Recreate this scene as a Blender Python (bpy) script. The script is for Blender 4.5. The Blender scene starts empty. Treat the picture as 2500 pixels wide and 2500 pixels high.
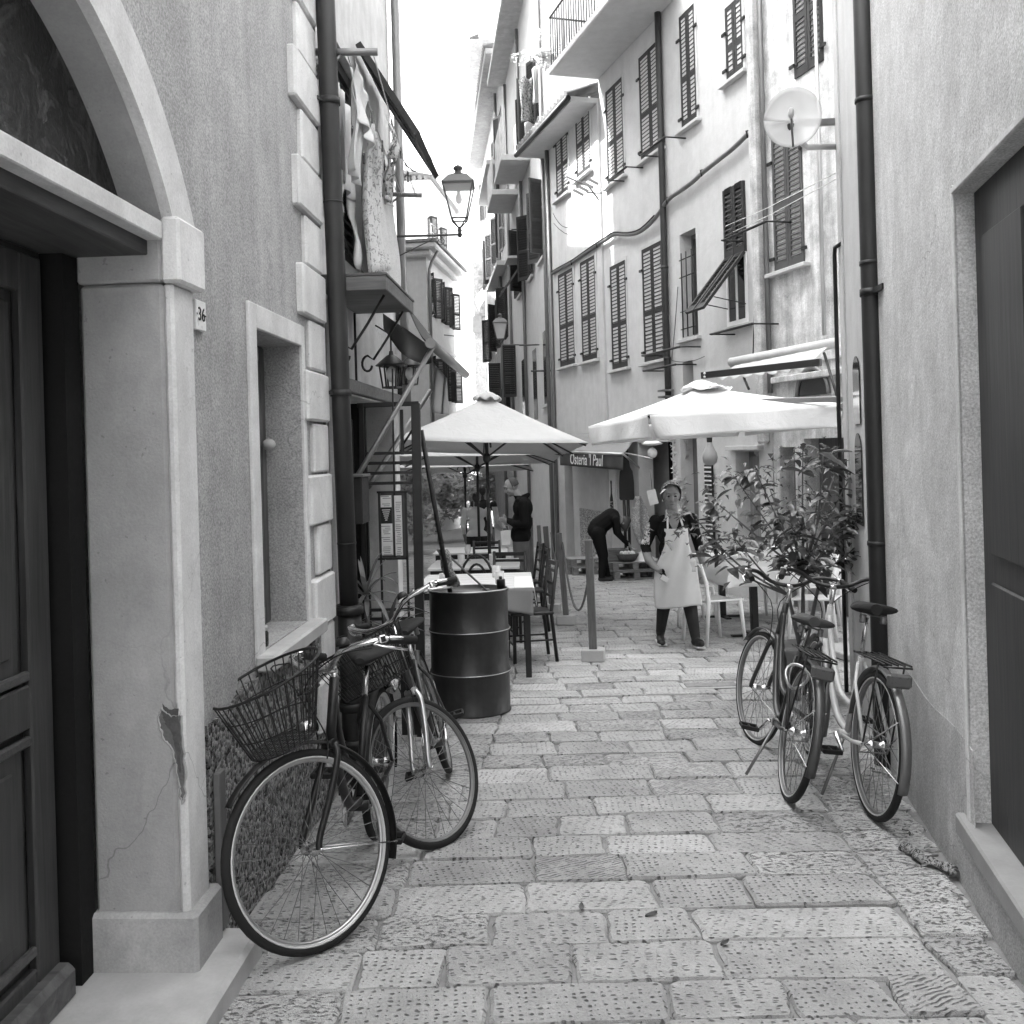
import bpy, bmesh, math, random
from mathutils import Vector, Matrix, noise as mnoise
V = Vector
SC = bpy.context.scene
COL = SC.collection
RND = random.Random(36)
rad = math.radians

# ------------------------------------------------------------------ camera
CAMZ, SLOPE, ROLL = 1.58, 0.044, math.asin(0.028)      # eye height, fall of the street, camera roll
cam_data = bpy.data.cameras.new('camera')
cam = bpy.data.objects.new('camera', cam_data)
COL.objects.link(cam)
cam.location = (0, 0, CAMZ)
cam.rotation_euler = (math.pi / 2, ROLL, 0)
cam_data.sensor_width = 36
cam_data.lens = 36 * 2300 / 2500
cam_data.shift_y = -155 / 2500
cam_data.clip_start, cam_data.clip_end = 0.05, 5000
SC.camera = cam

# ------------------------------------------------------------------ world, sun, exposure
SUN_TO = V((-0.66, 0.12, 0.73)).normalized()           # towards the sun
world = bpy.data.worlds.new('World')
SC.world = world
world.use_nodes = True
wn, wl = world.node_tree.nodes, world.node_tree.links
wn.clear()
sky = wn.new('ShaderNodeTexSky'); sky.sky_type = 'NISHITA'; sky.sun_disc = False
sky.sun_elevation = math.asin(SUN_TO.z)
sky.sun_rotation = math.atan2(SUN_TO.x, SUN_TO.y)
sky.air_density, sky.dust_density, sky.ozone_density = 1.0, 7.0, 1.0
bw = wn.new('ShaderNodeRGBToBW')
bg = wn.new('ShaderNodeBackground'); bg.inputs['Strength'].default_value = 0.15
wo = wn.new('ShaderNodeOutputWorld')
wl.new(sky.outputs[0], bw.inputs[0]); wl.new(bw.outputs[0], bg.inputs[0]); wl.new(bg.outputs[0], wo.inputs[0])
sd = bpy.data.lights.new('sun', 'SUN'); sd.energy = 2.0; sd.angle = rad(0.6); sd.color = (1, 1, 1)
so = bpy.data.objects.new('sun', sd); COL.objects.link(so)
so.location = SUN_TO * 40
so.rotation_euler = SUN_TO.to_track_quat('Z', 'Y').to_euler()
SC.view_settings.view_transform = 'Standard'
SC.view_settings.look = 'None'
SC.view_settings.exposure = 3.5
SC.view_settings.gamma = 1.0
SC.render.film_transparent = False
SC.cycles.max_bounces = 6
SC.cycles.diffuse_bounces = 3
SC.cycles.transparent_max_bounces = 12

# ------------------------------------------------------------------ helpers
def gz(y):                                              # height of the street at depth y
    return -SLOPE * y if y < 80 else -SLOPE * 80

_F, _C = 2300.0, math.cos(ROLL)
def P(px, py, y):                                       # surveyed bearing + distance -> point
    u, v, s = (px - 1250) / _F, (1095 - py) / _F, 0.028
    return V(((u * _C + v * s) * y, y, CAMZ + (v * _C - u * s) * y))
def G(px, py):
    u, v, s = (px - 1250) / _F, (1095 - py) / _F, 0.028
    y = CAMZ / (-(v * _C - u * s) - SLOPE)
    return P(px, py, y)

class Fr:                                               # a facade: along, out of the wall, up
    def __init__(s, x0, y0, m, side):
        n = math.hypot(1, m)
        s.o = V((x0, y0, 0)); s.u = V((m / n, 1 / n, 0)); s.v = V((1 / n, -m / n, 0)) * side
        s.m, s.side = m, side
    def __call__(s, u, v, w):
        return s.o + s.u * u + s.v * v + V((0, 0, w))
    def hit(s, px, py, v=0.0):                          # (along, up) where a bearing meets the wall
        u_, v_ = (px - 1250) / _F, (1095 - py) / _F
        d = V((u_ * _C + v_ * 0.028, 1, v_ * _C - u_ * 0.028))
        o = s.o + s.v * v
        t = o.dot(s.v) / d.dot(s.v)
        p = d * t - o
        return p.dot(s.u), CAMZ + d.z * t
FL = Fr(-1.06, 3.5, 0.05, 1)                            # near left house
FR = Fr(1.675, 3.5, 0.213, -1)                          # near right house
FM = Fr(1.87, 17.5, -0.29, -1)                          # shuttered houses on the right
FE = Fr(0.95, 20.7, -0.0915, -1)                        # far houses on the right

ORG = {}
class MB:
    def __init__(s):
        s.v, s.f, s.s, s.m = [], [], [], []
    def add(s, vs, fs, smooth=False, mi=0):
        b = len(s.v)
        s.v += [V(x) for x in vs]
        for f in fs:
            s.f.append([b + i for i in f]); s.s.append(smooth); s.m.append(mi)
        return s
    def hexa(s, p, mi=0):
        return s.add(p, [(0, 1, 2, 3), (7, 6, 5, 4), (0, 4, 5, 1), (1, 5, 6, 2), (2, 6, 7, 3), (3, 7, 4, 0)], False, mi)
    def box(s, c, sz, rot=None, ch=0.0, mi=0):
        c = V(c); hx, hy, hz = sz[0] / 2, sz[1] / 2, sz[2] / 2
        R = rot or Matrix.Identity(3)
        if ch <= 0:
            q = [(-hx, -hy, -hz), (hx, -hy, -hz), (hx, hy, -hz), (-hx, hy, -hz), (-hx, -hy, hz), (hx, -hy, hz), (hx, hy, hz), (-hx, hy, hz)]
            return s.hexa([c + R @ V(t) for t in q], mi)
        ch = min(ch, hx * .9, hy * .9, hz * .9)
        vs, ix = [], {}
        for sx in (-1, 1):
            for sy in (-1, 1):
                for sz_ in (-1, 1):
                    for k in range(3):
                        p = [sx * hx, sy * hy, sz_ * hz]
                        for j in range(3):
                            if j != k: p[j] -= (sx, sy, sz_)[j] * ch
                        ix[(sx, sy, sz_, k)] = len(vs); vs.append(c + R @ V(p))
        fs = []
        for k in range(3):
            a, b = (k + 1) % 3, (k + 2) % 3
            for sg in (-1, 1):
                fc = []
                for (p, q) in ((-1, -1), (1, -1), (1, 1), (-1, 1)):
                    t = [0, 0, 0]; t[k] = sg; t[a] = p; t[b] = q
                    fc.append(ix[(t[0], t[1], t[2], k)])
                fs.append(fc)
            for p in (-1, 1):
                for q in (-1, 1):
                    t = [0, 0, 0]; t[a] = p; t[b] = q
                    t[k] = -1; t1 = tuple(t); t[k] = 1; t2 = tuple(t)
                    fs.append([ix[t1 + (a,)], ix[t2 + (a,)], ix[t2 + (b,)], ix[t1 + (b,)]])
        for sx in (-1, 1):
            for sy in (-1, 1):
                for z in (-1, 1):
                    fs.append([ix[(sx, sy, z, 0)], ix[(sx, sy, z, 1)], ix[(sx, sy, z, 2)]])
        return s.add(vs, fs, False, mi)
    def fbox(s, fr, u0, u1, v0, v1, w0, w1, ch=0.0, mi=0):
        R = Matrix((fr.u, fr.v, V((0, 0, 1)))).transposed()
        return s.box(fr((u0 + u1) / 2, (v0 + v1) / 2, (w0 + w1) / 2), (abs(u1 - u0), abs(v1 - v0), abs(w1 - w0)), R, ch, mi)
    def tube(s, pts, r, n=8, closed=False, caps=True, smooth=True, mi=0):
        pts = [V(p) for p in pts]; k = len(pts)
        rr = r if isinstance(r, (list, tuple)) else [r] * k
        tan = []
        for i in range(k):
            a = pts[(i - 1) % k] if (closed or i > 0) else pts[i]
            b = pts[(i + 1) % k] if (closed or i < k - 1) else pts[i]
            t = (b - a)
            tan.append(t.normalized() if t.length > 1e-9 else V((0, 0, 1)))
        ref = V((0, 0, 1)) if abs(tan[0].z) < .9 else V((1, 0, 0))
        nx = tan[0].cross(ref).normalized()
        vs, fs = [], []
        for i in range(k):
            nx = (nx - tan[i] * nx.dot(tan[i]))
            if nx.length < 1e-6: nx = tan[i].orthogonal()
            nx.normalize(); ny = tan[i].cross(nx)
            for j in range(n):
                a = 2 * math.pi * j / n
                vs.append(pts[i] + (nx * math.cos(a) + ny * math.sin(a)) * rr[i])
        for i in range(k if closed else k - 1):
            i2 = (i + 1) % k
            for j in range(n):
                j2 = (j + 1) % n
                fs.append((i * n + j, i * n + j2, i2 * n + j2, i2 * n + j))
        s.add(vs, fs, smooth, mi)
        if caps and not closed:
            b = len(s.v) - k * n
            s.f.append([b + j for j in range(n)][::-1]); s.s.append(False); s.m.append(mi)
            s.f.append([b + (k - 1) * n + j for j in range(n)]); s.s.append(False); s.m.append(mi)
        return s
    def bar(s, p, q, w, h, up=(0, 0, 1), ch=0.0, mi=0):
        p, q = V(p), V(q); t = (q - p); L = t.length; t.normalize()
        up = V(up); x = t.cross(up)
        if x.length < 1e-5: x = t.orthogonal()
        x.normalize(); z = x.cross(t)
        R = Matrix((t, x, z)).transposed()
        return s.box((p + q) / 2, (L, w, h), R, ch, mi)
    def lathe(s, prof, c, n=20, axis=(0, 0, 1), smooth=True, mi=0):
        c = V(c); ax = V(axis).normalized(); x = ax.orthogonal().normalized(); y = ax.cross(x)
        vs, fs = [], []
        k = len(prof)
        for (r, h) in prof:
            for j in range(n):
                a = 2 * math.pi * j / n
                vs.append(c + ax * h + (x * math.cos(a) + y * math.sin(a)) * r)
        for i in range(k - 1):
            for j in range(n):
                j2 = (j + 1) % n
                fs.append((i * n + j, i * n + j2, (i + 1) * n + j2, (i + 1) * n + j))
        fs.append(tuple(range(n))[::-1]); fs.append(tuple((k - 1) * n + j for j in range(n)))
        return s.add(vs, fs, smooth, mi)
    def prism(s, pts, ext, mi=0):
        pts = [V(p) for p in pts]; e = V(ext); n = len(pts)
        fs = [tuple(range(n))[::-1], tuple(range(n, 2 * n))] + [(i, (i + 1) % n, n + (i + 1) % n, n + i) for i in range(n)]
        return s.add(pts + [p + e for p in pts], fs, False, mi)
    def ell(s, c, r, rot=None, n=14, m=9, mi=0):
        c = V(c); R = rot or Matrix.Identity(3); vs, fs = [], []
        for i in range(1, m):
            th = math.pi * i / m
            for j in range(n):
                a = 2 * math.pi * j / n
                vs.append(c + R @ V((r[0] * math.sin(th) * math.cos(a), r[1] * math.sin(th) * math.sin(a), r[2] * math.cos(th))))
        vs += [c + R @ V((0, 0, r[2])), c - R @ V((0, 0, r[2]))]
        t, b = len(vs) - 2, len(vs) - 1
        for i in range(m - 2):
            for j in range(n):
                j2 = (j + 1) % n
                fs.append((i * n + j, (i + 1) * n + j, (i + 1) * n + j2, i * n + j2))
        for j in range(n):
            j2 = (j + 1) % n
            fs.append((t, j, j2)); fs.append((b, (m - 2) * n + j2, (m - 2) * n + j))
        return s.add(vs, fs, True, mi)
    def sheet(s, fn, nu, nv, thick=0.0, smooth=True, mi=0):
        g = [[V(fn(i / nu, j / nv)) for j in range(nv + 1)] for i in range(nu + 1)]
        vs = [p for row in g for p in row]; w = nv + 1
        fs = [(i * w + j, (i + 1) * w + j, (i + 1) * w + j + 1, i * w + j + 1) for i in range(nu) for j in range(nv)]
        if thick:
            nor = []
            for i in range(nu + 1):
                for j in range(nv + 1):
                    a = g[min(i + 1, nu)][j] - g[max(i - 1, 0)][j]; b = g[i][min(j + 1, nv)] - g[i][max(j - 1, 0)]
                    c = a.cross(b); nor.append(c.normalized() if c.length > 1e-9 else V((0, 0, 1)))
            o = len(vs)
            vs = vs + [p - q * thick for p, q in zip(vs, nor)]
            fs = fs + [tuple(o + k for k in f)[::-1] for f in fs]
            per = [(i, 0) for i in range(nu)] + [(nu, j) for j in range(nv)] + [(i, nv) for i in range(nu, 0, -1)] + [(0, j) for j in range(nv, 0, -1)]
            id_ = [i * w + j for i, j in per]
            for a in range(len(id_)):
                b = (a + 1) % len(id_)
                fs.append((id_[b], id_[a], o + id_[a], o + id_[b]))
        return s.add(vs, fs, smooth, mi)
    def build(s, name, mat, parent=None, recalc=True):
        me = bpy.data.meshes.new(name)
        if parent is None:
            xs = [p.x for p in s.v]; ys = [p.y for p in s.v]; zs = [p.z for p in s.v]
            org = V(((min(xs) + max(xs)) / 2, (min(ys) + max(ys)) / 2, min(zs)))
        else:
            org = ORG[parent.name]
        me.from_pydata([p - org for p in s.v], [], s.f)
        for m in (mat if isinstance(mat, (list, tuple)) else [mat]): me.materials.append(m)
        me.polygons.foreach_set('use_smooth', s.s)
        me.polygons.foreach_set('material_index', s.m)
        if recalc:
            bm = bmesh.new(); bm.from_mesh(me); bmesh.ops.recalc_face_normals(bm, faces=bm.faces); bm.to_mesh(me); bm.free()
        me.update()
        o = bpy.data.objects.new(name, me); COL.objects.link(o)
        if parent is None: o.location = org
        else: o.parent = parent
        ORG[o.name] = org
        return o

def tag(o, label=None, cat=None, group=None, kind=None):
    if label: o['label'] = label
    if cat: o['category'] = cat
    if group: o['group'] = group
    if kind: o['kind'] = kind
    return o
def thing(name, label, cat, loc, group=None, rot=None, local=False):
    o = bpy.data.objects.new(name, None); COL.objects.link(o); o.empty_display_size = .1
    o.location = loc
    if rot is not None: o.rotation_euler = rot
    ORG[o.name] = V((0, 0, 0)) if local else V(loc)
    return tag(o, label, cat, group)
def copy_tree(o, parent=None):
    c = o.copy(); COL.objects.link(c); c.parent = parent
    ORG[c.name] = ORG.get(o.name, V((0, 0, 0)))
    for ch in list(o.children): copy_tree(ch, c)
    return c
GT = -math.atan(SLOPE)                                  # things on the street lean with it
def stand(x, y, rz=0.0):                                # matrix of a thing standing on the street
    return Matrix.Translation((x, y, gz(y))) @ Matrix.Rotation(GT, 4, 'X') @ Matrix.Rotation(rz, 4, 'Z')
# ------------------------------------------------------------------ materials (grey: the photograph is black and white)
MATS = {}
class NT:
    def __init__(s, m):
        s.n, s.l = m.node_tree.nodes, m.node_tree.links
    def __call__(s, t, ins=None, **kw):
        x = s.n.new(t)
        for k, v in kw.items(): setattr(x, k, v)
        for k, v in (ins or {}).items():
            if hasattr(v, 'is_linked') or isinstance(v, bpy.types.NodeSocket): s.l.new(v, x.inputs[k])
            else: x.inputs[k].default_value = v
        return x
    def math(s, op, a, b=0.0, c=0.0, clamp=False):
        x = s('ShaderNodeMath', operation=op); x.use_clamp = clamp
        for i, v in enumerate((a, b, c)):
            if isinstance(v, bpy.types.NodeSocket): s.l.new(v, x.inputs[i])
            else: x.inputs[i].default_value = v
        return x.outputs[0]
    def coord(s, world=False, scale=(1, 1, 1), rot=(0, 0, 0)):
        if world: src = s('ShaderNodeNewGeometry').outputs['Position']
        else: src = s('ShaderNodeTexCoord').outputs['Object']
        mp = s('ShaderNodeMapping', {'Vector': src}); mp.inputs['Scale'].default_value = scale; mp.inputs['Rotation'].default_value = rot
        return mp.outputs[0]
    def noise(s, vec, scale, detail=4, rough=.55, dist=0.0):
        return s('ShaderNodeTexNoise', {'Vector': vec, 'Scale': scale, 'Detail': detail, 'Roughness': rough, 'Distortion': dist}).outputs['Fac']
    def ramp(s, fac, a, b, lo=0.0, hi=1.0):
        return s('ShaderNodeMapRange', {'Value': fac, 'From Min': a, 'From Max': b, 'To Min': lo, 'To Max': hi}).outputs[0]
def newmat(name):
    m = bpy.data.materials.new(name); m.use_nodes = True; m.node_tree.nodes.clear()
    t = NT(m); b = t('ShaderNodeBsdfPrincipled'); o = t('ShaderNodeOutputMaterial'); t.l.new(b.outputs[0], o.inputs[0])
    MATS[name] = m
    return m, t, b
def grey(t, val):
    x = t('ShaderNodeCombineColor')
    for i in range(3): t.l.new(val, x.inputs[i])
    return x.outputs[0]
def mat(name, v, rough=.75, metal=0.0, var=.18, scale=5.0, fine=60.0, fvar=.08, bump=.15, bscale=80.0, spec=.3, streak=0.0, world=False, dist=0.004, coat=0.0, trans=0.0):
    if name in MATS: return MATS[name]
    m, t, b = newmat(name)
    c = t.coord(world)
    a = t.noise(c, scale, 3); f = t.noise(c, fine, 2)
    val = t.math('MULTIPLY_ADD', a, 2 * var * v, v * (1 - var - fvar))
    val = t.math('ADD', val, t.math('MULTIPLY', f, 2 * fvar * v))
    if streak:
        st = t.noise(t.coord(world, (5.5, 5.5, .35)), 2.2, 5, .6)
        val = t.math('MULTIPLY', val, t.ramp(st, .3, .7, 1 - streak, 1 + streak * .5))
    val = t.math('MAXIMUM', val, 0.004)
    t.l.new(grey(t, val), b.inputs['Base Color'])
    b.inputs['Roughness'].default_value = rough; b.inputs['Metallic'].default_value = metal
    b.inputs['Specular IOR Level'].default_value = spec
    if coat: b.inputs['Coat Weight'].default_value = coat; b.inputs['Coat Roughness'].default_value = .15
    if trans: b.inputs['Transmission Weight'].default_value = trans
    r2 = t.math('MULTIPLY_ADD', f, .25, rough - .12, clamp=True)
    t.l.new(r2, b.inputs['Roughness'])
    if bump:
        h = t.noise(c, bscale, 2, .6)
        bp = t('ShaderNodeBump', {'Strength': bump, 'Distance': dist, 'Height': h})
        t.l.new(bp.outputs[0], b.inputs['Normal'])
    return m
def plaster(name, v, grain=.35, streak=.14, var=.10, gs=115.0, blotch=.12, crack=True):
    m, t, b = newmat(name)
    c = t.coord(True)
    big = t.noise(c, .8, 2, .6); mid = t.noise(c, 4.5, 4, .6); fine = t.noise(c, gs, 2, .7)
    st = t.noise(t.coord(True, (4.0, 4.0, .25)), 1.8, 4, .65)
    val = t.math('MULTIPLY_ADD', big, 2 * var * v, v * (1 - var))
    val = t.math('MULTIPLY', val, t.ramp(mid, .3, .7, 1 - blotch, 1 + blotch))
    val = t.math('MULTIPLY', val, t.ramp(st, .28, .72, 1 - streak, 1 + streak * .6))
    val = t.math('MULTIPLY', val, t.ramp(fine, .3, .7, 1 - .34 * grain, 1 + .34 * grain))
    # scuffs where old paint shows through
    sc = t.noise(t.coord(True, (1, 1, .6)), 9, 4, .75)
    val = t.math('MULTIPLY', val, t.ramp(sc, .68, .74, 1.0, 1.13))
    if crack:
        vo = t('ShaderNodeTexVoronoi', {'Vector': t('ShaderNodeMixRGB', {1: c, 2: t('ShaderNodeTexNoise', {'Vector': c, 'Scale': 5.0, 'Detail': 3.0}).outputs['Color'], 0: .22}, blend_type='ADD').outputs[0], 'Scale': 1.1}, feature='DISTANCE_TO_EDGE')
        ck = t.math('MULTIPLY', t.ramp(vo.outputs['Distance'], .0010, .0035, 1, 0), t.ramp(big, .54, .66, 0, 1))
        val = t.math('MULTIPLY', val, t.math('MULTIPLY_ADD', ck, -.34, 1.0))
        pt = t.noise(t.coord(True, (1, 1, .8)), 1.4, 3, .5, .8)
        val = t.math('MULTIPLY', val, t.ramp(pt, .55, .575, 1.0, 1.09))
        pk = t.noise(c, 38, 2, .6)
        val = t.math('MULTIPLY', val, t.ramp(pk, .70, .74, 1.0, .72))
    t.l.new(grey(t, val), b.inputs['Base Color'])
    b.inputs['Roughness'].default_value = .92; b.inputs['Specular IOR Level'].default_value = .15
    h = t.math('ADD', t.math('MULTIPLY', fine, .5), t.math('MULTIPLY', t.noise(c, 14, 4), 1.6))
    bp = t('ShaderNodeBump', {'Strength': .35 + grain * .3, 'Distance': .006, 'Height': h})
    t.l.new(bp.outputs[0], b.inputs['Normal'])
    return m
def roughcast(name, v):
    m, t, b = newmat(name); c = t.coord(True)
    vo = t('ShaderNodeTexVoronoi', {'Vector': c, 'Scale': 62.0, 'Randomness': 1.0}); d = vo.outputs['Distance']
    n = t.noise(c, 75, 4, .8)
    cr = t('ShaderNodeSeparateColor', {'Color': vo.outputs['Color']}).outputs[0]
    val = t.math('MULTIPLY', t.ramp(t.math('ADD', t.math('MULTIPLY', cr, .5), n), .45, 1.1, .06, 2.3), v)
    t.l.new(grey(t, val), b.inputs['Base Color']); b.inputs['Roughness'].default_value = .95; b.inputs['Specular IOR Level'].default_value = .1
    h = t.math('SUBTRACT', n, t.math('MULTIPLY', d, 1.2))
    t.l.new(t('ShaderNodeBump', {'Strength': 1.0, 'Distance': .02, 'Height': h}).outputs[0], b.inputs['Normal'])
    return m
def stone(name, pat, v):
    """paving stone; pat: 0 punched dots, 1 short chisel strokes, 2 diagonal grooves, 3 worn and plain"""
    m, t, b = newmat(name)
    oi = t('ShaderNodeObjectInfo').outputs['Random']
    base = t('ShaderNodeTexCoord').outputs['Object']
    off = t('ShaderNodeVectorMath', {0: base, 1: (0, 0, 0)}, operation='ADD')
    cx = t('ShaderNodeCombineXYZ'); t.l.new(t.math('MULTIPLY', oi, 37.0), cx.inputs[0]); t.l.new(t.math('MULTIPLY', oi, 91.0), cx.inputs[1])
    t.l.new(cx.outputs[0], off.inputs[1]); c = off.outputs[0]
    ang = t('ShaderNodeCombineXYZ'); t.l.new(t.math('MULTIPLY_ADD', oi, .5, -.25), ang.inputs[2])
    big = t.noise(c, 6, 5, .6); fine = t.noise(c, 90, 4, .75)
    wob = t('ShaderNodeMixRGB', {1: c, 2: t('ShaderNodeTexNoise', {'Vector': c, 'Scale': 14.0}).outputs['Color'], 0: .035}, blend_type='ADD').outputs[0]
    if pat in (0, 1):
        mp = t('ShaderNodeMapping', {'Vector': wob, 'Rotation': ang.outputs[0]})
        mp.inputs['Scale'].default_value = (34, 40, 1) if pat == 0 else (24, 60, 1)
        vo = t('ShaderNodeTexVoronoi', {'Vector': mp.outputs[0], 'Scale': 1.0, 'Randomness': .28 if pat == 0 else .55}, voronoi_dimensions='2D')
        rc = t('ShaderNodeSeparateColor', {'Color': vo.outputs['Color']}).outputs[0]
        rr_ = t.math('MULTIPLY', t.math('POWER', rc, .8), .30)
        dent = t.math('DIVIDE', t.math('SUBTRACT', vo.outputs['Distance'], t.math('MULTIPLY', rr_, .45)), t.math('MULTIPLY_ADD', rr_, .55, .01), clamp=True)
        keep = t.ramp(t.noise(c, 11, 3), .30, .42, 0, 1)
        dent = t.math('MAXIMUM', dent, t.math('SUBTRACT', 1.0, keep))
    elif pat == 2:
        mp = t('ShaderNodeMapping', {'Vector': wob}); mp.inputs['Rotation'].default_value = (0, 0, -.45); mp.inputs['Scale'].default_value = (1, 1, 1)
        wv = t('ShaderNodeTexWave', {'Vector': mp.outputs[0], 'Scale': 17.0, 'Distortion': 2.6, 'Detail': 2.0, 'Detail Scale': 1.5}, bands_direction='Y')
        dent = t.ramp(wv.outputs['Fac'], .05, .45, 0, 1)
        keep = t.ramp(t.noise(c, 26, 3), .42, .55, 0, 1)
        dent = t.math('MAXIMUM', dent, t.math('SUBTRACT', 1.0, keep))
    else:
        dent = t.ramp(t.noise(t('ShaderNodeMapping', {'Vector': wob, 'Scale': (.8, 1.5, 1.0)}).outputs[0], 48, 4, .7), .36, .47, 0, 1)
    tone = t.math('MULTIPLY', v, t.math('MULTIPLY_ADD', oi, .34, .83))
    val = t.math('MULTIPLY', tone, t.ramp(big, .25, .75, .80, 1.16))
    wp = t.noise(t.coord(True), 1.3, 4, .65)
    val = t.math('MULTIPLY', val, t.ramp(wp, .3, .7, .80, 1.12))
    sp_ = t.noise(t.coord(True), 7.0, 4, .7, .5)
    val = t.math('MULTIPLY', val, t.ramp(sp_, .62, .70, 1.0, .72))
    val = t.math('MULTIPLY', val, t.ramp(fine, .25, .75, .84, 1.14))
    val = t.math('MULTIPLY', val, t.ramp(dent, 0, 1, .42, 1.0))
    t.l.new(grey(t, val), b.inputs['Base Color'])
    b.inputs['Roughness'].default_value = .78; b.inputs['Specular IOR Level'].default_value = .3
    h = t.math('ADD', t.math('MULTIPLY', dent, .7), t.math('ADD', t.math('MULTIPLY', fine, .35), t.math('MULTIPLY', t.noise(c, 25, 5, .7), .9)))
    t.l.new(t('ShaderNodeBump', {'Strength': 1.0, 'Distance': .014, 'Height': h}).outputs[0], b.inputs['Normal'])
    return m
def wood(name, v, rough=.55, axis=2, sc=9.0, contrast=.45, spec=.4):
    m, t, b = newmat(name)
    s = [sc, sc, sc]; s[axis] = sc * .06
    g = t.noise(t.coord(True, tuple(s)), 4, 6, .65, .6); n = t.noise(t.coord(True), 3, 4)
    sp = t.noise(t.coord(True), 60, 4, .7)
    val = t.math('MULTIPLY', v, t.ramp(g, .25, .75, 1 - contrast, 1 + contrast))
    val = t.math('MULTIPLY', val, t.ramp(n, .3, .7, .8, 1.2))
    val = t.math('MULTIPLY', val, t.ramp(sp, .70, .76, 1.0, 1.9))
    t.l.new(grey(t, val), b.inputs['Base Color']); b.inputs['Roughness'].default_value = rough; b.inputs['Specular IOR Level'].default_value = spec
    t.l.new(t('ShaderNodeBump', {'Strength': .35, 'Distance': .004, 'Height': g}).outputs[0], b.inputs['Normal'])
    return m
def glassmat(name, v=.02, rough=.08):
    m, t, b = newmat(name)
    t.l.new(grey(t, t.math('MULTIPLY_ADD', t.noise(t.coord(True), 3.0, 4), v, v * .5)), b.inputs['Base Color'])
    b.inputs['Roughness'].default_value = rough; b.inputs['Specular IOR Level'].default_value = .6
    return m
def clear(name, rough=.03, alpha=.25, v=.8):
    m, t, b = newmat(name)
    b.inputs['Base Color'].default_value = (v, v, v, 1); b.inputs['Roughness'].default_value = rough
    b.inputs['Alpha'].default_value = alpha
    return m
def cloth(name, v, var=.1, pat=None, trans=.25, fold=.0):
    m, t, b = newmat(name); c = t.coord(False)
    val = t.math('MULTIPLY_ADD', t.noise(c, 7, 4), 2 * var * v, v * (1 - var))
    if pat:
        sc, th, dark = pat
        n = t.noise(c, sc, 3, .7, 1.5)
        val = t.math('MULTIPLY', val, t.ramp(n, th - .03, th + .03, 1.0, dark))
    wv = t.noise(c, 320, 2, .5)
    val = t.math('MULTIPLY', val, t.ramp(wv, .3, .7, .93, 1.05))
    g = grey(t, val)
    t.l.new(g, b.inputs['Base Color']); b.inputs['Roughness'].default_value = .95; b.inputs['Specular IOR Level'].default_value = .1
    t.l.new(t('ShaderNodeBump', {'Strength': .6 if fold else .3, 'Distance': .02 if fold else .003, 'Height': t.noise(c, 5 if fold else 26, 4, .6, 1.0 if fold else 0)}).outputs[0], b.inputs['Normal'])
    if trans:
        tr = t('ShaderNodeBsdfTranslucent'); t.l.new(g, tr.inputs[0])
        mx = t('ShaderNodeMixShader', {0: trans}); t.l.new(b.outputs[0], mx.inputs[1]); t.l.new(tr.outputs[0], mx.inputs[2])
        t.l.new(mx.outputs[0], [x for x in t.n if x.type == 'OUTPUT_MATERIAL'][0].inputs[0])
    return m
def leafmat(name, v, trans=.3, rough=.4):
    m, t, b = newmat(name)
    oi = t('ShaderNodeObjectInfo').outputs['Random']
    val = t.math('MULTIPLY', v, t.math('MULTIPLY_ADD', oi, .7, .65))
    val = t.math('MULTIPLY', val, t.ramp(t.noise(t.coord(False), 5, 3), .3, .7, .65, 1.4))
    g = grey(t, val); t.l.new(g, b.inputs['Base Color']); b.inputs['Roughness'].default_value = rough; b.inputs['Specular IOR Level'].default_value = .5
    tr = t('ShaderNodeBsdfTranslucent'); t.l.new(g, tr.inputs[0])
    mx = t('ShaderNodeMixShader', {0: trans}); t.l.new(b.outputs[0], mx.inputs[1]); t.l.new(tr.outputs[0], mx.inputs[2])
    t.l.new(mx.outputs[0], [x for x in t.n if x.type == 'OUTPUT_MATERIAL'][0].inputs[0])
    return m

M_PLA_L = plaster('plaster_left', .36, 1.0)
M_PLA_W = plaster('plaster_trim', .62, .25, .10)
M_PLA_J = plaster('plaster_jamb_shaded', .36, .18, .06)  # shade of the inward faces put into the colour, darker than the strip
M_PLA_R = plaster('plaster_right', .56, .9, .10)
M_PLA_RD = plaster('plaster_right_base', .46, .9, .10)
M_PLA_M = plaster('plaster_pale', .54, .2, .05, .05, 90, .06, False)
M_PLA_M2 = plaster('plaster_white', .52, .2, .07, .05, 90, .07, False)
M_PLA_OLD = plaster('plaster_weathered', .55, .5, .35, .18, 60, .3)
M_PLA_B = plaster('plaster_cafe', .50, .2, .1)
M_ROUGH = roughcast('roughcast', .26)
M_STEP = mat('marble_step', .46, .55, var=.25, scale=9, fine=90, fvar=.1, bump=.3, bscale=35, world=True)
M_ST = [stone('stone_punched', 0, .45), stone('stone_stroked', 1, .45), stone('stone_grooved', 2, .44), stone('stone_worn', 3, .45)]
M_MORTAR = mat('mortar', .25, .95, var=.3, scale=14, fine=120, fvar=.2, bump=.6, bscale=70, world=True)
M_ROAD = mat('street_far', .42, .9, var=.2, scale=3, fine=25, fvar=.15, bump=.5, bscale=20, world=True)
M_CONC = mat('concrete', .42, .9, var=.2, scale=6, fine=120, fvar=.1, bump=.35, bscale=90)
M_DOOR = wood('door_wood', .042, .4, 2, 9, .5)
M_FRAMEW = wood('window_wood', .09, .45, 2)
M_BEAM = wood('canopy_wood', .12, .6, 0)
M_POST = wood('post_wood', .13, .75, 2, 14, .3, .2)
M_PALLET = wood('pallet_wood', .22, .8, 0, 14, .4, .2)
M_BLACKW = wood('chair_black', .012, .4, 2)
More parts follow.
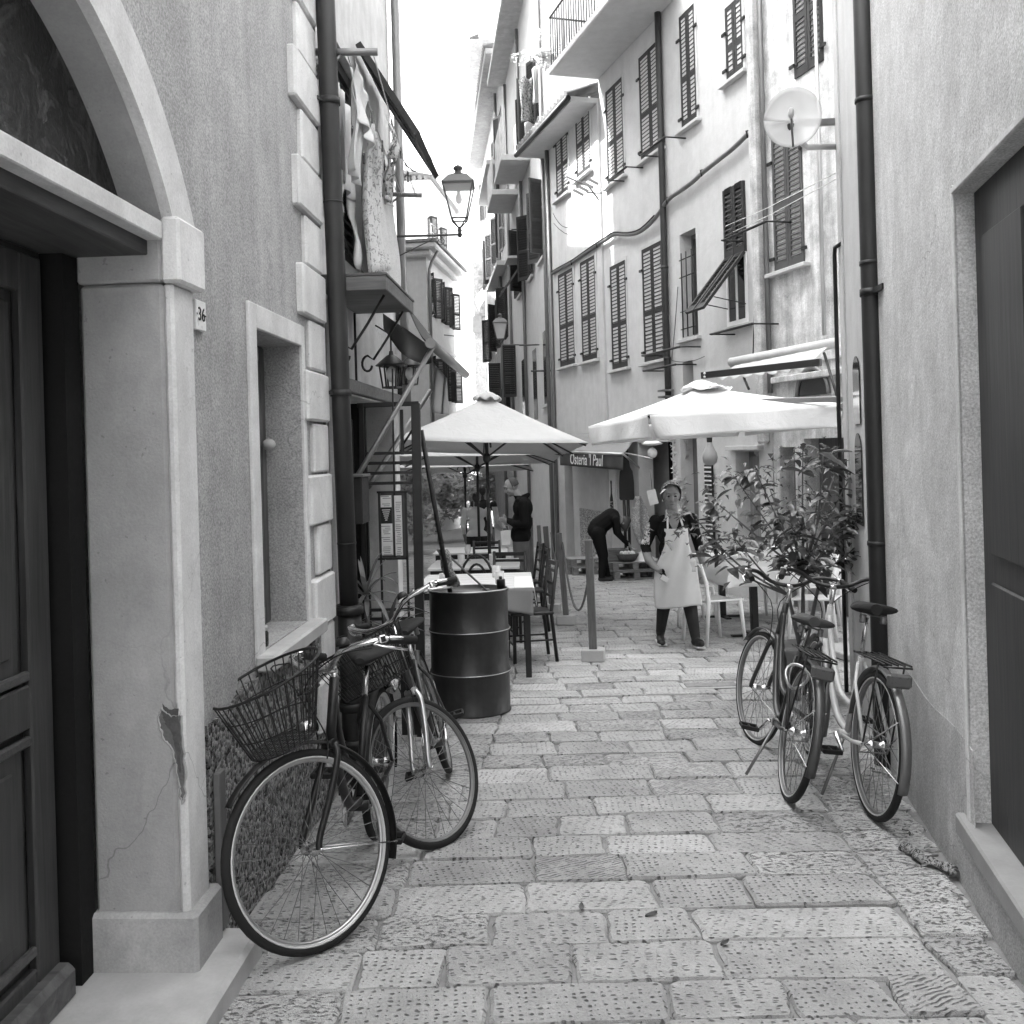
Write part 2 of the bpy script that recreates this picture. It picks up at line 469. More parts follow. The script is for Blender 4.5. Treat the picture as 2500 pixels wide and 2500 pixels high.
M_LOUV = mat('shutter_paint', .034, .55, var=.2, scale=3, bump=.1, world=True)
M_LOUV2 = mat('shutter_paint_pale', .075, .55, var=.2, scale=3, bump=.1, world=True)
M_PIPE = mat('pipe_copper', .034, .5, metal=.3, var=.35, scale=5, fine=40, bump=.1, spec=.5, streak=.3)
M_IRON = mat('iron_black', .012, .45, var=.3, spec=.45, bump=.1)
M_STEEL = mat('steel_grey', .22, .4, metal=.6, var=.2)
M_LAMP = mat('lamp_iron', .055, .45, var=.3, spec=.4)
M_CHROME = mat('chrome', .68, .22, metal=1.0, var=.08, bump=.03)
M_ALU = mat('aluminium', .55, .35, metal=.9, var=.1, bump=.05)
M_RUBBER = mat('rubber', .018, .75, var=.25, scale=30, bump=.3, bscale=220, dist=.002)
M_WALLR = mat('sidewall_pale', .55, .7, var=.15)
M_DRUM = mat('drum_paint', .022, .45, var=.55, scale=5, fine=22, fvar=.35, bump=.5, bscale=7, spec=.5, dist=.012, streak=.4)
M_GLASS = glassmat('glass_dark', .02)
M_LUN = glassmat('glass_reflecting', .03, .12)
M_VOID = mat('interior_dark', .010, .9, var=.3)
M_CANVAS = cloth('canvas_darkened', .58, .06, trans=.18, fold=1)  # parasol canvas darkened in colour to offset the brighter light on the left
M_CANVAS_LIFT = cloth('canvas_lightened', .86, .05, trans=.18, fold=1)  # same canvas lightened in colour to lift the dimmer right parasol
M_CANVAS2 = cloth('canvas_grey', .30, .08, trans=.15)
M_CANVASD = cloth('canvas_dark', .10, .12, trans=.15)
M_LINEN = cloth('linen_white', .82, .05, trans=.15)
M_LAUN = cloth('laundry_white', .76, .05, trans=.3)
M_LACE = cloth('laundry_lace', .74, .05, (22, .56, .45), .3)
M_LACE2 = cloth('laundry_print', .60, .1, (14, .52, .25), .25)
M_WHITEP = mat('white_plastic', .80, .35, var=.05, bump=.02, spec=.5)
M_SIGN = mat('enamel_white', .75, .3, var=.06, bump=.02, spec=.5)
M_PAPER = mat('paper', .62, .8, var=.15, scale=12, bump=.05)
M_INK = mat('ink_black', .012, .6, var=.1, bump=0)
M_TILE = mat('roof_tile', .16, .85, var=.35, scale=6, bump=.3, bscale=30)
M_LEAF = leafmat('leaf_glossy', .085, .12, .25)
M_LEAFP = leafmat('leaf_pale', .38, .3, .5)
M_BARK = mat('bark', .14, .85, var=.3, scale=20, bump=.6, bscale=40)
M_SKIN = mat('skin', .26, .55, var=.07, scale=12, bump=.05, spec=.4)
M_SKIND = mat('skin_tan', .22, .55, var=.07, scale=12, bump=.05, spec=.4)
M_HAIR = mat('hair_dark', .035, .5, var=.3, scale=30, bump=.4, bscale=120)
M_HAIRG = mat('hair_grey', .055, .6, var=.3, scale=30, bump=.4, bscale=120)
M_HAIRB = mat('hair_brown', .045, .55, var=.35, scale=30, bump=.4, bscale=120)
M_BLK = cloth('cloth_black', .012, .3, trans=0)
M_DARKC = cloth('cloth_charcoal', .035, .3, trans=0)
M_JEAN = cloth('cloth_denim', .15, .3, trans=0)
M_APRON = cloth('cloth_apron', .58, .12, trans=.08)
M_WHITEC = cloth('cloth_white', .68, .08, trans=.1)
M_PRINT = cloth('cloth_print', .62, .1, (38, .52, .05), 0)
M_SHOE = mat('shoe_black', .02, .5, var=.2)
M_BULB = mat('bulb_glass', .7, .15, var=.03, bump=0, spec=.6)
# ------------------------------------------------------------------ ground and street
g = MB()
ys = [-12, 0, 20, 40, 60, 80, 120, 300, 2500]; xs = [-1500, -60, -10, 0, 10, 60, 1500]
g.add([(x, y, gz(y) - .06) for y in ys for x in xs],
      [(j * 7 + i, j * 7 + i + 1, (j + 1) * 7 + i + 1, (j + 1) * 7 + i) for j in range(len(ys) - 1) for i in range(6)])
tag(g.build('ground', M_ROAD, recalc=False), kind='structure')
def lerp_tab(tab, y):
    for (a, p), (b, q) in zip(tab, tab[1:]):
        if y <= b: return p + (q - p) * max(0, (y - a)) / (b - a)
    return tab[-1][1]
WALL_L = [(-2, -1.33), (3.5, -1.05), (6.85, -.89), (6.9, -3.0), (12, -3.2), (30, -4.6), (60, -5.5)]
WALL_R = [(-2, .5), (3.5, 1.67), (7.0, 2.42), (7.05, 3.9), (10.8, 3.85), (20.7, .98), (42, -.95), (60, -1.6)]
JOIN_L = [(1.5, -.70), (3.1, -.55), (3.9, -.47), (5.5, -.2), (8, -.02), (13, -.3), (20, -1.2), (30, -2)]
JOIN_R = [(1.5, 1.10), (2.2, 1.32), (3.0, 1.36), (4.2, 1.43), (6, 1.72), (8, 2.3), (13, 1.9), (20, .7), (30, .0)]
sm = MB()
yy = [-2 + .5 * i for i in range(0, 125)]
vs = []
for y in yy: vs += [(lerp_tab(WALL_L, y) - .1, y, gz(y) - .016), (lerp_tab(WALL_R, y) + .1, y, gz(y) - .016)]
sm.add(vs, [(2 * i, 2 * i + 1, 2 * i + 3, 2 * i + 2) for i in range(len(yy) - 1)])
street = tag(sm.build('street', M_MORTAR, recalc=False), 'narrow lane paved with chiselled stone slabs between old houses', None, None, 'structure')
def yarc(x, y): return -.035 * max(0, x - .75) ** 2 - .012 * max(0, -x) ** 2
def stone_mesh(mb, cx, cy, corners, h, gap, rng):
    # corners: 4 (x, y); rounded, uneven outline
    c = [V((x, y, 0)) for x, y in corners]; ctr = sum(c, V()) / 4
    pts = []
    for i in range(4):
        a, b, d = c[i - 1], c[i], c[(i + 1) % 4]
        ea, ed = (a - b).normalized(), (d - b).normalized()
        b2 = b + ea * gap + ed * gap
        r = rng.uniform(.008, .034)
        pts.append(b2 + ea * r); pts.append(b2 + (ea + ed) * r * .3); pts.append(b2 + ed * r)
        L = (d - b).length
        for k in range(1, 4):
            q = b2 + ed * (L - 2 * gap) * k / 4
            nrm = V((-ed.y, ed.x, 0))
            pts.append(q + nrm * rng.uniform(-.006, .007))
    n = len(pts)
    tilt = V((rng.uniform(-.010, .010), rng.uniform(-.012, .012)))
    def z(p, dz): return gz(p.y) + h + dz + tilt.x * (p.x - ctr.x) + tilt.y * (p.y - ctr.y)
    vs = [V((p.x, p.y, z(p, -.05))) for p in pts]
    vs += [V((p.x, p.y, z(p, -.008 - rng.uniform(0, .004)))) for p in pts]
    inn = [ctr + (p - ctr) * .955 for p in pts]
    vs += [V((p.x, p.y, z(p, rng.uniform(-.001, .001)))) for p in inn]
    vs.append(V((ctr.x, ctr.y, z(ctr, rng.uniform(-.003, .005)))))
    fs = []
    for i in range(n):
        j = (i + 1) % n
        fs += [(i, j, n + j, n + i), (n + i, n + j, 2 * n + j, 2 * n + i), (2 * n + i, 2 * n + j, 3 * n)]
    mb.add(vs, fs, False)
stones, y, rng = [], 1.7, random.Random(5)
while y < 26:
    d = rng.uniform(.225, .285)
    xl, xr = lerp_tab(WALL_L, y), lerp_tab(WALL_R, y)
    jl, jr = lerp_tab(JOIN_L, y), lerp_tab(JOIN_R, y)
    for (a, b, lo, hi, band) in ((xl, jl, .45, .8, 0), (jl, jr, .27, .58, 1), (jr, xr, .4, .8, 2)):
        if b - a < .12: continue
        x = a
        while x < b - .01:
            w = rng.uniform(lo, hi)
            if b - (x + w) < .2: w = b - x
            x2 = x + w
            s1, s2 = rng.uniform(-.012, .012), rng.uniform(-.012, .012)
            cs = [(x + s1, y + yarc(x, y)), (x2 + s2, y + yarc(x2, y)), (x2 - s2, y + d + yarc(x2, y)), (x - s1, y + d + yarc(x, y))]
            # keep out of the seating terraces' far edge only by depth
            stones.append((y, band, cs)); x = x2
    y += d
count, far = 0, MB()
for (y, band, cs) in stones:
    h = rng.uniform(-.005, .008)
    gap = rng.uniform(.0015, .006) if band == 1 else rng.uniform(.001, .004)
    cx = sum(c[0] for c in cs) / 4; cy = sum(c[1] for c in cs) / 4
    px = 1250 + 2300 * cx / max(cy, .5)
    if count < 300 and -150 < px < 2650 and cy > 2.3:
        mb = MB(); stone_mesh(mb, cx, cy, cs, h, gap, rng)
        ORG['_st'] = V((cx, cy, gz(cy)))
        class _p: name = '_st'
        me = bpy.data.meshes.new('paving_stone')
        me.from_pydata([p - ORG['_st'] for p in mb.v], [], mb.f)
        if band == 1: k = rng.choices((0, 1, 2, 3), (42, 36, 8, 14))[0]
        else: k = 3 if rng.random() < .8 else 1
        me.materials.append(M_ST[k]); me.update()
        o = bpy.data.objects.new('paving_stone', me); COL.objects.link(o)
        o.parent = street; o.location = ORG['_st'] - ORG[street.name]
        count += 1
    else:
        stone_mesh(far, cx, cy, cs, h, gap, rng)
fo = far.build('paving_stones_far', M_ST[3], street, recalc=False); fo['kind'] = 'stuff'
# iron service cover let into the paving
c = G(1735, 1676)
t = thing('drain_cover', 'small rectangular cast iron cover let into the paving', 'drain cover', (c.x, c.y, gz(c.y)), local=True)
t.rotation_euler = (GT, 0, 0)
MB().box((0, 0, .006), (.46, .20, .012), ch=.004).build('frame', M_CONC, t)
MB().box((0, 0, .012), (.40, .14, .012), ch=.004).build('plate', mat('cover_plate', .24, .8, var=.4, scale=25, bump=1.0, bscale=50, dist=.01), t)

# ------------------------------------------------------------------ facade helpers
def wallholes(mb, fr, u0, u1, w0, w1, holes, depth, v=0.0):
    us = sorted({u0, u1, *[h[0] for h in holes], *[h[1] for h in holes]}); ws = sorted({w0, w1, *[h[2] for h in holes], *[h[3] for h in holes]})
    us = [u for u in us if u0 <= u <= u1]; ws = [w for w in ws if w0 <= w <= w1]
    for a, b in zip(us, us[1:]):
        for c, d in zip(ws, ws[1:]):
            m_, n_ = (a + b) / 2, (c + d) / 2
            if any(h[0] < m_ < h[1] and h[2] < n_ < h[3] for h in holes): continue
            mb.add([fr(a, v, c), fr(b, v, c), fr(b, v, d), fr(a, v, d)], [(0, 1, 2, 3)])
    for h in holes:
        a, b, c, d = h[:4]
        for (p, q) in (((a, c), (b, c)), ((b, c), (b, d)), ((b, d), (a, d)), ((a, d), (a, c))):
            mb.add([fr(p[0], v, p[1]), fr(q[0], v, q[1]), fr(q[0], v - depth, q[1]), fr(p[0], v - depth, p[1])], [(0, 1, 2, 3)])
def shutter_leaf(parent, fr, org, du, dv, dw, w, h, matf=None, rail=.45):
    """one louvred leaf: org corner (bottom hinge side), du along width, dw up, dv outward (unit vectors)"""
    mt = matf or M_LOUV
    fw = .05
    f = MB()
    def q(a, b, c): return org + du * a + dv * b + dw * c
    def bx(mb, a0, a1, b0, b1, c0, c1):
        mb.hexa([q(a0, b0, c0), q(a1, b0, c0), q(a1, b1, c0), q(a0, b1, c0), q(a0, b0, c1), q(a1, b0, c1), q(a1, b1, c1), q(a0, b1, c1)])
    bx(f, 0, fw, 0, .04, 0, h); bx(f, w - fw, w, 0, .04, 0, h)
    bx(f, fw, w - fw, 0, .038, 0, .10); bx(f, fw, w - fw, 0, .038, h - .07, h); bx(f, fw, w - fw, 0, .038, h * rail - .04, h * rail + .04)
    fo = f.build('shutter', mt, parent)
    s = MB()
    for lo, hi in ((.10, h * rail - .04), (h * rail + .04, h - .07)):
        n = max(3, int((hi - lo) / .062))
        for i in range(n):
            c = lo + (hi - lo) * (i + .5) / n; p = (hi - lo) / n
            s.add([q(fw, .034, c - p * .42), q(w - fw, .034, c - p * .42), q(w - fw, .004, c + p * .36), q(fw, .004, c + p * .36),
                   q(fw, .040, c - p * .30), q(w - fw, .040, c - p * .30), q(w - fw, .010, c + p * .48), q(fw, .010, c + p * .48)],
                  [(0, 1, 2, 3), (7, 6, 5, 4), (0, 4, 5, 1), (2, 6, 7, 3)])
    s.build('louvres', mt, fo, recalc=False)
    return fo
UPV = V((0, 0, 1))
def shuttered_window(parent, fr, u0, u1, w0, w1, sill=True, trim=.07, rail=.42, mt=None, v=.0, trimmat=None):
    """closed pair of louvred leaves in a painted surround"""
    t = MB()
    if trim:
        t.fbox(fr, u0 - trim, u0, v, v + .014, w0, w1 + trim); t.fbox(fr, u1, u1 + trim, v, v + .014, w0, w1 + trim); t.fbox(fr, u0, u1, v, v + .014, w1, w1 + trim)
    if sill: t.fbox(fr, u0 - .12, u1 + .12, v, v + .09, w0 - .07, w0 - .02, ch=.006)
    if t.v: t.build('window_surround', trimmat or M_PLA_M2, parent)
    wi = (u1 - u0) / 2 - .006
    shutter_leaf(parent, fr, fr(u0, v - .03, w0), fr.u, fr.v, UPV, wi, w1 - w0, mt, rail)
    shutter_leaf(parent, fr, fr(u0 + wi + .012, v - .03, w0), fr.u, fr.v, UPV, wi, w1 - w0, mt, rail)
    for u in (u0 - .03, u1 + .03):
        for w in (w0 + .16, w1 - .35): MB().fbox(fr, u - .05, u + .05, v + .012, v + .035, w - .02, w + .02).build('hinge', M_IRON, parent)
def clip(mb, p, out, r=.06):
    mb.tube([p, p + out * r], .012, 6)
    mb.tube([p + out * r + V((math.cos(a) * .055, math.sin(a) * .055, 0)) for a in [i * math.pi / 5 for i in range(10)]], .007, 5, closed=True)
# ------------------------------------------------------------------ near left house (number 36)
lh = thing('plastered_house', 'grey plastered house with arched doorway and corner quoins on the left', 'house', FL(0, 0, gz(3.5)))
AC, AR = (-1.52, 1.72), 1.19
def arc_u(a, R): return (AC[0] + R * math.cos(a), AC[1] + R * math.sin(a))
A0 = math.asin((2.333 - 1.72) / AR)
NA = 56
angs = [A0 + (math.pi - 2 * A0) * i / NA for i in range(NA + 1)]
w = MB()
WT = 7.8
hole = (.346, 1.026, .78, 2.10)
wallholes(w, FL, -.5, 1.42, -.5, WT, [hole], .24)
wallholes(w, FL, -6, -2.54, -.5, WT, [], .2)
for a, b in zip(angs, angs[1:]):
    p, q = arc_u(a, AR), arc_u(b, AR)
    w.add([FL(p[0], 0, p[1]), FL(q[0], 0, q[1]), FL(q[0], 0, WT), FL(p[0], 0, WT)], [(0, 1, 2, 3)])
w.build('wall', M_PLA_L, lh)
w = MB()
w.fbox(FL, -6, 1.42, -7, -.62, -.5, WT)                       # the body of the house behind the rooms' walls
w.fbox(FL, 1.30, 1.419, -.62, -.002, -.5, WT)
w.build('house_body', M_PLA_L, lh)
# arch soffit and raised band
w = MB()
for a, b in zip(angs, angs[1:]):
    p, q = arc_u(a, AR), arc_u(b, AR)
    w.add([FL(p[0], 0.0, p[1]), FL(q[0], 0.0, q[1]), FL(q[0], -.135, q[1]), FL(p[0], -.135, p[1])], [(0, 1, 2, 3)], True)
w.build('arch_soffit', M_PLA_J, lh)
w = MB()
A1 = math.asin((2.335 - 1.72) / (AR + .15))
ang2 = [A1 + (math.pi - 2 * A1) * i / NA for i in range(NA + 1)]
for i in range(NA):
    p, q, r, s = arc_u(ang2[i] if i else A0, AR - .004), arc_u(ang2[i + 1], AR - .004), arc_u(ang2[i + 1], AR + .15), arc_u(ang2[i], AR + .15)
    w.add([FL(p[0], .03, p[1]), FL(q[0], .03, q[1]), FL(r[0], .034, r[1]), FL(s[0], .034, s[1]), FL(p[0], -.006, p[1]), FL(q[0], -.006, q[1]), FL(r[0], -.01, r[1]), FL(s[0], -.01, s[1])],
          [(0, 1, 2, 3), (0, 4, 5, 1), (3, 2, 6, 7)], False)
w.build('arch_band', M_PLA_W, lh)
# jamb, strip, impost, plinth; dark inward and light street faces imitate the lighting
MB().fbox(FL, -.503, -.33, -.285, -.012, -.03, 2.14, ch=.012).build('door_jamb', M_PLA_J, lh)
MB().fbox(FL, -.506, -.335, -.011, .022, -.03, 2.139, ch=.010).build('jamb_strip', M_PLA_W, lh)
MB().fbox(FL, -.520, -.30, -.285, -.010, 2.141, 2.331, ch=.008).build('impost_return', M_PLA_J, lh)
MB().fbox(FL, -.525, -.305, -.009, .055, 2.135, 2.345, ch=.010).build('impost', M_PLA_W, lh)
MB().fbox(FL, -.528, -.30, -.30, .052, -.09, .138, ch=.012).build('plinth', plaster('plaster_plinth', .40, .3, .1, .1, 120, .2), lh)
# broken plaster on the jamb
def jpt(px, py):                                              # on the jamb face (u = -.503)
    for i in range(40):
        pass
    o = FL(-.505, 0, 0); n = FL.u
    d = P(px, py, 1.0) - V((0, 0, CAMZ)); tt = (o - V((0, 0, CAMZ))).dot(n) / d.dot(n)
    return V((0, 0, CAMZ)) + d * tt
poly = [(399, 1730), (410, 1740), (420, 1748), (444, 1746), (447, 1800), (450, 1850), (455, 1900), (452, 1945), (446, 1962), (441, 1935), (437, 1900), (428, 1860), (424, 1835), (412, 1815), (398, 1796), (390, 1775), (386, 1755), (392, 1736)]
poly2 = []
for i_, q in enumerate(poly):
    n_ = poly[(i_ + 1) % len(poly)]
    for k_ in range(4): poly2.append((q[0] + (n_[0] - q[0]) * k_ / 4 + RND.uniform(-2.2, 2.2) * (k_ > 0), q[1] + (n_[1] - q[1]) * k_ / 4 + RND.uniform(-3, 3) * (k_ > 0)))
pp = [jpt(*q) for q in poly2]; cc = sum(pp, V()) / len(pp)
MB().prism([p - FL.u * .0005 for p in pp], -FL.u * .0025).build('bare_render_patch', mat('bare_render', .15, .95, var=.3, scale=20, fine=150, fvar=.2, bump=.8, bscale=60), lh)
inn = MB(); inn.prism([cc + (p - cc) * V((1, 1, 1)).x * (.55 + .25 * RND.random()) - FL.u * .0032 + V((0, 0, .05)) for p in pp[::2]], -FL.u * .0015); inn.build('exposed_brick', mat('old_brick', .10, .95, var=.5, scale=30, fine=90, fvar=.3, bump=1, bscale=40), lh)
rim = MB(); rim.tube([p - FL.u * .002 + V((RND.uniform(-.002, .002), 0, RND.uniform(-.003, .003))) for p in pp], [.002 + .003 * RND.random() for p in pp], 5, closed=True); rim.build('plaster_edge', M_PLA_J, lh)
# transom and lunette
MB().fbox(FL, -2.56, -.53, -.05, .004, 2.268, 2.328, ch=.004).build('transom', M_PLA_W, lh)
MB().fbox(FL, -2.56, -.505, -.36, -.051, 2.225, 2.300, ch=.004).build('transom_soffit', wood('soffit_wood', .075, .6, 1), lh)
w = MB()
pts = [FL(arc_u(a, AR + .01)[0], -.128, max(2.30, arc_u(a, AR + .01)[1])) for a in angs]
w.prism(pts, FL.v * -.01)
lm, lt, lb = newmat('lunette_glass')
lc = lt.coord(True)
ln = lt.noise(lc, 7, 7, .7, 1.2)
lt.l.new(grey(lt, lt.ramp(ln, .5, .75, .006, .10)), lb.inputs['Base Color']); lb.inputs['Roughness'].default_value = .25
lt.l.new(lt('ShaderNodeBump', {'Strength': .8, 'Distance': .03, 'Height': lt.noise(lc, 22, 5, .7)}).outputs[0], lb.inputs['Normal'])
w.build('fanlight', lm, lh)
# door
w = MB(); w.fbox(FL, -2.50, -.60, -.41, -.36, -.05, 2.226); dr = w.build('door', M_DOOR, lh)
MB().fbox(FL, -.600, -.504, -.372, -.286, -.05, 2.224).build('door_frame', M_VOID, lh)
for (k, u0, u1) in ((0, -1.52, -.64), (1, -2.46, -1.56)):
    s = MB()
    s.fbox(FL, u1 - .12, u1, -.361, -.33, 0, 2.2, ch=.006); s.fbox(FL, u0, u0 + .1, -.361, -.33, 0, 2.2, ch=.006)
    for (a, b) in ((.0, .10), (.80, .93), (2.08, 2.2)): s.fbox(FL, u0 + .1, u1 - .12, -.361, -.331, a, b, ch=.006)
    s.build('stile_and_rail', M_DOOR, dr)
    for (a, b) in ((.15, .76), (.96, 2.05)):
        p = MB()
        p.fbox(FL, u0 + .13, u1 - .15, -.361, -.345, a, b, ch=.006)
        p.fbox(FL, u0 + .19, u1 - .21, -.346, -.334, a + .06, b - .06, ch=.010)
        p.build('door_panel', M_DOOR, dr)
    for z in (.955, .765, .15):
        mo = MB(); mo.bar(FL(u0 + .1, -.34, z), FL(u1 - .12, -.34, z), .022, .03, ch=.006)
        mo.build('moulding', MATS.get('moulding_wood') or wood('moulding_wood', .065, .4, 0), dr)
k = MB(); k.fbox(FL, -2.46, -.63, -.36, -.28, -.06, .055, ch=.02); k.build('kick_board', wood('kick_wood', .09, .5, 0, 6, .5), dr)
# steps
MB().fbox(FL, -2.7, -.235, -.34, .165, -.30, -.045, ch=.016).build('door_step', M_STEP, lh)
# number plate
npl = MB().fbox(FL, -.305, -.215, .002, .018, 2.015, 2.118, ch=.003).build('number_plate', M_SIGN, lh)
npl['label'] = 'white enamel plate with the house number 36'
def text_obj(name, body, size, loc, xdir, ydir, material, parent, ext=.001, align='CENTER', shear=0.0):
    cu = bpy.data.curves.new(name, 'FONT'); cu.body = body; cu.size = size; cu.extrude = ext; cu.align_x = align; cu.align_y = 'CENTER'; cu.resolution_u = 3; cu.shear = shear
    o = bpy.data.objects.new(name + '_tmp', cu); COL.objects.link(o)
    dg = bpy.context.evaluated_depsgraph_get(); me = bpy.data.meshes.new_from_object(o.evaluated_get(dg))
    bpy.data.objects.remove(o)
    x, yv = V(xdir).normalized(), V(ydir).normalized(); z = x.cross(yv)
    Mx = Matrix((x, yv, z)).transposed().to_4x4(); Mx.translation = V(loc) - ORG[parent.name]
    me.transform(Mx); me.materials.clear(); me.materials.append(material)
    r = bpy.data.objects.new(name, me); COL.objects.link(r); r.parent = parent; ORG[r.name] = ORG[parent.name]
    return r
text_obj('number', '36', .066, FL(-.260, .0195, 2.068), FL.u, UPV, M_INK, npl, .0008)
for du in (-.038, .038): MB().fbox(FL, -.260 + du - .003, -.260 + du + .003, .0175, .0190, 2.066, 2.072).build('dot', M_INK, npl)
# window
s = MB()
s.fbox(FL, .255, .346, -.002, .016, .74, 2.2, ch=.004); s.fbox(FL, 1.026, 1.075, -.002, .016, .74, 2.2, ch=.004); s.fbox(FL, .346, 1.026, -.002, .016, 2.10, 2.2, ch=.004)
s.build('window_surround', M_PLA_W, lh)
MB().fbox(FL, .343, 1.027, -.26, .0, .70, .779, ch=.003).build('window_ledge', M_STEP, lh)
MB().fbox(FL, .25, 1.10, -.0, .085, .715, .782, ch=.010).build('window_sill', M_STEP, lh)
f = MB()
f.fbox(FL, .346, .42, -.235, -.17, .781, 2.10, ch=.01); f.fbox(FL, .95, 1.024, -.235, -.17, .781, 2.10, ch=.01)
f.fbox(FL, .42, .95, -.235, -.17, 2.02, 2.10, ch=.01); f.fbox(FL, .42, .95, -.235, -.17, .781, .87, ch=.01)
f.fbox(FL, .65, .70, -.225, -.16, .87, 2.02, ch=.012); f.fbox(FL, .42, .95, -.22, -.18, 1.60, 1.64, ch=.008)
wf = f.build('window', M_FRAMEW, lh)
MB().fbox(FL, .42, .95, -.216, -.210, .87, 2.02).build('pane', M_GLASS, wf)
k = MB(); k.ell(FL(.93, -.13, 1.63), (.03, .05, .028)); k.build('shutter_catch', M_CONC, wf)
# dado of rough render, irregular top
d = MB()
us = [-.30 + i * .06 for i in range(29)]
top = [.675 + .045 * (u + .3) / 1.7 + .018 * math.sin(u * 9) + RND.uniform(-.012, .012) for u in us]
top = [min(t_, .712) if u > .2 else t_ for u, t_ in zip(us, top)]
for i in range(28):
    a, b = us[i], us[i + 1]
    d.hexa([FL(a, -.003, -.4), FL(b, -.003, -.4), FL(b, .020, -.4), FL(a, .020, -.4), FL(a, -.003, top[i]), FL(b, -.003, top[i + 1]), FL(b, .014, top[i + 1]), FL(a, .014, top[i])])
d.build('roughcast_dado', M_ROUGH, lh)
MB().fbox(FL, -.285, -.225, .021, .045, -.04, .50, ch=.004).build('cable_duct', mat('duct_grey', .13, .6), lh)
# quoins
k0 = 1.738
for i in range(-7, 18):
    z0 = k0 + i * .2565; lng = (i % 2 == 0)
    sh = -.05 * (z0 - 2)
    q = MB()
    ua = (1.02 if lng else 1.15) + sh
    q.fbox(FL, ua, 1.445 + sh * .4, -.02, .038 if lng else .026, z0 + .006, z0 + .2505, ch=.010)
    q.build('quoin', M_PLA_W, lh)
# ------------------------------------------------------------------ downpipe at the corner
dp = thing('downpipe', 'dark copper downpipe with cast iron foot at the corner of the arched house', 'downpipe', FL(1.55, .1, gz(5)))
def pipe_pt(z): return FL(1.50 + .052 * (2 - z) * .95, .085, z)
MB().tube([pipe_pt(z) for z in (6.5, 3.6, 1.9, .75)], .050, 16).build('pipe', M_PIPE, dp)
MB().tube([pipe_pt(z) for z in (.77, .4, 0.0, gz(5.05) - .02)], .064, 16).build('cast_iron_foot', M_IRON, dp)
for z in (.74, .22, .02):
    r = MB(); r.tube([pipe_pt(z - .02), pipe_pt(z + .025)], .078, 16); r.build('collar', M_IRON, dp)
for z in (3.42, 1.90):
    r = MB(); r.tube([pipe_pt(z - .018), pipe_pt(z + .018)], .057, 16); p = pipe_pt(z); r.bar(p, p - FL.u * .12 - FL.v * .09, .012, .02); r.build('bracket', M_PIPE, dp)
for z in (2.9, 1.1):
    r = MB(); r.tube([pipe_pt(z - .004), pipe_pt(z + .004)], .0525, 16); r.build('joint', M_PIPE, dp)
# jar on the sill
c = FL(.44, -.03, .783)
j = thing('glass_jar', 'small glass jar with dark contents standing on the window sill', 'jar', c)
MB().lathe([(.001, 0), (.026, 0), (.028, .01), (.028, .055), (.022, .065), (.022, .07)], c, 14).build('jar_body', M_GLASS, j)
MB().lathe([(.025, .066), (.026, .07), (.026, .085), (.001, .086)], c, 14).build('lid', M_ALU, j)
# ------------------------------------------------------------------ near right house
rh = thing('plastered_house', 'pale plastered house with a dark doorway filling the right edge', 'house', FR(0, 0, gz(3.5)))
RC = FR.hit(2138, 900)[0]
w = MB(); wallholes(w, FR, -7, RC, -.5, 6.8, [(-1.25, .03, .13, 2.485)], .07); w.build('wall', M_PLA_R, rh)
w = MB(); w.fbox(FR, -7, RC - .003, -6, -.45, -.5, 6.8); w.fbox(FR, RC - .1, RC - .002, -.45, -.004, -.5, 6.8); w.build('house_body', M_PLA_R, rh)
d = MB()
us = [-.02 + .09 * i for i in range(23)]; us = [u for u in us if u < RC] + [RC]
for a, b in zip(us, us[1:]):
    ta, tb = .415 + .012 * math.sin(a * 7), .415 + .012 * math.sin(b * 7)
    d.hexa([FR(a, -.003, -.4), FR(b, -.003, -.4), FR(b, .003, -.4), FR(a, .003, -.4), FR(a, -.003, ta), FR(b, -.003, tb), FR(b, .0012, tb), FR(a, .0012, ta)])
for a, b in ((-7, -1.3),): d.fbox(FR, a, b, -.003, .006, -.4, .415)
d.fbox(FR, -1.3, -.02, -.003, .006, -.4, .05)
d.build('base_band', M_PLA_RD, rh)
MB().fbox(FR, .03, .052, -.01, .010, .13, 2.52, ch=.004).build('door_edge_trim', M_PLA_W, rh)
MB().fbox(FR, -1.27, .052, -.01, .010, 2.486, 2.512, ch=.004).build('door_head_trim', M_PLA_W, rh)
MB().fbox(FR, -1.32, .13, -.34, .035, .05, .132, ch=.008).build('door_step', mat('step_grey', .30, .8, world=True, var=.2, scale=8, bump=.3), rh)
dr = MB().fbox(FR, -1.249, .029, -.12, -.07, .133, 2.484).build('door', wood('door_grey', .035, .5, 2), rh)
for u0, u1 in ((-.55, -.10), (-1.1, -.65)):
    for a, b in ((.25, 1.05), (1.15, 2.3)): MB().fbox(FR, u0, u1, -.071, -.055, a, b, ch=.006).build('door_panel', MATS['door_grey'], dr)
# tall downpipe beside the bicycles
up = FR.hit(2110, 800, .07)[0]
t = thing('downpipe', 'dark copper downpipe running down behind the parked bicycles on the right', 'downpipe', FR(up, .07, gz(5.6)))
MB().tube([FR(up, .03, z) for z in (8, 3, 1, gz(5.6) - .02)], .052, 16).build('pipe', M_PIPE, t)
for z in (3.45, 2.55, 1.0):
    r = MB(); r.tube([FR(up, .03, z - .012), FR(up, .03, z + .012)], .0575, 16); r.build('joint', M_PIPE, t)
r = MB(); z = FR.hit(2115, 725, .03)[1]
r.tube([FR(up, .03, z - .02), FR(up, .03, z + .02)], .06, 16); r.bar(FR(up, .03, z), FR(up - .22, .0, z), .02, .03); r.build('bracket', M_IRON, t)

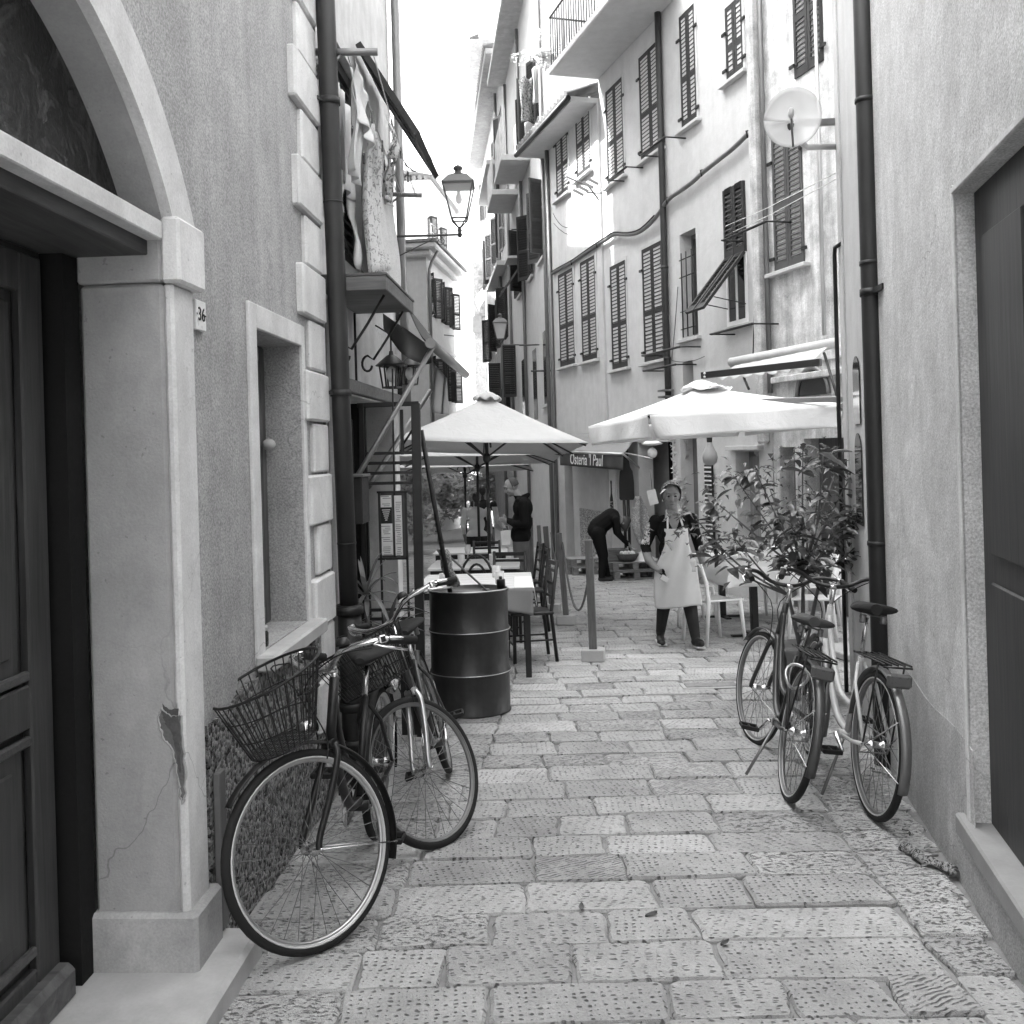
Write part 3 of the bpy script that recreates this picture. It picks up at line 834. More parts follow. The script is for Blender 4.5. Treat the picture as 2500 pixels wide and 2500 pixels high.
# ------------------------------------------------------------------ second right house (narrow strip beyond the pipe)
r2 = thing('white_house', 'narrow strip of white wall carrying the satellite dish beyond the right downpipe', 'house', FR(2.8, 0, gz(6)))
RE = FR.hit(2047, 600, -.06)[0]
w = MB(); w.fbox(FR, RC, RE, -5, -.06, -.5, 7.5); w.build('wall', M_PLA_M2, r2)
w = MB(); w.fbox(FR, RE - .28, RE - .1, -.061, -.045, -.4, 7.5, ch=.004); w.build('pilaster', M_PLA_M, r2)
for zc, hh in ((2.02, .34), (1.5, .5)):
    pts = [FR(RE - .75 + .14 * math.cos(a), -.055, zc + .12 * math.sin(a)) for a in [math.pi * i / 10 for i in range(11)]] + [FR(RE - .89, -.055, zc - hh), FR(RE - .61, -.055, zc - hh)]
    MB().prism(pts, FR.v * .006).build('arched_vent', M_GLASS, r2)
w = MB()
z1 = FR.hit(2050, 510, .1)[1]
w.tube([FR(RE - .25, -.05, z1), FR(RE - .12, -.02, z1), FR(RE - .08, -.02, z1 - .05), FR(RE - .07, -.02, z1 - .8), FR(RE - .07, -.02, gz(7))], .016, 8); w.build('gas_pipe', M_IRON, r2)
# satellite dish on a steel arm
pe = P(2046, 297, 7.02); pa = P(1888, 305, 6.85)
t = thing('satellite_dish', 'round white satellite dish on a steel arm high on the right', 'satellite dish', P(1935, 360, 6.9))
MB().bar(pe, pa, .035, .05, ch=.004).build('arm', M_STEEL, t)
MB().tube([P(2046, 358, 7.0), P(1970, 360, 6.9), P(1952, 345, 6.88), P(1945, 325, 6.86)], .022, 10).build('elbow_pipe', M_ALU, t)
nd = (V((-.35, -1.0, .25))).normalized(); dc = P(1935, 286, 6.75); x = nd.cross(UPV).normalized(); yv = x.cross(nd)
dm = MB()
def dish(a, b):
    r_ = a * .235; th = b * 2 * math.pi
    return dc + x * r_ * .86 * math.cos(th) + yv * r_ * 1.02 * math.sin(th) + nd * (r_ * r_ * .9 - .05)
dm.sheet(dish, 8, 36, .006)
dm.build('reflector', clear('dish_mesh', .5, .5, .5), t)
fp = dc + nd * .22 - yv * .10
q = MB(); q.tube([dc - yv * .23 + nd * .0, fp], .008, 6); q.tube([dc + x * .02 + yv * .0, fp + yv * .03], .006, 6); q.build('feed_arm', M_STEEL, t)
q = MB(); q.ell(fp, (.022, .022, .04)); q.build('receiver', M_CONC, t)
q = MB(); q.box(P(1930, 322, 6.8), (.05, .05, .12), ch=.01); q.build('mount', M_IRON, t)

# ------------------------------------------------------------------ shuttered houses on the right (frame FM)
def winpx(pxl, yt, yb, pxr, v=0.0):
    ym = (yt + yb) / 2
    ul = FM.hit(pxl, ym, v)[0]; ur = FM.hit(pxr, ym - 10, v)[0]
    return min(ul, ur), max(ul, ur), FM.hit(pxl, yb, v)[1], FM.hit(pxl, yt, v)[1]
UC = .20
m1 = thing('cream_house', 'cream house with dark closed shutters above the restaurant terrace', 'house', FM(-2.5, 0, gz(15)))
HC = (-3.5, -2.97, 3.2, 4.82); HE = (-2.5, -1.15, -1.2, 1.62); HD = (-3.35, -2.78, -1.2, 1.75); HW = (-5.12, -4.5, .1, 1.45); HN = (-3.3, -2.95, 1.95, 2.85)
w = MB(); wallholes(w, FM, -5.45, UC, -1.2, 12.5, [HC, HE, HD, HW, HN], .28); w.build('wall', M_PLA_M, m1)
w = MB(); w.fbox(FM, -5.45, UC, -7, -.6, -1.2, 12.5); w.fbox(FM, UC - .1, UC - .002, -.6, -.004, -1.2, 12.5); w.fbox(FM, -5.45, UC - .11, -.59, -.30, -1.2, -1.19); w.build('house_body', M_PLA_M, m1)
w = MB()
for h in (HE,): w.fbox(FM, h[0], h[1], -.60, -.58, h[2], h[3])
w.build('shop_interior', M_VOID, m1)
MB().fbox(FM, HN[0], HN[1], -.27, -.24, HN[2], HN[3]).build('fixed_light', M_GLASS, m1)
dd = MB().fbox(FM, HD[0], HD[1], -.26, -.22, HD[2], HD[3]).build('door', mat('door_paint_grey', .16, .5), m1)
MB().fbox(FM, HD[0] + .06, HD[1] - .06, -.221, -.205, HD[2] + .5, HD[3] - .1, ch=.01).build('door_panel', MATS['door_paint_grey'], dd)
ww = MB().fbox(FM, HW[0], HW[1], -.25, -.21, HW[2], HW[3]).build('wooden_shutter', wood('shutter_bare', .22, .7, 2), m1)
for a, b in ((HW[0] + .04, (HW[0] + HW[1]) / 2 - .02), ((HW[0] + HW[1]) / 2 + .02, HW[1] - .04)):
    for c, e in ((HW[2] + .06, HW[2] + .75), (HW[2] + .82, HW[3] - .06)): MB().fbox(FM, a, b, -.211, -.198, c, e, ch=.008).build('board', MATS['shutter_bare'], ww)
MB().fbox(FM, HW[0] - .12, HW[1] + .12, -.01, .10, HW[3] + .02, HW[3] + .08, ch=.006).build('ledge', M_PLA_M2, m1)
cw = MB().fbox(FM, HC[0], HC[1], -.24, -.20, HC[2], HC[3]).build('window', M_FRAMEW, m1)
MB().fbox(FM, HC[0] + .06, HC[1] - .06, -.199, -.195, HC[2] + .08, HC[3] - .08).build('pane', M_GLASS, cw)
bb = MB()
for u in (-3.40, -3.22, -3.06): bb.tube([FM(u, .03, HC[2] + .02), FM(u, .03, HC[3] - .3)], .011, 6)
for z in (3.35, 3.62, 4.15, 4.42): bb.tube([FM(HC[0], .02, z), FM(HC[1], .02, z)], .010, 6)
bb.build('window_bars', M_IRON, m1)
MB().fbox(FM, HC[0] - .1, HC[1] + .1, -.01, .07, HC[2] - .06, HC[2] - .005, ch=.006).build('window_sill', M_PLA_M2, m1)
W1 = [winpx(1493, 651, 903, 1531), winpx(1571, 609, 885, 1620), winpx(1482, 223, 457, 1523), winpx(1563, 140, 398, 1615), winpx(1662, 40, 320, 1700), winpx(1773, 20, 203, 1815)]
for k, a in enumerate(W1): shuttered_window(m1, FM, *a, sill=True, trim=.05)
# window with the lower leaves swung out
a = winpx(1774, 465, 800, 1824); hs = a[2] + (a[3] - a[2]) * .50
wf = MB()
wf.fbox(FM, a[0], a[1], .002, .022, a[2], a[2] + .06); wf.fbox(FM, a[0], a[0] + .05, .002, .022, a[2] + .06, hs); wf.fbox(FM, a[1] - .05, a[1], .002, .022, a[2] + .06, hs); wf.fbox(FM, (a[0] + a[1]) / 2 - .02, (a[0] + a[1]) / 2 + .02, .002, .022, a[2] + .06, hs)
wf = wf.build('window', M_WHITEP, m1)
MB().fbox(FM, a[0] + .05, a[1] - .05, .003, .008, a[2] + .06, hs).build('pane', M_GLASS, wf)
wi = (a[1] - a[0]) / 2 - .005
for k in range(2):
    o_ = FM(a[0] + k * (wi + .01), .0, hs); shutter_leaf(m1, FM, o_, FM.u, FM.v, UPV, wi, a[3] - hs, None, .97)
    dwn = (FM.v * .64 - UPV * .77).normalized(); outv = (FM.v * .77 + UPV * .64).normalized()
    shutter_leaf(m1, FM, FM(a[0] + k * (wi + .01), .02, hs - .02) + dwn * 1.0, FM.u, outv, -dwn, wi - .03, 1.0, None, .97)
st = MB(); st.tube([FM(a[0] + .03, .02, a[2] + .25), FM(a[0] + .03, .50, hs - .62)], .008, 5); st.tube([FM(a[1] - .03, .02, a[2] + .25), FM(a[1] - .03, .50, hs - .62)], .008, 5); st.build('stay', M_IRON, m1)
MB().fbox(FM, a[0] - .1, a[1] + .1, -.01, .07, a[2] - .07, a[2] - .01, ch=.006).build('window_sill', M_PLA_M2, m1)
# drying rods standing off the wall
for (x1, y1, x2, y2, v) in ((1570, 860, 1660, 856, .34), (1573, 899, 1650, 897, .34), (1737, 806, 1838, 801, .36), (1765, 566, 1872, 563, .34), (1563, 357, 1625, 358, .34), (1485, 428, 1530, 420, .3)):
    p, q = FM.hit(x1, y1, v), FM.hit(x2, y2, v); z = (p[1] + q[1]) / 2
    rd = MB(); rd.tube([FM(p[0], v, z), FM(q[0], v, z)], .018, 6)
    for u in (p[0], q[0]): rd.tube([FM(u, -.02, z), FM(u, v + .03, z)], .012, 6)
    rd.build('drying_rod', M_IRON, m1)
# string courses / faint shop panel
MB().fbox(FM, -5.42, -3.55, -.002, .012, 2.60, 2.64).build('panel_edge', M_PLA_M2, m1)
# balcony with plants at the top
BZ = FM.hit(1470, 184)[1]
bl = MB(); bl.fbox(FM, -3.2, UC + .02, -.01, .98, BZ, BZ + .14, ch=.02); bl.build('balcony_slab', M_PLA_M, m1)
rl = MB()
for i in range(28):
    u = -3.15 + i * .122; rl.tube([FM(u, .94, BZ + .14), FM(u, .94, BZ + 1.05)], .009, 5)
for i in range(8):
    v = .06 + i * .125; rl.tube([FM(UC - .03, v, BZ + .16), FM(UC - .03, v, BZ + 1.05)], .009, 5)
rl.tube([FM(-3.2, .94, BZ + 1.05), FM(UC - .03, .94, BZ + 1.05), FM(UC - .03, .0, BZ + 1.05)], .018, 6); rl.build('balcony_railing', M_IRON, m1)
# conduits and downpipes of this house
t = thing('downpipe', 'long thin downpipe between the two columns of closed shutters', 'downpipe', FM(-2.55, .08, 2))
MB().tube([FM(-2.555, .07, z) for z in (12, 6, 3, 1.7)], .052, 12).build('pipe', M_PIPE, t)
for z in (6.42, 2.95, 4.4): MB().tube([FM(-2.555, .07, z - .02), FM(-2.555, .07, z + .02)], .06, 12).build('bracket', M_PIPE, t)
for i in range(4): MB().fbox(FM, -2.68, -2.44, .03, .20, 2.42 - i * .10, 2.45 - i * .10).build('connector', M_STEEL, t)
# wide square conduit and thin pipe at the joint with the weathered house
t = thing('service_duct', 'tall weathered concrete duct running up between two house fronts', 'duct', FM(-5.35, .08, 1))
MB().fbox(FM, -5.42, -5.27, .0, .13, 1.55, 12, ch=.03).build('duct', M_PLA_OLD, t)
MB().tube([FM(-5.52, .05, 12), FM(-5.52, .05, 2.2)], .034, 8).build('thin_pipe', M_STEEL, t)
# weathered house at the near end
m0 = thing('weathered_house', 'weathered stained house front behind the satellite dish', 'house', FM(-6.3, 0, gz(11.5)))
HA = (-6.95, -6.15, -1.2, 1.6); HB = (-5.95, -5.6, -1.2, 1.5)
w = MB(); wallholes(w, FM, -7.6, -5.45, -1.2, 11, [HA, HB], .25, -.01); w.build('wall', M_PLA_OLD, m0)
w = MB(); w.fbox(FM, -7.6, -5.451, -6, -.4, -1.2, 11); w.build('house_body', M_PLA_OLD, m0)
MB().fbox(FM, HA[0], HA[1], -.25, -.22, HA[2], HA[3]).build('door', wood('door_mid', .10, .5, 2), m0)
MB().fbox(FM, HB[0], HB[1], -.25, -.22, HB[2], HB[3]).build('side_door', M_FRAMEW, m0)
ar = MB()
ua, wa = FM.hit(1985, 965)
pts = [FM(ua + .30 * math.cos(q), .006, wa + .30 * math.sin(q)) for q in [math.pi * i / 16 for i in range(17)]]
ar.prism(pts, FM.v * -.004); ar.build('arched_fanlight', M_GLASS, m0)
ar = MB(); ar.tube([FM(ua + .33 * math.cos(q), .01, wa + .33 * math.sin(q)) for q in [math.pi * i / 16 for i in range(17)]], .028, 6); ar.build('arch_moulding', M_STEEL, m0)
a = winpx(1888, 330, 665, 1960); shuttered_window(m0, FM, a[0], a[1], a[2], a[3], sill=True, trim=0, rail=.46, mt=M_LOUV2)
a = winpx(1940, 60, 235, 2010); shuttered_window(m0, FM, a[0], a[1], a[2] + .2, a[2] + 1.9, sill=False, trim=0)
MB().fbox(FM, -7.6, -5.46, -.01, .06, 2.32, 2.40, ch=.01).build('string_course', M_PLA_OLD, m0)
MB().fbox(FM, -7.6, -5.46, -.01, .02, 2.52, 2.56, ch=.004).build('moulding', M_PLA_OLD, m0)
q = MB(); q.tube([FM.__call__(FM.hit(1993, 120, .06)[0], .06, z) for z in (9, 5, 2.8)], .024, 8); q.build('wall_pipe', M_ALU, m0)
# lower white house
m2 = thing('white_house', 'white shuttered house with a low tiled eave left of the cream house', 'house', FM(1.8, 0, gz(19)))
UE = 3.32; EZ = FM.hit(1440, 205, .45)[1] - .05
w = MB(); wallholes(w, FM, UC, UE, -1.3, EZ, [(2.15, 2.65, -1.3, 1.3)], .22, .03); w.build('wall', M_PLA_M2, m2)
w = MB(); w.fbox(FM, UC, UE, -6, -.30, -1.3, EZ); w.fbox(FM, UE - .1, UE - .002, -.3, .028, -1.3, EZ); w.build('house_body', M_PLA_M2, m2)
MB().fbox(FM, 2.15, 2.65, -.19, -.15, -1.3, 1.3).build('door', M_FRAMEW, m2)
e = MB(); e.fbox(FM, UC + .03, UE + .35, -.2, .55, EZ, EZ + .10, ch=.01); e.build('eave', M_PLA_M, m2)
for i in range(17):
    u = UC + .12 + i * .2
    q = MB(); q.tube([FM(u, .62, EZ + .14), FM(u, -.6, EZ + .55)], .085, 8); q.build('roof_tile', M_TILE, m2)
MB().tube([FM(UC + .03, .60, EZ + .06), FM(UE + .35, .60, EZ + .04)], .055, 8).build('gutter', M_PIPE, m2)
for a in (winpx(1366, 671, 897, 1402, .03), winpx(1420, 640, 884, 1456, .03), winpx(1358, 314, 491, 1387, .03), winpx(1407, 252, 442, 1441, .03)):
    shuttered_window(m2, FM, *a, sill=True, trim=.09, v=.03, trimmat=M_PLA_M2)
MB().fbox(FM, UC - .02, UC + .19, -.002, .045, -1.3, EZ - .01, ch=.006).build('corner_strip', M_PLA_M2, m2)
MB().tube([FM(UE - .22, .08, EZ), FM(UE - .22, .08, -1)], .045, 8).build('rain_pipe', M_STEEL, m2)
MB().fbox(FM, UC + .2, 1.75, .028, .045, -1.2, .33).build('dado', roughcast('roughcast_pale', .40), m2)
# cable slung along the facades
pts = [(1846, 318), (1828, 326), (1790, 362), (1745, 398), (1716, 421), (1690, 445), (1660, 467), (1631, 488), (1600, 532), (1566, 564), (1535, 573), (1501, 572), (1480, 585), (1460, 597), (1430, 618), (1398, 640), (1370, 655), (1348, 668)]
cp = []
for (x_, y_) in pts:
    u, z = FM.hit(x_, y_, .07); cp.append(FM(u, .07, z))
cb = thing('power_cable', 'thick bundled power cable slung along the house fronts on the right', 'cable', cp[0])
def smooth_path(p, k=3):
    out = []
    for i in range(len(p) - 1):
        a, b, c, d = p[max(i - 1, 0)], p[i], p[i + 1], p[min(i + 2, len(p) - 1)]
        for j in range(k):
            t_ = j / k
            out.append(.5 * ((2 * b) + (c - a) * t_ + (2 * a - 5 * b + 4 * c - d) * t_ * t_ + (3 * b - a - 3 * c + d) * t_ ** 3))
    return out + [p[-1]]
MB().tube(smooth_path(cp), .034, 8).build('cable', M_STEEL, cb)
MB().tube([p + V((0, 0, .035)) + FM.v * .02 for p in smooth_path(cp[8:])], .016, 6).build('thin_cable', M_PIPE, cb)
for i in (1, 4, 7, 13, 15): MB().tube([cp[i] - FM.v * .07 + V((0, 0, .05)), cp[i] + FM.v * .04 + V((0, 0, .03)), cp[i] + FM.v * .02 - V((0, 0, .06))], .012, 5).build('cable_clip', M_IRON, cb)
# white washing lines from the dish house across to the cream house
for k, (x1, y1, x2, y2, lb) in enumerate(((2048, 418, 1772, 552, 'upper'), (2048, 433, 1790, 566, 'lower'))):
    a = P(x1, y1, 7.0); u, z = FM.hit(x2, y2, .34); b = FM(u, .34, z)
    mid = (a + b) / 2 - V((0, 0, .02))
    tag(MB().tube([a, mid, b], .0045, 5).build('washing_line', M_WHITEP), lb + ' of two white washing lines crossing in front of the shutters', 'washing line')
# TV antenna on the corner of the cream house
c0 = FM(*[FM.hit(1455, 470, .25)[0], .25, FM.hit(1455, 470, .25)[1]])
t = thing('antenna', 'small grey television antenna on a bracket at the corner of the white house', 'antenna', c0)
q = MB(); q.tube([P(1462, 488, 17.2), P(1437, 455, 17.1), P(1382, 431, 17.0)], .016, 6); q.tube([P(1470, 472, 17.3), P(1432, 470, 17.1)], .014, 6); q.build('boom', M_STEEL, t)
q = MB()
for i in range(4):
    c = P(1412 + i * 12, 470 - i * 9, 17.05); q.box(c, (.22, .02, .05), Matrix.Rotation(.5, 3, 'Y'))
q.build('reflector', M_STEEL, t)
# ------------------------------------------------------------------ far houses on the right
def open_leaf(parent, fr, u, v0, w0, wd, h, mt=None, ang=90):
    d = (fr.v * math.sin(rad(ang)) + fr.u * math.cos(rad(ang))).normalized(); n = d.cross(UPV)
    return shutter_leaf(parent, fr, fr(u, v0, w0), d, n, UPV, wd, h, mt, .45)
e1 = thing('tall_house', 'tall narrow house with open shutters and washing beyond the white house', 'house', FE(4, 0, gz(24)))
w = MB(); w.fbox(FE, .02, 9.4, -6, 0, -2, 13.2); w.build('wall', M_PLA_M, e1)
e = MB(); e.fbox(FE, -.1, 9.6, -.3, .55, 13.2, 13.36, ch=.02); e.build('eave', M_PLA_B, e1)
for (u, w0, h) in ((1.2, 2.6, 1.7), (3.4, 2.3, 1.8), (6.2, 2.3, 1.8), (1.3, 6.0, 1.7), (3.6, 6.0, 1.7), (6.4, 6.0, 1.7), (1.4, 9.2, 1.7), (3.8, 9.2, 1.7), (6.5, 9.2, 1.7)):
    gl = MB().fbox(FE, u - .4, u + .4, -.02, .006, w0, w0 + h).build('window', M_GLASS, e1)
    MB().fbox(FE, u - .5, u + .5, .001, .07, w0 - .09, w0 - .02).build('sill', M_PLA_M2, gl)
    if w0 > 3 and RND.random() < .5: open_leaf(e1, FE, u + .42, .01, w0, .38, h, RND.choice((M_LOUV, M_LOUV2)), ang=RND.uniform(15, 60))
    if w0 > 3 and RND.random() < .5: open_leaf(e1, FE, u - .46, .01, w0, .38, h, RND.choice((M_LOUV, M_LOUV2)), ang=RND.uniform(120, 170))
for px, py0, w_, hh in ((1255, 840, .40, 1.62), (1218, 886, .45, 1.5)):
    u, z = FE.hit(px + 4, py0, .0)
    open_leaf(e1, FE, u, .01, z - hh, w_, hh, M_LOUV, 90)
for (u, z) in ((4.2, 9.0), (7.4, 9.0)):
    bs = MB().fbox(FE, u - 1.1, u + 1.1, 0, .75, z - .15, z, ch=.01).build('balcony', M_PLA_M, e1)
    MB().fbox(FE, u - 1.08, u + 1.08, .70, .72, z, z + .95).build('balcony_panel', M_PLA_OLD, bs)
for u in (.35, 5.0, 8.9): MB().tube([FE(u, .06, 13), FE(u, .06, -1)], .05, 6).build('rain_pipe', M_STEEL, e1)
for (a, b, c, d) in ((1312, 842, 1262, 842), (1345, 905, 1296, 905), (1290, 560, 1240, 560)):
    u, z = FE.hit(a, b, 0); MB().tube([FE(u, 0, z), FE(u, .45, z)], .02, 5).build('drying_rod', M_IRON, e1)
pn = MB(); u, z = FE.hit(1284, 640, .0)
pn.fbox(FE, u - .1, u + .9, .02, .5, z + .1, z + .16); pn.build('hood', M_PLA_M2, e1)
# swung-out shutter
u, z = FE.hit(1282, 640, .0)
dwn = (FE.v * .6 - UPV * .8).normalized(); shutter_leaf(e1, FE, FE(u - .3, .02, z) + dwn * 1.1, FE.u, (FE.v * .8 + UPV * .6).normalized(), -dwn, .75, 1.1, M_LOUV2, .97)
e2 = thing('tall_house', 'tallest pale house with two stepped eaves against the sky', 'house', FE(15, 0, gz(36)))
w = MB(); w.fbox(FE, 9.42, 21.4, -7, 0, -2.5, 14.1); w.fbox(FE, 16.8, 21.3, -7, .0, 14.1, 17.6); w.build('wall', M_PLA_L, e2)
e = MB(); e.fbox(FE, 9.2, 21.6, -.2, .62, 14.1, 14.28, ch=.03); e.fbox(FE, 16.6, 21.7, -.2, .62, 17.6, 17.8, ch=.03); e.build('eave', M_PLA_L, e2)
q = MB()
for z in (14.32, 17.84):
    u = 9.3 if z < 15 else 16.7
    while u < 21.6: q.tube([FE(u, .66, z), FE(u, .3, z + .1)], .1, 6); u += .24
q.build('roof_tiles', M_TILE, e2)
for (u, w0, h) in ((11, 2, 1.7), (13.5, 2, 1.7), (16, 2, 1.7), (19, 2, 1.7), (11, 5.3, 1.8), (13.5, 5.3, 1.8), (16, 5.3, 1.8), (19, 5.3, 1.8), (11.2, 8.4, 1.8), (13.8, 8.4, 1.8), (16.5, 8.4, 1.8), (19, 8.4, 1.8), (11.4, 11.4, 1.7), (14, 11.4, 1.7), (17, 11.4, 1.7), (19.5, 11.4, 1.7)):
    MB().fbox(FE, u - .45, u + .45, -.02, .006, w0, w0 + h).build('window', M_GLASS, e2)
    for s_ in (-1, 1):
        if RND.random() < .6: open_leaf(e2, FE, u + s_ * .48, .01, w0, .42, h, RND.choice((M_LOUV, M_LOUV2)), ang=90 - s_ * RND.uniform(45, 80))
MB().tube([FE(12.3, .08, 14), FE(12.3, .08, -2)], .06, 6).build('rain_pipe', M_STEEL, e2)
MB().fbox(FE, 10.2, 15.5, 0, .6, 10.9, 11.05).build('balcony', M_PLA_M, e2); MB().fbox(FE, 10.2, 15.5, 0, .35, 7.6, 7.75).build('string_course', M_PLA_M, e2)
# old stone house closing the lane
p0 = P(1152, 640, 62); p1 = P(1206, 640, 62); zb = gz(62) - .5
e3 = thing('stone_house', 'old rubble stone house with brick courses closing the view on the right', 'house', ((p0.x + p1.x) / 2, 62, gz(62)))
w = MB(); w.hexa([(p0.x, 62, zb), (p1.x + 3, 62, zb), (p1.x + 3, 72, zb), (p0.x, 72, zb), (p0.x + .05, 62, p0.z), (p1.x + 3, 62, p1.z), (p1.x + 3, 72, p1.z), (p0.x, 72, p0.z)])
w.build('wall', mat('rubble', .24, .95, var=.5, scale=1.6, fine=9, fvar=.3, bump=1, bscale=6, dist=.1), e3)
for i in range(6): MB().box((p1.x - .3, 61.95, p1.z - .7 - i * .55), (1.5, .16, .2)).build('brick_course', M_TILE, e3)
q = MB(); q.hexa([P(1160, 735, 61), P(1206, 672, 61), P(1206, 700, 60), P(1170, 760, 60), P(1160, 728, 61), P(1206, 665, 61), P(1206, 693, 60), P(1170, 752, 60)]); q.build('lean_to_roof', M_TILE, e3)
wn_ = MB(); wn_.box(P(1165, 792, 61.9), (.6, .08, 1.1)); wn_.build('window', M_STEEL, e3)
# ------------------------------------------------------------------ far houses on the left
FH = Fr(P(1042, 700, 36).x, 36, .13, 1)
h2 = thing('pale_house', 'pale far house with moulded eave left of the lamp bracket', 'house', FH(2, 0, gz(38)))
EZ2 = P(1045, 612, 36).z
w = MB(); w.fbox(FH, 0, 5.4, -9, 0, -2.5, EZ2); w.build('wall', M_PLA_M, h2)
e = MB(); e.fbox(FH, -.55, 5.9, -9.5, .5, EZ2, EZ2 + .22, ch=.05); e.fbox(FH, -.3, 5.6, -9.3, .25, EZ2 - .25, EZ2, ch=.05); e.build('eave', M_PLA_M2, h2)
q = MB(); q.fbox(FH, -.6, 5.95, -9.5, .55, EZ2 + .221, EZ2 + .33); q.build('roof_edge', M_TILE, h2)
for u in (1.0, 3.1, 4.8):
    for z in (EZ2 - 2.4, EZ2 - 5.6):
        MB().fbox(FH, u - .4, u + .4, -.02, .012, z, z + 1.6).build('window', M_GLASS, h2)
        open_leaf(h2, FH, u + .42, .012, z, .4, 1.6, M_LOUV, 35); open_leaf(h2, FH, u - .44, .012, z, .4, 1.6, M_LOUV, 145)
for v in (-1.2, -3.0):
    for z in (EZ2 - 2.6, EZ2 - 5.8):
        q = MB(); q.fbox(FH, -.02, .02, v - .4, v + .4, z, z + 1.5); q.build('window', M_GLASS, h2)
MB().fbox(FH, -.04, 5.45, -9, .05, EZ2 - 3.6, EZ2 - 3.42, ch=.02).build('string_course', M_PLA_M2, h2)
MB().tube([FH(.12, .45, EZ2), FH(.12, .2, EZ2 - .4), FH(.12, .09, EZ2 - .7), FH(.12, .09, -2)], .06, 6).build('rain_pipe', M_STEEL, h2)
FH1 = Fr(P(1030, 520, 47).x, 47, .13, 1)
h1 = thing('pale_house', 'taller pale house with gabled tiled eave just left of the lantern', 'house', FH1(2, 0, gz(49)))
EZ1 = P(1030, 458, 47).z
w = MB(); w.fbox(FH1, 0, 6, -12, 0, -3, EZ1); w.build('wall', M_PLA_M, h1)
e = MB(); e.fbox(FH1, -.6, 6.6, -12.5, .6, EZ1, EZ1 + .25, ch=.05); e.build('eave', M_PLA_M2, h1)
q = MB()
for i in range(26): q.tube([FH1(-.6 + i * .28, .7, EZ1 + .3), FH1(-.6 + i * .28, -2, EZ1 + 1.0)], .13, 6)
for i in range(30): q.tube([FH1(-.7, .4 - i * .3, EZ1 + .3), FH1(1.5, .4 - i * .3, EZ1 + .9)], .13, 6)
q.build('roof_tiles', M_TILE, h1)
for u in (1.6, 4.2):
    MB().fbox(FH1, u - .45, u + .45, -.02, .012, EZ1 - 2.6, EZ1 - .9).build('window', M_GLASS, h1)
    open_leaf(h1, FH1, u + .5, .012, EZ1 - 2.6, .45, 1.7, M_LOUV, 30)
MB().tube([FH1(-.05, -1.6, EZ1), FH1(-.05, -1.6, 0)], .07, 6).build('rain_pipe', M_STEEL, h1)
q = MB(); a, b = P(1052, 545, 44), P(1072, 562, 44)
for k in range(3): q.tube([a - V((0, 0, k * .4)), b - V((0, 0, k * .4))], .015, 5)
q.tube([b, b - V((0, 0, 1.2))], .02, 5); q.tube([a, a - V((0, 0, 1.2))], .02, 5); q.build('roof_railing', M_STEEL, h1)
# houses along the left of the terrace, out of sight behind the cafe front, added and sized to shade the lane
for (y0, y1, x0, x1, H, lb) in ((6.7, 18.3, -3.2, -4.0, 16.0, 'unseen tall house added behind the cafe terrace to shade the lane'), (18.35, 21.7, -4.1, -4.4, 11.4, 'unseen low house added mid row to let sun reach the white house'), (21.75, 36.5, -4.5, -6.2, 21.0, 'unseen house added at the far end of the row to shade the far right houses')):
    q = MB(); q.hexa([(x0 - 7, y0, -3), (x0, y0, -3), (x1, y1, -3), (x1 - 7, y1, -3), (x0 - 7, y0, H), (x0, y0, H), (x1, y1, H), (x1 - 7, y1, H)])
    t = thing('plastered_house', lb, 'house', ((x0 + x1) / 2, (y0 + y1) / 2, gz((y0 + y1) / 2)))
    q.build('wall', M_PLA_M, t)
    q = MB(); q.hexa([(x0 - 7.3, y0, H), (x0 + .45, y0, H), (x1 + .45, y1, H), (x1 - 7.3, y1, H), (x0 - 3.5, y0, H + 1.6), (x0 - 3.4, y0, H + 1.6), (x1 - 3.4, y1, H + 1.6), (x1 - 3.5, y1, H + 1.6)]); q.build('roof', M_TILE, t)
# ------------------------------------------------------------------ cafe house on the left
UF = FL.hit(962, 640, -.03)[0]
ch_ = thing('cafe_house', 'light plastered cafe front with washing above its door, beyond the left downpipe', 'house', FL(2.5, 0, gz(6)))
w = MB(); wallholes(w, FL, 1.63, UF, -.6, 8.5, [(2.02, UF - .2, -.6, 1.93), (2.15, 2.75, 2.75, 4.05)], .3, -.03); w.build('wall', M_PLA_B, ch_)
w = MB(); w.fbox(FL, 1.64, UF, -5, -.6, -.6, 8.5); w.fbox(FL, UF - .12, UF - .002, -.6, -.034, -.6, 8.5); w.fbox(FL, 1.431, 1.64, -5, -.05, -.6, 8.5); w.build('house_body', M_PLA_B, ch_)
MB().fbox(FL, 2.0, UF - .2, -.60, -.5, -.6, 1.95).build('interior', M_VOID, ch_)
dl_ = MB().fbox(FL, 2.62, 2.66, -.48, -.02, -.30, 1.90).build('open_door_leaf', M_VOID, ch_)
for a_, b_ in ((-.2, .55), (.65, 1.8)): MB().fbox(FL, 2.605, 2.625, -.40, -.10, a_, b_, ch=.006).build('door_panel', M_BLACKW, dl_)
MB().fbox(FL, 1.66, 2.03, -.031, .012, -.5, 2.42, ch=.01).build('pilaster', M_PLA_M2, ch_)
MB().fbox(FL, 2.02, UF - .1, -.031, .02, 1.94, 2.02, ch=.006).build('door_lintel', M_BEAM, ch_)
shutter_leaf(ch_, FL, FL(2.15, -.12, 2.75), FL.u, FL.v, UPV, .6, 1.3, M_LOUV, .5)
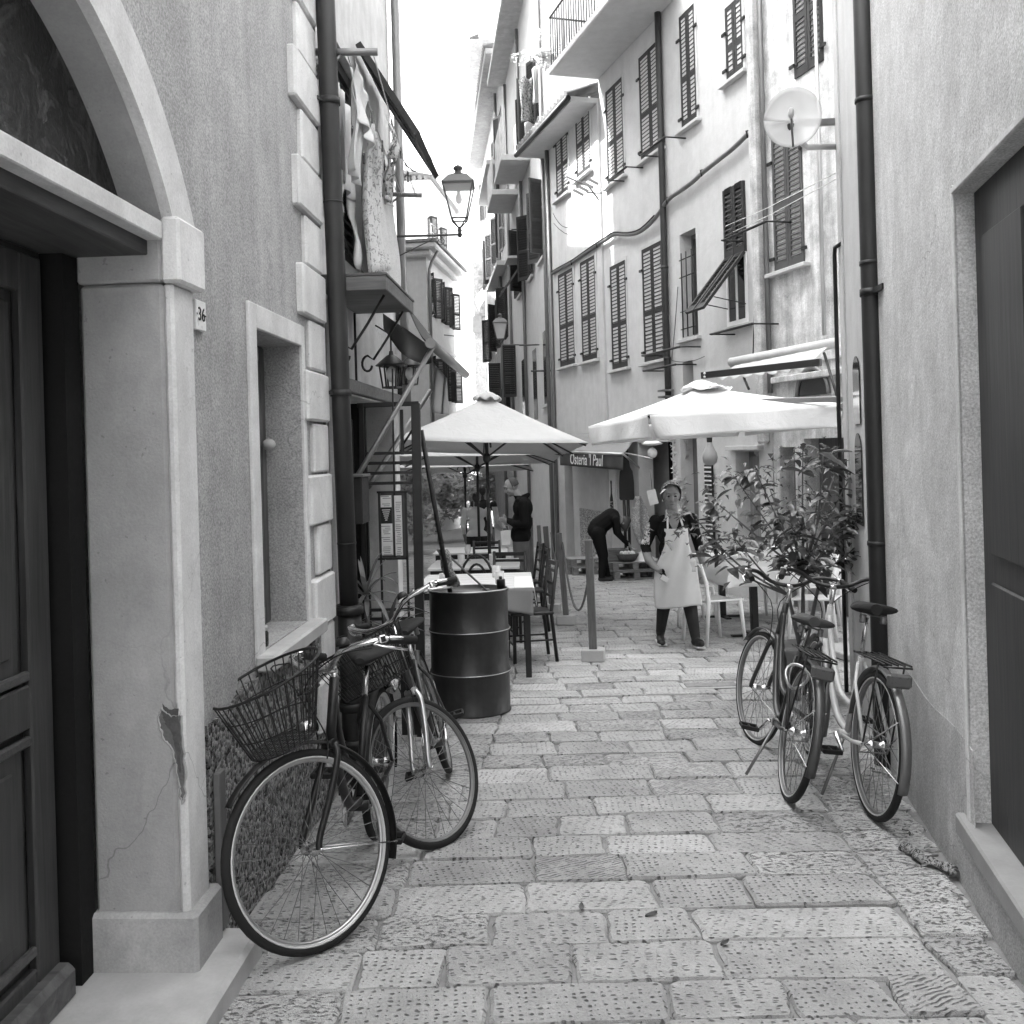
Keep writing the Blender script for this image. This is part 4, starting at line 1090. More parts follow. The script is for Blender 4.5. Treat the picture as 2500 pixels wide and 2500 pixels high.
for u0, wl_ in ((2.55, .55), (3.12, .42)):
    dwn = (FL.v * .52 - UPV * .85).normalized()
    shutter_leaf(ch_, FL, FL(u0, .0, 4.20) + dwn * .70, FL.u, (FL.v * .85 + UPV * .52).normalized(), -dwn, wl_, .70, M_LOUV, .97)
MB().tube([FL(UF - .04, .04, 6.2), FL(UF - .04, .04, 3.2), FL(UF + .02, .04, 1.95)], .034, 10).build('rain_pipe', M_STEEL, ch_)
# timber canopy over the door with scroll brackets
cn = thing('door_canopy', 'flat timber canopy on scrolled iron brackets over the cafe door', 'canopy', FL(2, .1, 2.4))
c = MB(); c.fbox(FL, 1.53, 2.44, -.02, .325, 2.455, 2.475); c.build('soffit', M_BEAM, cn)
c = MB(); c.fbox(FL, 1.50, 1.53, -.02, .345, 2.44, 2.515, ch=.004); c.fbox(FL, 1.53, 2.44, .325, .345, 2.44, 2.515, ch=.004); c.build('fascia', M_BEAM, cn)
c = MB()
for k in range(6): c.fbox(FL, 1.50 + k * .16, 1.655 + k * .16, -.02, .35, 2.517, 2.532, ch=.003)
c.build('roof_board', M_BEAM, cn)
for u in (1.68, 2.3):
    b = MB()
    sc_ = [FL(u, .03 + .045 + .045 * math.cos(a) * (1 - i * .035), 2.12 + .06 * math.sin(a) * (1 - i * .035)) for i, a in enumerate([math.pi * (.25 + .13 * i) for i in range(14)])]
    b.tube([FL(u, .30, 2.44), FL(u, .2, 2.28), FL(u, .11, 2.15)] + sc_[2:], .008, 6)
    b.tube([FL(u, .0, 2.44), FL(u, .0, 2.0)], .008, 6); b.build('scroll_bracket', M_IRON, cn)
# awning beyond the canopy
A = [P(994, 748, 5.95), P(1052, 840, 6.0)]; A2 = [V((-.62, 8.3, A[0].z)), V((-.40, 8.5, A[1].z))]
aw = thing('folding_awning', 'dark canvas awning with folding arms over the cafe door', 'awning', A[1])
def awf(a, b):
    p = (A[0].lerp(A2[0], a)).lerp(A[1].lerp(A2[1], a), b); p.z -= .05 * math.sin(math.pi * b) * (1 + .3 * math.sin(a * 30)); return p
aw_c = MB().sheet(awf, 18, 6, .004).build('canvas', M_CANVASD, aw)
def sag(a, b):
    p = P(935, 765, 6.1).lerp(P(1052, 846, 6.02), a); p.z -= b * (.10 + .08 * math.sin(a * math.pi)); p.y += .1 * math.sin(a * 9) * b; return p
MB().sheet(sag, 14, 5, .004).build('side_flap', M_CANVASD, aw)
MB().tube([A[1] + V((0, -.05, 0)), A2[1]], .034, 10).build('front_rail', M_STEEL, aw)
b = MB(); b.tube([P(864, 1178, 5.55), P(1056, 848, 6.0)], .017, 8); b.tube([P(900, 1188, 6.6), P(1050, 955, 7.9)], .020, 8); b.build('folding_arm', M_STEEL, aw)
def hang(a, b):
    p = P(1052, 880, 7.6).lerp(P(1092, 925, 8.2), a); p.z -= b * .42 * (1 - .25 * a); p.y += .08 * math.sin(a * 11 + b * 3); return p
MB().sheet(hang, 10, 8, .004).build('hanging_cloth', M_CANVAS2, aw)
# washing
ln = thing('clothes_rack', 'wall mounted clothes lines on two rods above the cafe door', 'clothes line', P(940, 475, 7.3))
b = MB(); n0, n1 = P(770, 127, 4.93), P(922, 127, 4.93); f0, f1 = P(928, 473, 7.25), P(1030, 477, 7.25)
b.tube([n0, n1], .020, 8); b.tube([P(764, 200, 4.93), P(836, 131, 4.93)], .010, 6); b.build('near_rod', M_STEEL, ln)
b = MB(); b.tube([f0, f1], .018, 8); b.tube([P(936, 508, 7.25), P(972, 483, 7.25), P(978, 478, 7.25)], .008, 6); b.build('far_rod', M_STEEL, ln)
b = MB()
lines = []
for k, (s_, e_) in enumerate(((.12, .05), (.5, .42), (.60, .52), (.92, .85))):
    a0, a1 = n0.lerp(n1, s_), f0.lerp(f1, e_); lines.append((a0, a1)); b.tube([a0, (a0 + a1) / 2 - V((0, 0, .05)), a1], .0035, 5)
b.build('line', M_ALU, ln)
def washing(name, label, line, t0, t1, drop, mt, fold=.025, skew=0.0, seed=0, nf=5):
    a0, a1 = lines[line]
    def fn(a, b):
        p = a0.lerp(a1, t0 + (t1 - t0) * a); p.z -= .05 * math.sin(math.pi * (t0 + (t1 - t0) * a))
        d = drop * (1 + skew * (a - .5))
        p.z -= b * d
        p.x += fold * (.3 + b) * math.sin(a * nf * 2 * math.pi + seed + b * 1.3) + .02 * math.sin(b * 5 + seed)
        p.y += .02 * math.sin(b * 7 + seed) * b
        return p
    return tag(MB().sheet(fn, 28, 16, .003).build(name, mt), label, 'washing', 'washing on the line')
washing('bath_towel', 'plain white towel hanging nearest the copper downpipe', 0, .02, .14, .72, M_LAUN, .03, 0, 1, 2)
# long-sleeved shirt
a0, a1 = lines[0]; sp = a0.lerp(a1, .24)
sh = thing('shirt', 'white long sleeved shirt hanging upside down on the washing line', 'shirt', sp - V((0, 0, .9)), 'washing on the line')
def torso(a, b):
    p = a0.lerp(a1, .15 + .17 * a * (1 - .12 * b) + .01 * b); p.z -= b * .52 + .04; p.x += .02 * math.sin(a * 12 + b * 2) + .02; return p
MB().sheet(torso, 14, 10, .004).build('body', M_LAUN, sh)
for k, (t_, dx, L) in enumerate(((.16, -.03, .52), (.31, .05, .46))):
    q = a0.lerp(a1, t_) - V((0, 0, .50))
    def slv(a, b_):
        th = a * 2 * math.pi; c_ = q + V((dx * b_, .02 * math.sin(b_ * 3), -L * b_)); wd_ = .062 - .022 * b_ + .006 * math.sin(b_ * 17 + k)
        return c_ + V((.016 * math.sin(th) + .012 * math.sin(b_ * 9 + a * 4), wd_ * math.cos(th) + .01 * math.sin(b_ * 12), .012 * math.sin(b_ * 20 + a * 9)))
    MB().sheet(slv, 14, 14, .002).build('sleeve', M_LAUN, sh)
washing('lace_curtain', 'lace curtain with dark scrolled pattern on the washing line', 1, .30, .56, .86, M_LACE, .03, -.2, 2, 4)
washing('bed_sheet', 'large white textured sheet filling the end of the washing line', 1, .50, .93, .90, cloth('laundry_terry', .70, .08, (90, .55, .8), .25), .02, -.1, 4, 3)
washing('pillow_case', 'small pale pillow case pegged high behind the lace curtain', 2, .05, .22, .30, M_LAUN, .02, 0, 3, 2)
washing('tea_towel', 'narrow white tea towel beside the shirt on the washing line', 1, .06, .16, .55, M_LAUN, .02, 0, 6, 2)
washing('hand_towel', 'short patterned cloth pegged above the bed sheet', 2, .55, .68, .28, M_LACE2, .02, 0, 7, 2)
washing('napkin', 'small cloth pegged to the outer washing line', 3, .30, .42, .22, M_LACE2, .015, 0, 5, 2)
for k in range(14):
    a0, a1 = lines[k % 4]; p = a0.lerp(a1, .2 + .05 * k); MB().box(p - V((0, 0, .06)), (.012, .016, .07)).build('peg', M_POST, ln)
# hoop lamp on the wall end
p = P(927, 435, 7.0)
t = thing('round_wall_lamp', 'round pale wall lamp with dark hoop under the washing line', 'lamp', p)
MB().ell(p, (.055, .05, .06)).build('globe', M_CONC, t)
MB().tube([p + V((.075 * math.cos(a), 0, .03 + .075 * math.sin(a))) for a in [math.pi * 2 * i / 14 for i in range(14)]], .007, 6, closed=True).build('hoop', M_IRON, t)
# ------------------------------------------------------------------ lanterns
M_LGL = clear('lantern_glass', .1, .35, .75)
def lantern(parent, base, wb, wt, h, mtf, bulb=True):
    """square tapering street lantern: base = bottom centre of glass"""
    B = V(base); f = MB(); g_ = MB()
    cb = [(-1, -1), (1, -1), (1, 1), (-1, 1)]
    lo = [B + V((x * wb / 2, y * wb / 2, 0)) for x, y in cb]; hi = [B + V((x * wt / 2, y * wt / 2, h)) for x, y in cb]
    r = wt * .028
    for i in range(4):
        j = (i + 1) % 4
        f.tube([lo[i], hi[i]], r, 6); f.tube([lo[i], lo[j]], r, 6); f.bar(hi[i], hi[j], r * 2.4, r * 2.4)
        g_.add([lo[i], lo[j], hi[j], hi[i]], [(0, 1, 2, 3)])
        f.tube([lo[i], B + V((0, 0, -h * .28))], r * .9, 6)
        f.ell(hi[i] + V((0, 0, r * 2)), (r * 1.2,) * 3, n=8, m=6)
    f.lathe([(.001, -h * .50), (r * 1.6, -h * .42), (r * 1.2, -h * .37), (r * 3.4, -h * .33), (r * 1.6, -h * .26), (.001, -h * .25)], B, 10)
    f.build('frame', mtf, parent)
    g_.build('pane', M_LGL, parent, recalc=False)
    rf = MB(); w2 = wt * .62
    top = [B + V((x * w2 / 2, y * w2 / 2, h + wt * .32)) for x, y in cb]; ed = [B + V((x * wt * .55, y * wt * .55, h + r)) for x, y in cb]
    rf.add(ed + top, [(0, 1, 5, 4), (1, 2, 6, 5), (2, 3, 7, 6), (3, 0, 4, 7), (4, 5, 6, 7)])
    rf.lathe([(w2 * .5, 0), (w2 * .5, wt * .05), (wt * .15, wt * .09), (wt * .10, wt * .20), (wt * .17, wt * .26), (wt * .15, wt * .33), (wt * .06, wt * .38), (.001, wt * .42)], B + V((0, 0, h + wt * .31)), 12)
    rf.build('roof', mtf, parent)
    if bulb:
        b = MB(); b.lathe([(.001, -.40 * h), (wt * .08, -.37 * h), (wt * .12, -.27 * h), (wt * .08, -.13 * h), (wt * .05, -.06 * h), (wt * .05, .0)], B + V((0, 0, h * .86)), 12); b.build('bulb', M_BULB, parent)
lp = P(1122, 555, 7.0)
t = thing('street_lamp', 'wrought iron lantern on a wall bracket against the sky', 'street lamp', lp - V((0, 0, .1)))
lantern(t, lp + V((0, 0, .058)), .11, .22, .25, M_LAMP)
b = MB(); z0 = P(1120, 573, 7.0).z
b.tube([V((P(952, 573, 7.0).x, 7.0, z0)), V((lp.x + .02, 7.0, z0))], .009, 8)
b.tube([P(968, 628, 7.0), P(1055, 585, 7.0)], .005, 6); b.tube([V((lp.x, 7, z0 - .02)), V((lp.x, 7, z0 + .06))], .014, 8)
for cx_, rr in ((1075, .034), (966, .022)):
    c = P(cx_, 590, 7.0); b.tube([c + V((rr * (1 - i * .04) * math.cos(a), 0, rr * (1 - i * .04) * math.sin(a))) for i, a in enumerate([math.pi * .5 - .42 * k for k in range(17)])], .004, 5)
b.build('bracket', M_LAMP, t)
lp = P(1222, 828, 20.3)
t = thing('street_lamp', 'second lantern on a bracket further down the lane on the right', 'street lamp', lp - V((0, 0, .1)))
lantern(t, lp + V((0, 0, .0)), .16, .30, .34, M_LAMP)
u_, z_ = FM.hit(1316, 842, 0)
MB().tube([FM(u_, 0, z_), V((lp.x, lp.y, lp.z - .12))], .014, 6).build('bracket', M_STEEL, t)
def hang_lantern(lab, px, py, y, w_, mt):
    c = P(px, py, y); t = thing('hanging_lantern', lab, 'lantern', c - V((0, 0, w_ * .8)), 'lanterns hanging under the awning')
    f = MB(); n = 6
    for i in range(n):
        a, a2 = 2 * math.pi * i / n, 2 * math.pi * (i + 1) / n
        q = lambda an, r, z: c + V((r * math.cos(an), r * math.sin(an), z))
        f.tube([q(a, w_ * .38, -w_ * .7), q(a, w_ * .5, w_ * .2)], w_ * .04, 5); f.bar(q(a, w_ * .5, w_ * .2), q(a2, w_ * .5, w_ * .2), w_ * .07, w_ * .09); f.bar(q(a, w_ * .38, -w_ * .7), q(a2, w_ * .38, -w_ * .7), w_ * .07, w_ * .07)
    f.build('frame', mt, t)
    MB().lathe([(w_ * .68, w_ * .2), (w_ * .62, w_ * .26), (w_ * .2, w_ * .62), (w_ * .1, w_ * .66), (w_ * .08, w_ * .8), (.001, w_ * .85)], c, 12).build('roof', mt, t)
    MB().tube([c + V((0, 0, w_ * .8)), c + V((0, 0, w_ * 1.5)), c + V((-.10, 0, w_ * 1.9))], w_ * .04, 5).build('hook', mt, t)
    MB().ell(c + V((0, 0, -w_ * .15)), (w_ * .22, w_ * .22, w_ * .34)).build('bulb', M_BULB, t)
hang_lantern('larger iron lantern with pale bulbs under the awning', 956, 905, 6.25, .16, M_IRON)
hang_lantern('smaller black lantern behind the slanting awning arm', 1000, 905, 7.2, .15, M_IRON)
# ------------------------------------------------------------------ letter box, iron screen, menu
t = thing('letter_box', 'flat dark letter box on the cafe pilaster', 'letter box', FL(1.98, .06, 1.2))
MB().fbox(FL, 1.90, 2.10, .013, .10, 1.17, 1.44, ch=.006).build('box', mat('letterbox_paint', .022, .5), t)
MB().fbox(FL, 1.89, 2.11, .013, .11, 1.441, 1.456, ch=.003).build('lid', M_STEEL, t)
Y0 = 6.12
sc2 = thing('iron_screen', 'black iron screen with four cross bars at the end of the cafe terrace', 'screen', P(955, 1790, Y0))
zb = gz(Y0)
def vb(mb, px, py0, w_, py1=None, y=Y0):
    a = P(px, py0, y); e_ = V((a.x - .02, y, zb)) if py1 is None else P(px + (py1 - py0) * .028, py1, y); mb.bar(a, e_, w_, w_, (0, 1, 0), ch=.002)
b = MB(); vb(b, 882, 985, .034); vb(b, 1015, 985, .058); vb(b, 980, 1000, .022, 1110); b.build('post', M_IRON, sc2)
b = MB(); b.bar(P(872, 990, Y0), P(1022, 985, Y0), .03, .03, ch=.002); b.build('top_rail', M_IRON, sc2)
for y_ in (1108, 1132, 1156, 1181, 1490, 1512, 1534, 1555): MB().bar(P(884, y_, Y0), P(1010, y_ - 3, Y0), .016, .020).build('cross_bar', M_IRON, sc2)
b = MB(); b.tube([P(1008, 1048, Y0), P(982, 1088, Y0)], .008, 6); b.build('stay', M_IRON, sc2)
MB().hexa([P(975, 1560, Y0), P(1012, 1557, Y0), P(1012, 1557, Y0 + .02), P(975, 1560, Y0 + .02)] + [V((q.x, q.y, zb)) for q in (P(975, 1560, Y0), P(1012, 1557, Y0), P(1012, 1557, Y0 + .02), P(975, 1560, Y0 + .02))]).build('kick_panel', M_IRON, sc2)
mn = thing('menu_stand', 'menu board with printed sheets clipped to a black frame before the cafe door', 'menu board', P(955, 1790, 6.0))
b = MB()
for px in (926, 990): b.bar(P(px, 1200, 6.0), V((P(px, 1200, 6.0).x, 6.0, gz(6))), .014, .014, (0, 1, 0))
for py in (1202, 1365): b.bar(P(920, py, 6.0), P(995, py - 2, 6.0), .014, .014)
b.tube([P(958, 900, 6.02), P(965, 1360, 6.0)], .006, 6); b.build('frame', M_IRON, mn)
b = MB(); b.box(P(957, 1283, 6.01), (.17, .006, .42)); b.build('board', mat('menu_board', .06, .5), mn)
def card(px0, py0, px1, py1, mt, nm='menu_sheet'):
    a, c = P(px0, py0, 5.995), P(px1, py1, 5.995); o = MB().box((a + c) / 2, (c.x - a.x, .003, a.z - c.z)).build(nm, mt, mn)
    return o, (a + c) / 2, c.x - a.x, a.z - c.z
for (r_, mt) in (((927, 1210, 956, 1238), M_PAPER), ((929, 1279, 960, 1355), M_PAPER), ((962, 1210, 984, 1356), M_PAPER)):
    o, c, w_, h_ = card(*r_, mt)
    q = MB()
    for i in range(max(3, int(h_ / .012))):
        if RND.random() < .75: q.box(c + V((RND.uniform(-.1, .1) * w_, -.0022, h_ * .42 - i * .012)), (w_ * RND.uniform(.45, .8), .001, .004))
    q.build('print', mat('ink_grey', .16, .7, bump=0), o)
o, c, w_, h_ = card(929, 1240, 957, 1277, M_INK)
q = MB()
for i in range(6): q.box(c + V((0, -.0022, h_ * .36 - i * h_ * .13)), (w_ * (.75 - i * .11), .001, h_ * .05))
q.build('chalk_triangle', M_PAPER, o)
# ------------------------------------------------------------------ dracaena in a pot
def strap_leaf(mb, base, d, L, wd, droop, twist=0.0):
    d = V(d).normalized(); side = d.cross(UPV); side = side.normalized() if side.length > .05 else V((1, 0, 0))
    pts = []
    for i in range(7):
        t_ = i / 6; p = V(base) + d * L * t_ - UPV * droop * L * t_ * t_
        ww_ = wd * (.55 + 1.4 * t_ * (1 - t_)) * (1 - t_ ** 5)
        pts.append((p - side * ww_ / 2, p + UPV * -wd * .15, p + side * ww_ / 2))
    vs = [q for r_ in pts for q in r_]
    fs = []
    for i in range(6):
        a = i * 3; fs += [(a, a + 1, a + 4, a + 3), (a + 1, a + 2, a + 5, a + 4)]
    mb.add(vs, fs, True)
c = V((-.86, 5.42, gz(5.42)))
dr = thing('dracaena', 'potted dracaena with long strap leaves beside the cafe door', 'plant', c)
MB().lathe([(.001, 0), (.10, 0), (.12, .02), (.15, .26), (.16, .28), (.145, .29), (.13, .25), (.001, .24)], c, 18).build('pot', mat('pot_clay', .09, .8), dr)
heads = [(c + V((-.0, 0, 1.02)), .36, 20), (c + V((.10, .06, .80)), .34, 16), (c + V((-.12, -.02, .78)), .28, 12)]
b = MB()
for (h_, L, n) in heads: b.tube([c + V((0, 0, .24)), c.lerp(h_, .55) + V((0, 0, .1)), h_], [.022, .018, .014], 7)
b.build('stem', M_BARK, dr)
lm1 = leafmat('leaf_strap', .16, .2, .4)
for (h_, L, n) in heads:
    for i in range(n):
        a = i * 2.4 + RND.uniform(-.3, .3); el = RND.uniform(-.15, 1.25) if i > n * .3 else RND.uniform(.7, 1.4)
        q = MB(); strap_leaf(q, h_ - V((0, 0, .05 * RND.random())), (math.cos(a) * math.cos(el), math.sin(a) * math.cos(el) - .1, math.sin(el)), L * RND.uniform(.7, 1.1), .032, RND.uniform(.15, .75))
        q.build('leaf', lm1, dr, recalc=False)
# ------------------------------------------------------------------ oil drum
dx, dy = -.345, 6.80
dm = thing('oil_drum', 'dark painted steel oil drum with two hoops standing in the lane', 'oil drum', (dx, dy, gz(dy)), local=True)
dm.matrix_world = stand(dx, dy)
R_ = .283
MB().lathe([(.001, 0.0), (R_, .0), (R_ + .006, .004), (R_ + .006, .018), (R_, .024), (R_, .27), (R_ + .009, .283), (R_ + .011, .292), (R_ + .009, .301), (R_, .314), (R_, .565), (R_ + .009, .578), (R_ + .011, .587), (R_ + .009, .596), (R_, .609), (R_, .852), (R_ + .007, .857), (R_ + .008, .868), (R_ + .004, .874), (R_ - .006, .872), (R_ - .010, .85), (.001, .846)], (0, 0, 0), 56).build('barrel', M_DRUM, dm)
q = MB()
for a in range(56):
    pass
for z in (.292, .587): q.tube([V(((R_ + .0115) * math.cos(t_), (R_ + .0115) * math.sin(t_), z)) for t_ in [2 * math.pi * i / 56 for i in range(56)]], .0035, 5, closed=True)
q.tube([V(((R_ + .003) * math.cos(t_), (R_ + .003) * math.sin(t_), .872)) for t_ in [2 * math.pi * i / 56 for i in range(56)]], .005, 6, closed=True)
q.build('worn_hoop', M_ALU, dm)
MB().lathe([(.03, .846), (.03, .858), (.001, .86)], (.12, .1, 0), 12).build('bung', M_STEEL, dm)
p1, p2 = P(1100, 1452, 6.70), P(1028, 1050, 6.55)
tag(MB().tube([p1, p2], .017, 8).build('wooden_pole', M_PIPE), 'long dark pole leaning up from the oil drum', 'pole')
tag(MB().tube([P(1190, 1443, 6.75), P(1082, 1345, 6.75)], .008, 6).build('cane', M_POST), 'thin pale cane lying across the top of the oil drum', 'cane')
c = P(1223, 1437, 6.9)
t = thing('tin', 'small black tin standing on the rim side of the oil drum', 'tin', c)
MB().lathe([(.001, 0), (.032, 0), (.032, .065), (.03, .07), (.001, .071)], c, 14).build('can', M_IRON, t)
MB().lathe([(.012, .07), (.012, .09), (.001, .092)], c, 10).build('nozzle', M_IRON, t)
def scarf(a, b):
    p = P(1078, 1342, 6.72).lerp(P(1108, 1432, 6.72), b); p.x += (a - .5) * .075 + .01 * math.sin(b * 9); p.y += .03 * math.sin(a * 7); return p
tag(MB().sheet(scarf, 8, 12, .004).build('striped_cloth', cloth('cloth_stripe', .30, .1, (26, .5, .35), .1)), 'folded patterned cloth hung beside the pole on the drum', 'cloth')

# ------------------------------------------------------------------ barrier posts with rope
def block_post(lab, x, y, h, lean=(0, 0), w_=.062):
    t = thing('barrier_post', lab, 'post', (x, y, gz(y)), 'barrier posts along the terrace', local=True)
    t.matrix_world = stand(x, y, RND.uniform(-.25, .25))
    MB().box((0, 0, .055), (.21, .17, .11), ch=.008).build('concrete_foot', M_CONC, t)
    a, b = V((0, 0, .10)), V((lean[0] * h, lean[1] * h, h))
    MB().bar(a, b, w_, w_, (0, 1, 0), ch=.004).build('timber', M_POST, t)
    MB().bar(b - V((0, 0, .05)), b - V((0, -.06, .05)), .012, .012).build('nail', M_IRON, t)
    return t
block_post('nearest timber barrier post in a concrete foot in the middle of the lane', .69, 8.60, 1.10, (-.01, 0), .07)
block_post('second barrier post, leaning left behind the nearest one', .575, 10.95, 1.06, (-.055, 0))
block_post('third barrier post from the near end of the row', .455, 12.05, 1.10, (-.05, 0))
block_post('fourth barrier post, dark, standing near the person in the dark jacket', .37, 13.0, 1.08, (-.03, 0), .05)
block_post('farthest barrier post beside the parked bicycle handlebar', .25, 14.3, 1.15, (.0, 0))
a, b = P(1443, 1362, 8.6), P(1373, 1325, 10.9)
def catn(a, b, s_, n=16): return [a.lerp(b, i / n) - V((0, 0, s_ * 4 * (i / n) * (1 - i / n))) for i in range(n + 1)]
tag(MB().tube(catn(a, b, .62), .012, 7).build('rope', M_POST), 'slack rope hanging between the two nearest barrier posts', 'rope')
tag(MB().tube(catn(b, P(1345, 1300, 12.05), .35), .010, 6).build('rope', M_POST), 'rope between the second and third barrier posts', 'rope')

# ------------------------------------------------------------------ furniture
def table_planks(lab, x, y, lx, ly, n, rz=0.0):
    t = thing('plank_table', lab, 'table', (x, y, gz(y)), 'terrace tables on the left', local=True); t.matrix_world = stand(x, y, rz)
    for i in range(n):
        d_ = ly / n; MB().box((0, -ly / 2 + d_ * (i + .5), .745), (lx + RND.uniform(-.01, .01), d_ - .010, .026), ch=.004).build('plank', M_LINENW, t)
    for sx in (-1, 1):
        for sy in (-1, 1): MB().box((sx * (lx / 2 - .06), sy * (ly / 2 - .08), .365), (.05, .05, .73), ch=.004).build('leg', M_BLACKW, t)
    b = MB(); b.box((0, -ly / 2 + .06, .70), (lx - .1, .025, .06)); b.box((0, ly / 2 - .06, .70), (lx - .1, .025, .06)); b.build('apron_rail', M_BLACKW, t)
    return t
M_LINENW = mat('white_painted_board', .58, .55, var=.12, scale=8, bump=.1)
table_planks('near plank table with a cloth runner beyond the oil drum', -.36, 8.6, 1.02, 1.5, 7)
table_planks('middle plank table under the first parasol', -.45, 10.7, 1.0, 1.3, 6)
table_planks('far plank table at the end of the left terrace', -.6, 13.2, 1.0, 1.3, 6)
def runner(a, b):
    # cloth over the near right corner of the table
    x, y = -.02 + .22 * a, 7.86 + 1.0 * b
    z = gz(y) + .764
    over = max(0, x - .15); z -= over * 3.2; x = min(x, .155 + over * .35)
    if b < .12: y -= 0
    return V((x, y, z + .004 * math.sin(b * 20)))
tag(MB().sheet(runner, 14, 20, .004).build('cloth_runner', M_LINEN), 'white cloth runner hanging over the right edge of the near table', 'tablecloth')
def drop(a, b):
    x, y = -.16 + .30 * a, 7.845 - .02 * b; z = gz(7.85) + .762 - b * (.16 + .07 * a); return V((x, y - .02 * math.sin(a * 6) * b, z))
tag(MB().sheet(drop, 12, 8, .004).build('napkin_drop', M_CANVAS2), 'grey cloth corner hanging over the near end of the table', 'tablecloth')
def tumbler(lab, x, y, z, s_=1.0, stem=False):
    t = thing('drinking_glass', lab, 'glass', (x, y, z), 'glasses on the left tables', local=True); t.location = (x, y, z)
    pr = [(.001, 0), (.034 * s_, 0), (.036 * s_, .004), (.038 * s_, .10 * s_), (.0365 * s_, .10 * s_), (.034 * s_, .01), (.001, .008)]
    if stem: pr = [(.001, 0), (.034, 0), (.034, .003), (.006, .008), (.005, .07), (.03, .10), (.04, .14), (.034, .19), (.033, .19), (.038, .14), (.028, .105), (.001, .09)]
    MB().lathe(pr, (0, 0, 0), 16).build('bowl', M_CLR, t)
M_CLR = clear('clear_glass', .03, .38, .8)
for i, (x, y) in enumerate(((-.62, 8.15), (-.14, 8.22), (-.62, 8.75), (-.18, 8.85), (-.66, 9.1), (-.60, 10.5), (-.25, 10.5), (-.55, 11.0))):
    tumbler(('clear tumbler at the near left corner of the near plank table', 'clear tumbler at the near right of the near plank table', 'stemmed wine glass in the middle left of the near plank table', 'clear tumbler in the middle right of the near plank table', 'stemmed wine glass at the far left of the near plank table', 'clear tumbler at the near left of the middle plank table', 'clear tumbler at the near right of the middle plank table', 'stemmed wine glass at the centre of the middle plank table')[i], x, y, gz(y) + .766, 1.1, i in (2, 4, 7))
def ladder_chair(lab, x, y, rz, mt=None, group='black cafe chairs'):
    mt = mt or M_BLACKW
    t = thing('cafe_chair', lab, 'chair', (x, y, gz(y)), group, local=True); t.matrix_world = stand(x, y, rz)
    MB().box((0, 0, .445), (.40, .40, .03), ch=.008).build('seat', mt, t)
    for sx in (-1, 1):
        MB().bar((sx * .17, .17, 0), (sx * .165, .165, .43), .03, .03, (0, 1, 0), ch=.003).build('leg', mt, t)
        MB().tube([V((sx * .185, -.22, 0)), V((sx * .17, -.18, .45)), V((sx * .17, -.25, .92))], .017, 7).build('leg', mt, t)
    for z in (.58, .70, .82, .89): MB().bar((-.17, -.20 - (z - .45) * .10, z), (.17, -.20 - (z - .45) * .10, z), .014, .04 if z > .85 else .028, ch=.003).build('back_slat', mt, t)
    b = MB()
    for z in (.16, .28): b.tube([(-.165, .168, z), (.165, .168, z)], .009, 6)
    for sx in (-1, 1): b.tube([(sx * .168, .168, .2), (sx * .178, -.20, .2)], .009, 6)
    b.build('stretcher', mt, t)
    return t
ladder_chair('black ladder back chair at the right side of the near plank table', .11, 8.75, rad(100))
ladder_chair('black chair tucked in behind the near table, left of the person in the dark jacket', -.10, 9.9, rad(170))
ladder_chair('black chair in front of the person in the dark jacket', .12, 10.6, rad(95))
ladder_chair('black chair at the far right of the middle table', .08, 11.6, rad(100))
ladder_chair('black chair at the end of the far plank table', -.35, 12.2, rad(185))
# bentwood chair
bx_, by_ = -.42, 9.75
t = thing('bentwood_chair', 'black bentwood chair with double hoop back behind the near table', 'chair', (bx_, by_, gz(by_)), 'black cafe chairs', local=True); t.matrix_world = stand(bx_, by_, rad(178))
MB().lathe([(.001, .44), (.19, .44), (.2, .455), (.19, .47), (.001, .47)], (0, 0, 0), 20).build('seat', M_BLACKW, t)
b = MB()
for r_, h_ in ((.20, .90), (.13, .80)): b.tube([V((r_ * math.cos(a), -.19 - .05 * math.sin(a), .47 + (h_ - .47) * math.sin(a))) for a in [math.pi * i / 14 for i in range(15)]], .014, 7)
b.build('hoop_back', M_BLACKW, t)
for a in (45, 135, 225, 315): MB().tube([V((.15 * math.cos(rad(a)), .15 * math.sin(rad(a)), .45)), V((.20 * math.cos(rad(a)), .20 * math.sin(rad(a)), 0))], .015, 7).build('leg', M_BLACKW, t)
# white plastic chairs
def white_chair(lab, x, y, rz):
    t = thing('plastic_chair', lab, 'chair', (x, y, gz(y)), 'white plastic chairs on the right terrace', local=True); t.matrix_world = stand(x, y, rz)
    def seat(a, b):
        x_, y_ = (a - .5) * .42, (b - .5) * .42; return V((x_ * (1 - .08 * (1 - b)), y_, .445 - .012 * math.cos(x_ * 7) - .006 * b))
    MB().sheet(seat, 10, 10, .018).build('seat', M_WHITEP, t)
    def back(a, b):
        x_ = (a - .5) * (.40 - .05 * b); return V((x_, -.205 - .085 * b - .030 * math.cos(x_ * 6) + .02, .60 + .225 * b - .03 * (2 * a - 1) ** 2 * b))
    MB().sheet(back, 10, 6, .014).build('backrest', M_WHITEP, t)
    for sx in (-1, 1):
        MB().tube([V((sx * .20, -.24, 0)), V((sx * .195, -.20, .44)), V((sx * .19, -.215, .62)), V((sx * .18, -.26, .80))], [.016, .024, .020, .012], 8).build('leg', M_WHITEP, t)
        MB().tube([V((sx * .205, .22, 0)), V((sx * .19, .18, .44))], [.015, .024], 8).build('leg', M_WHITEP, t)
    return t
white_chair('white plastic chair nearest the person in the apron, back towards them', 1.98, 9.45, rad(-66))
white_chair('white plastic chair behind the first one at the laid tables', 2.0, 10.75, rad(-80))
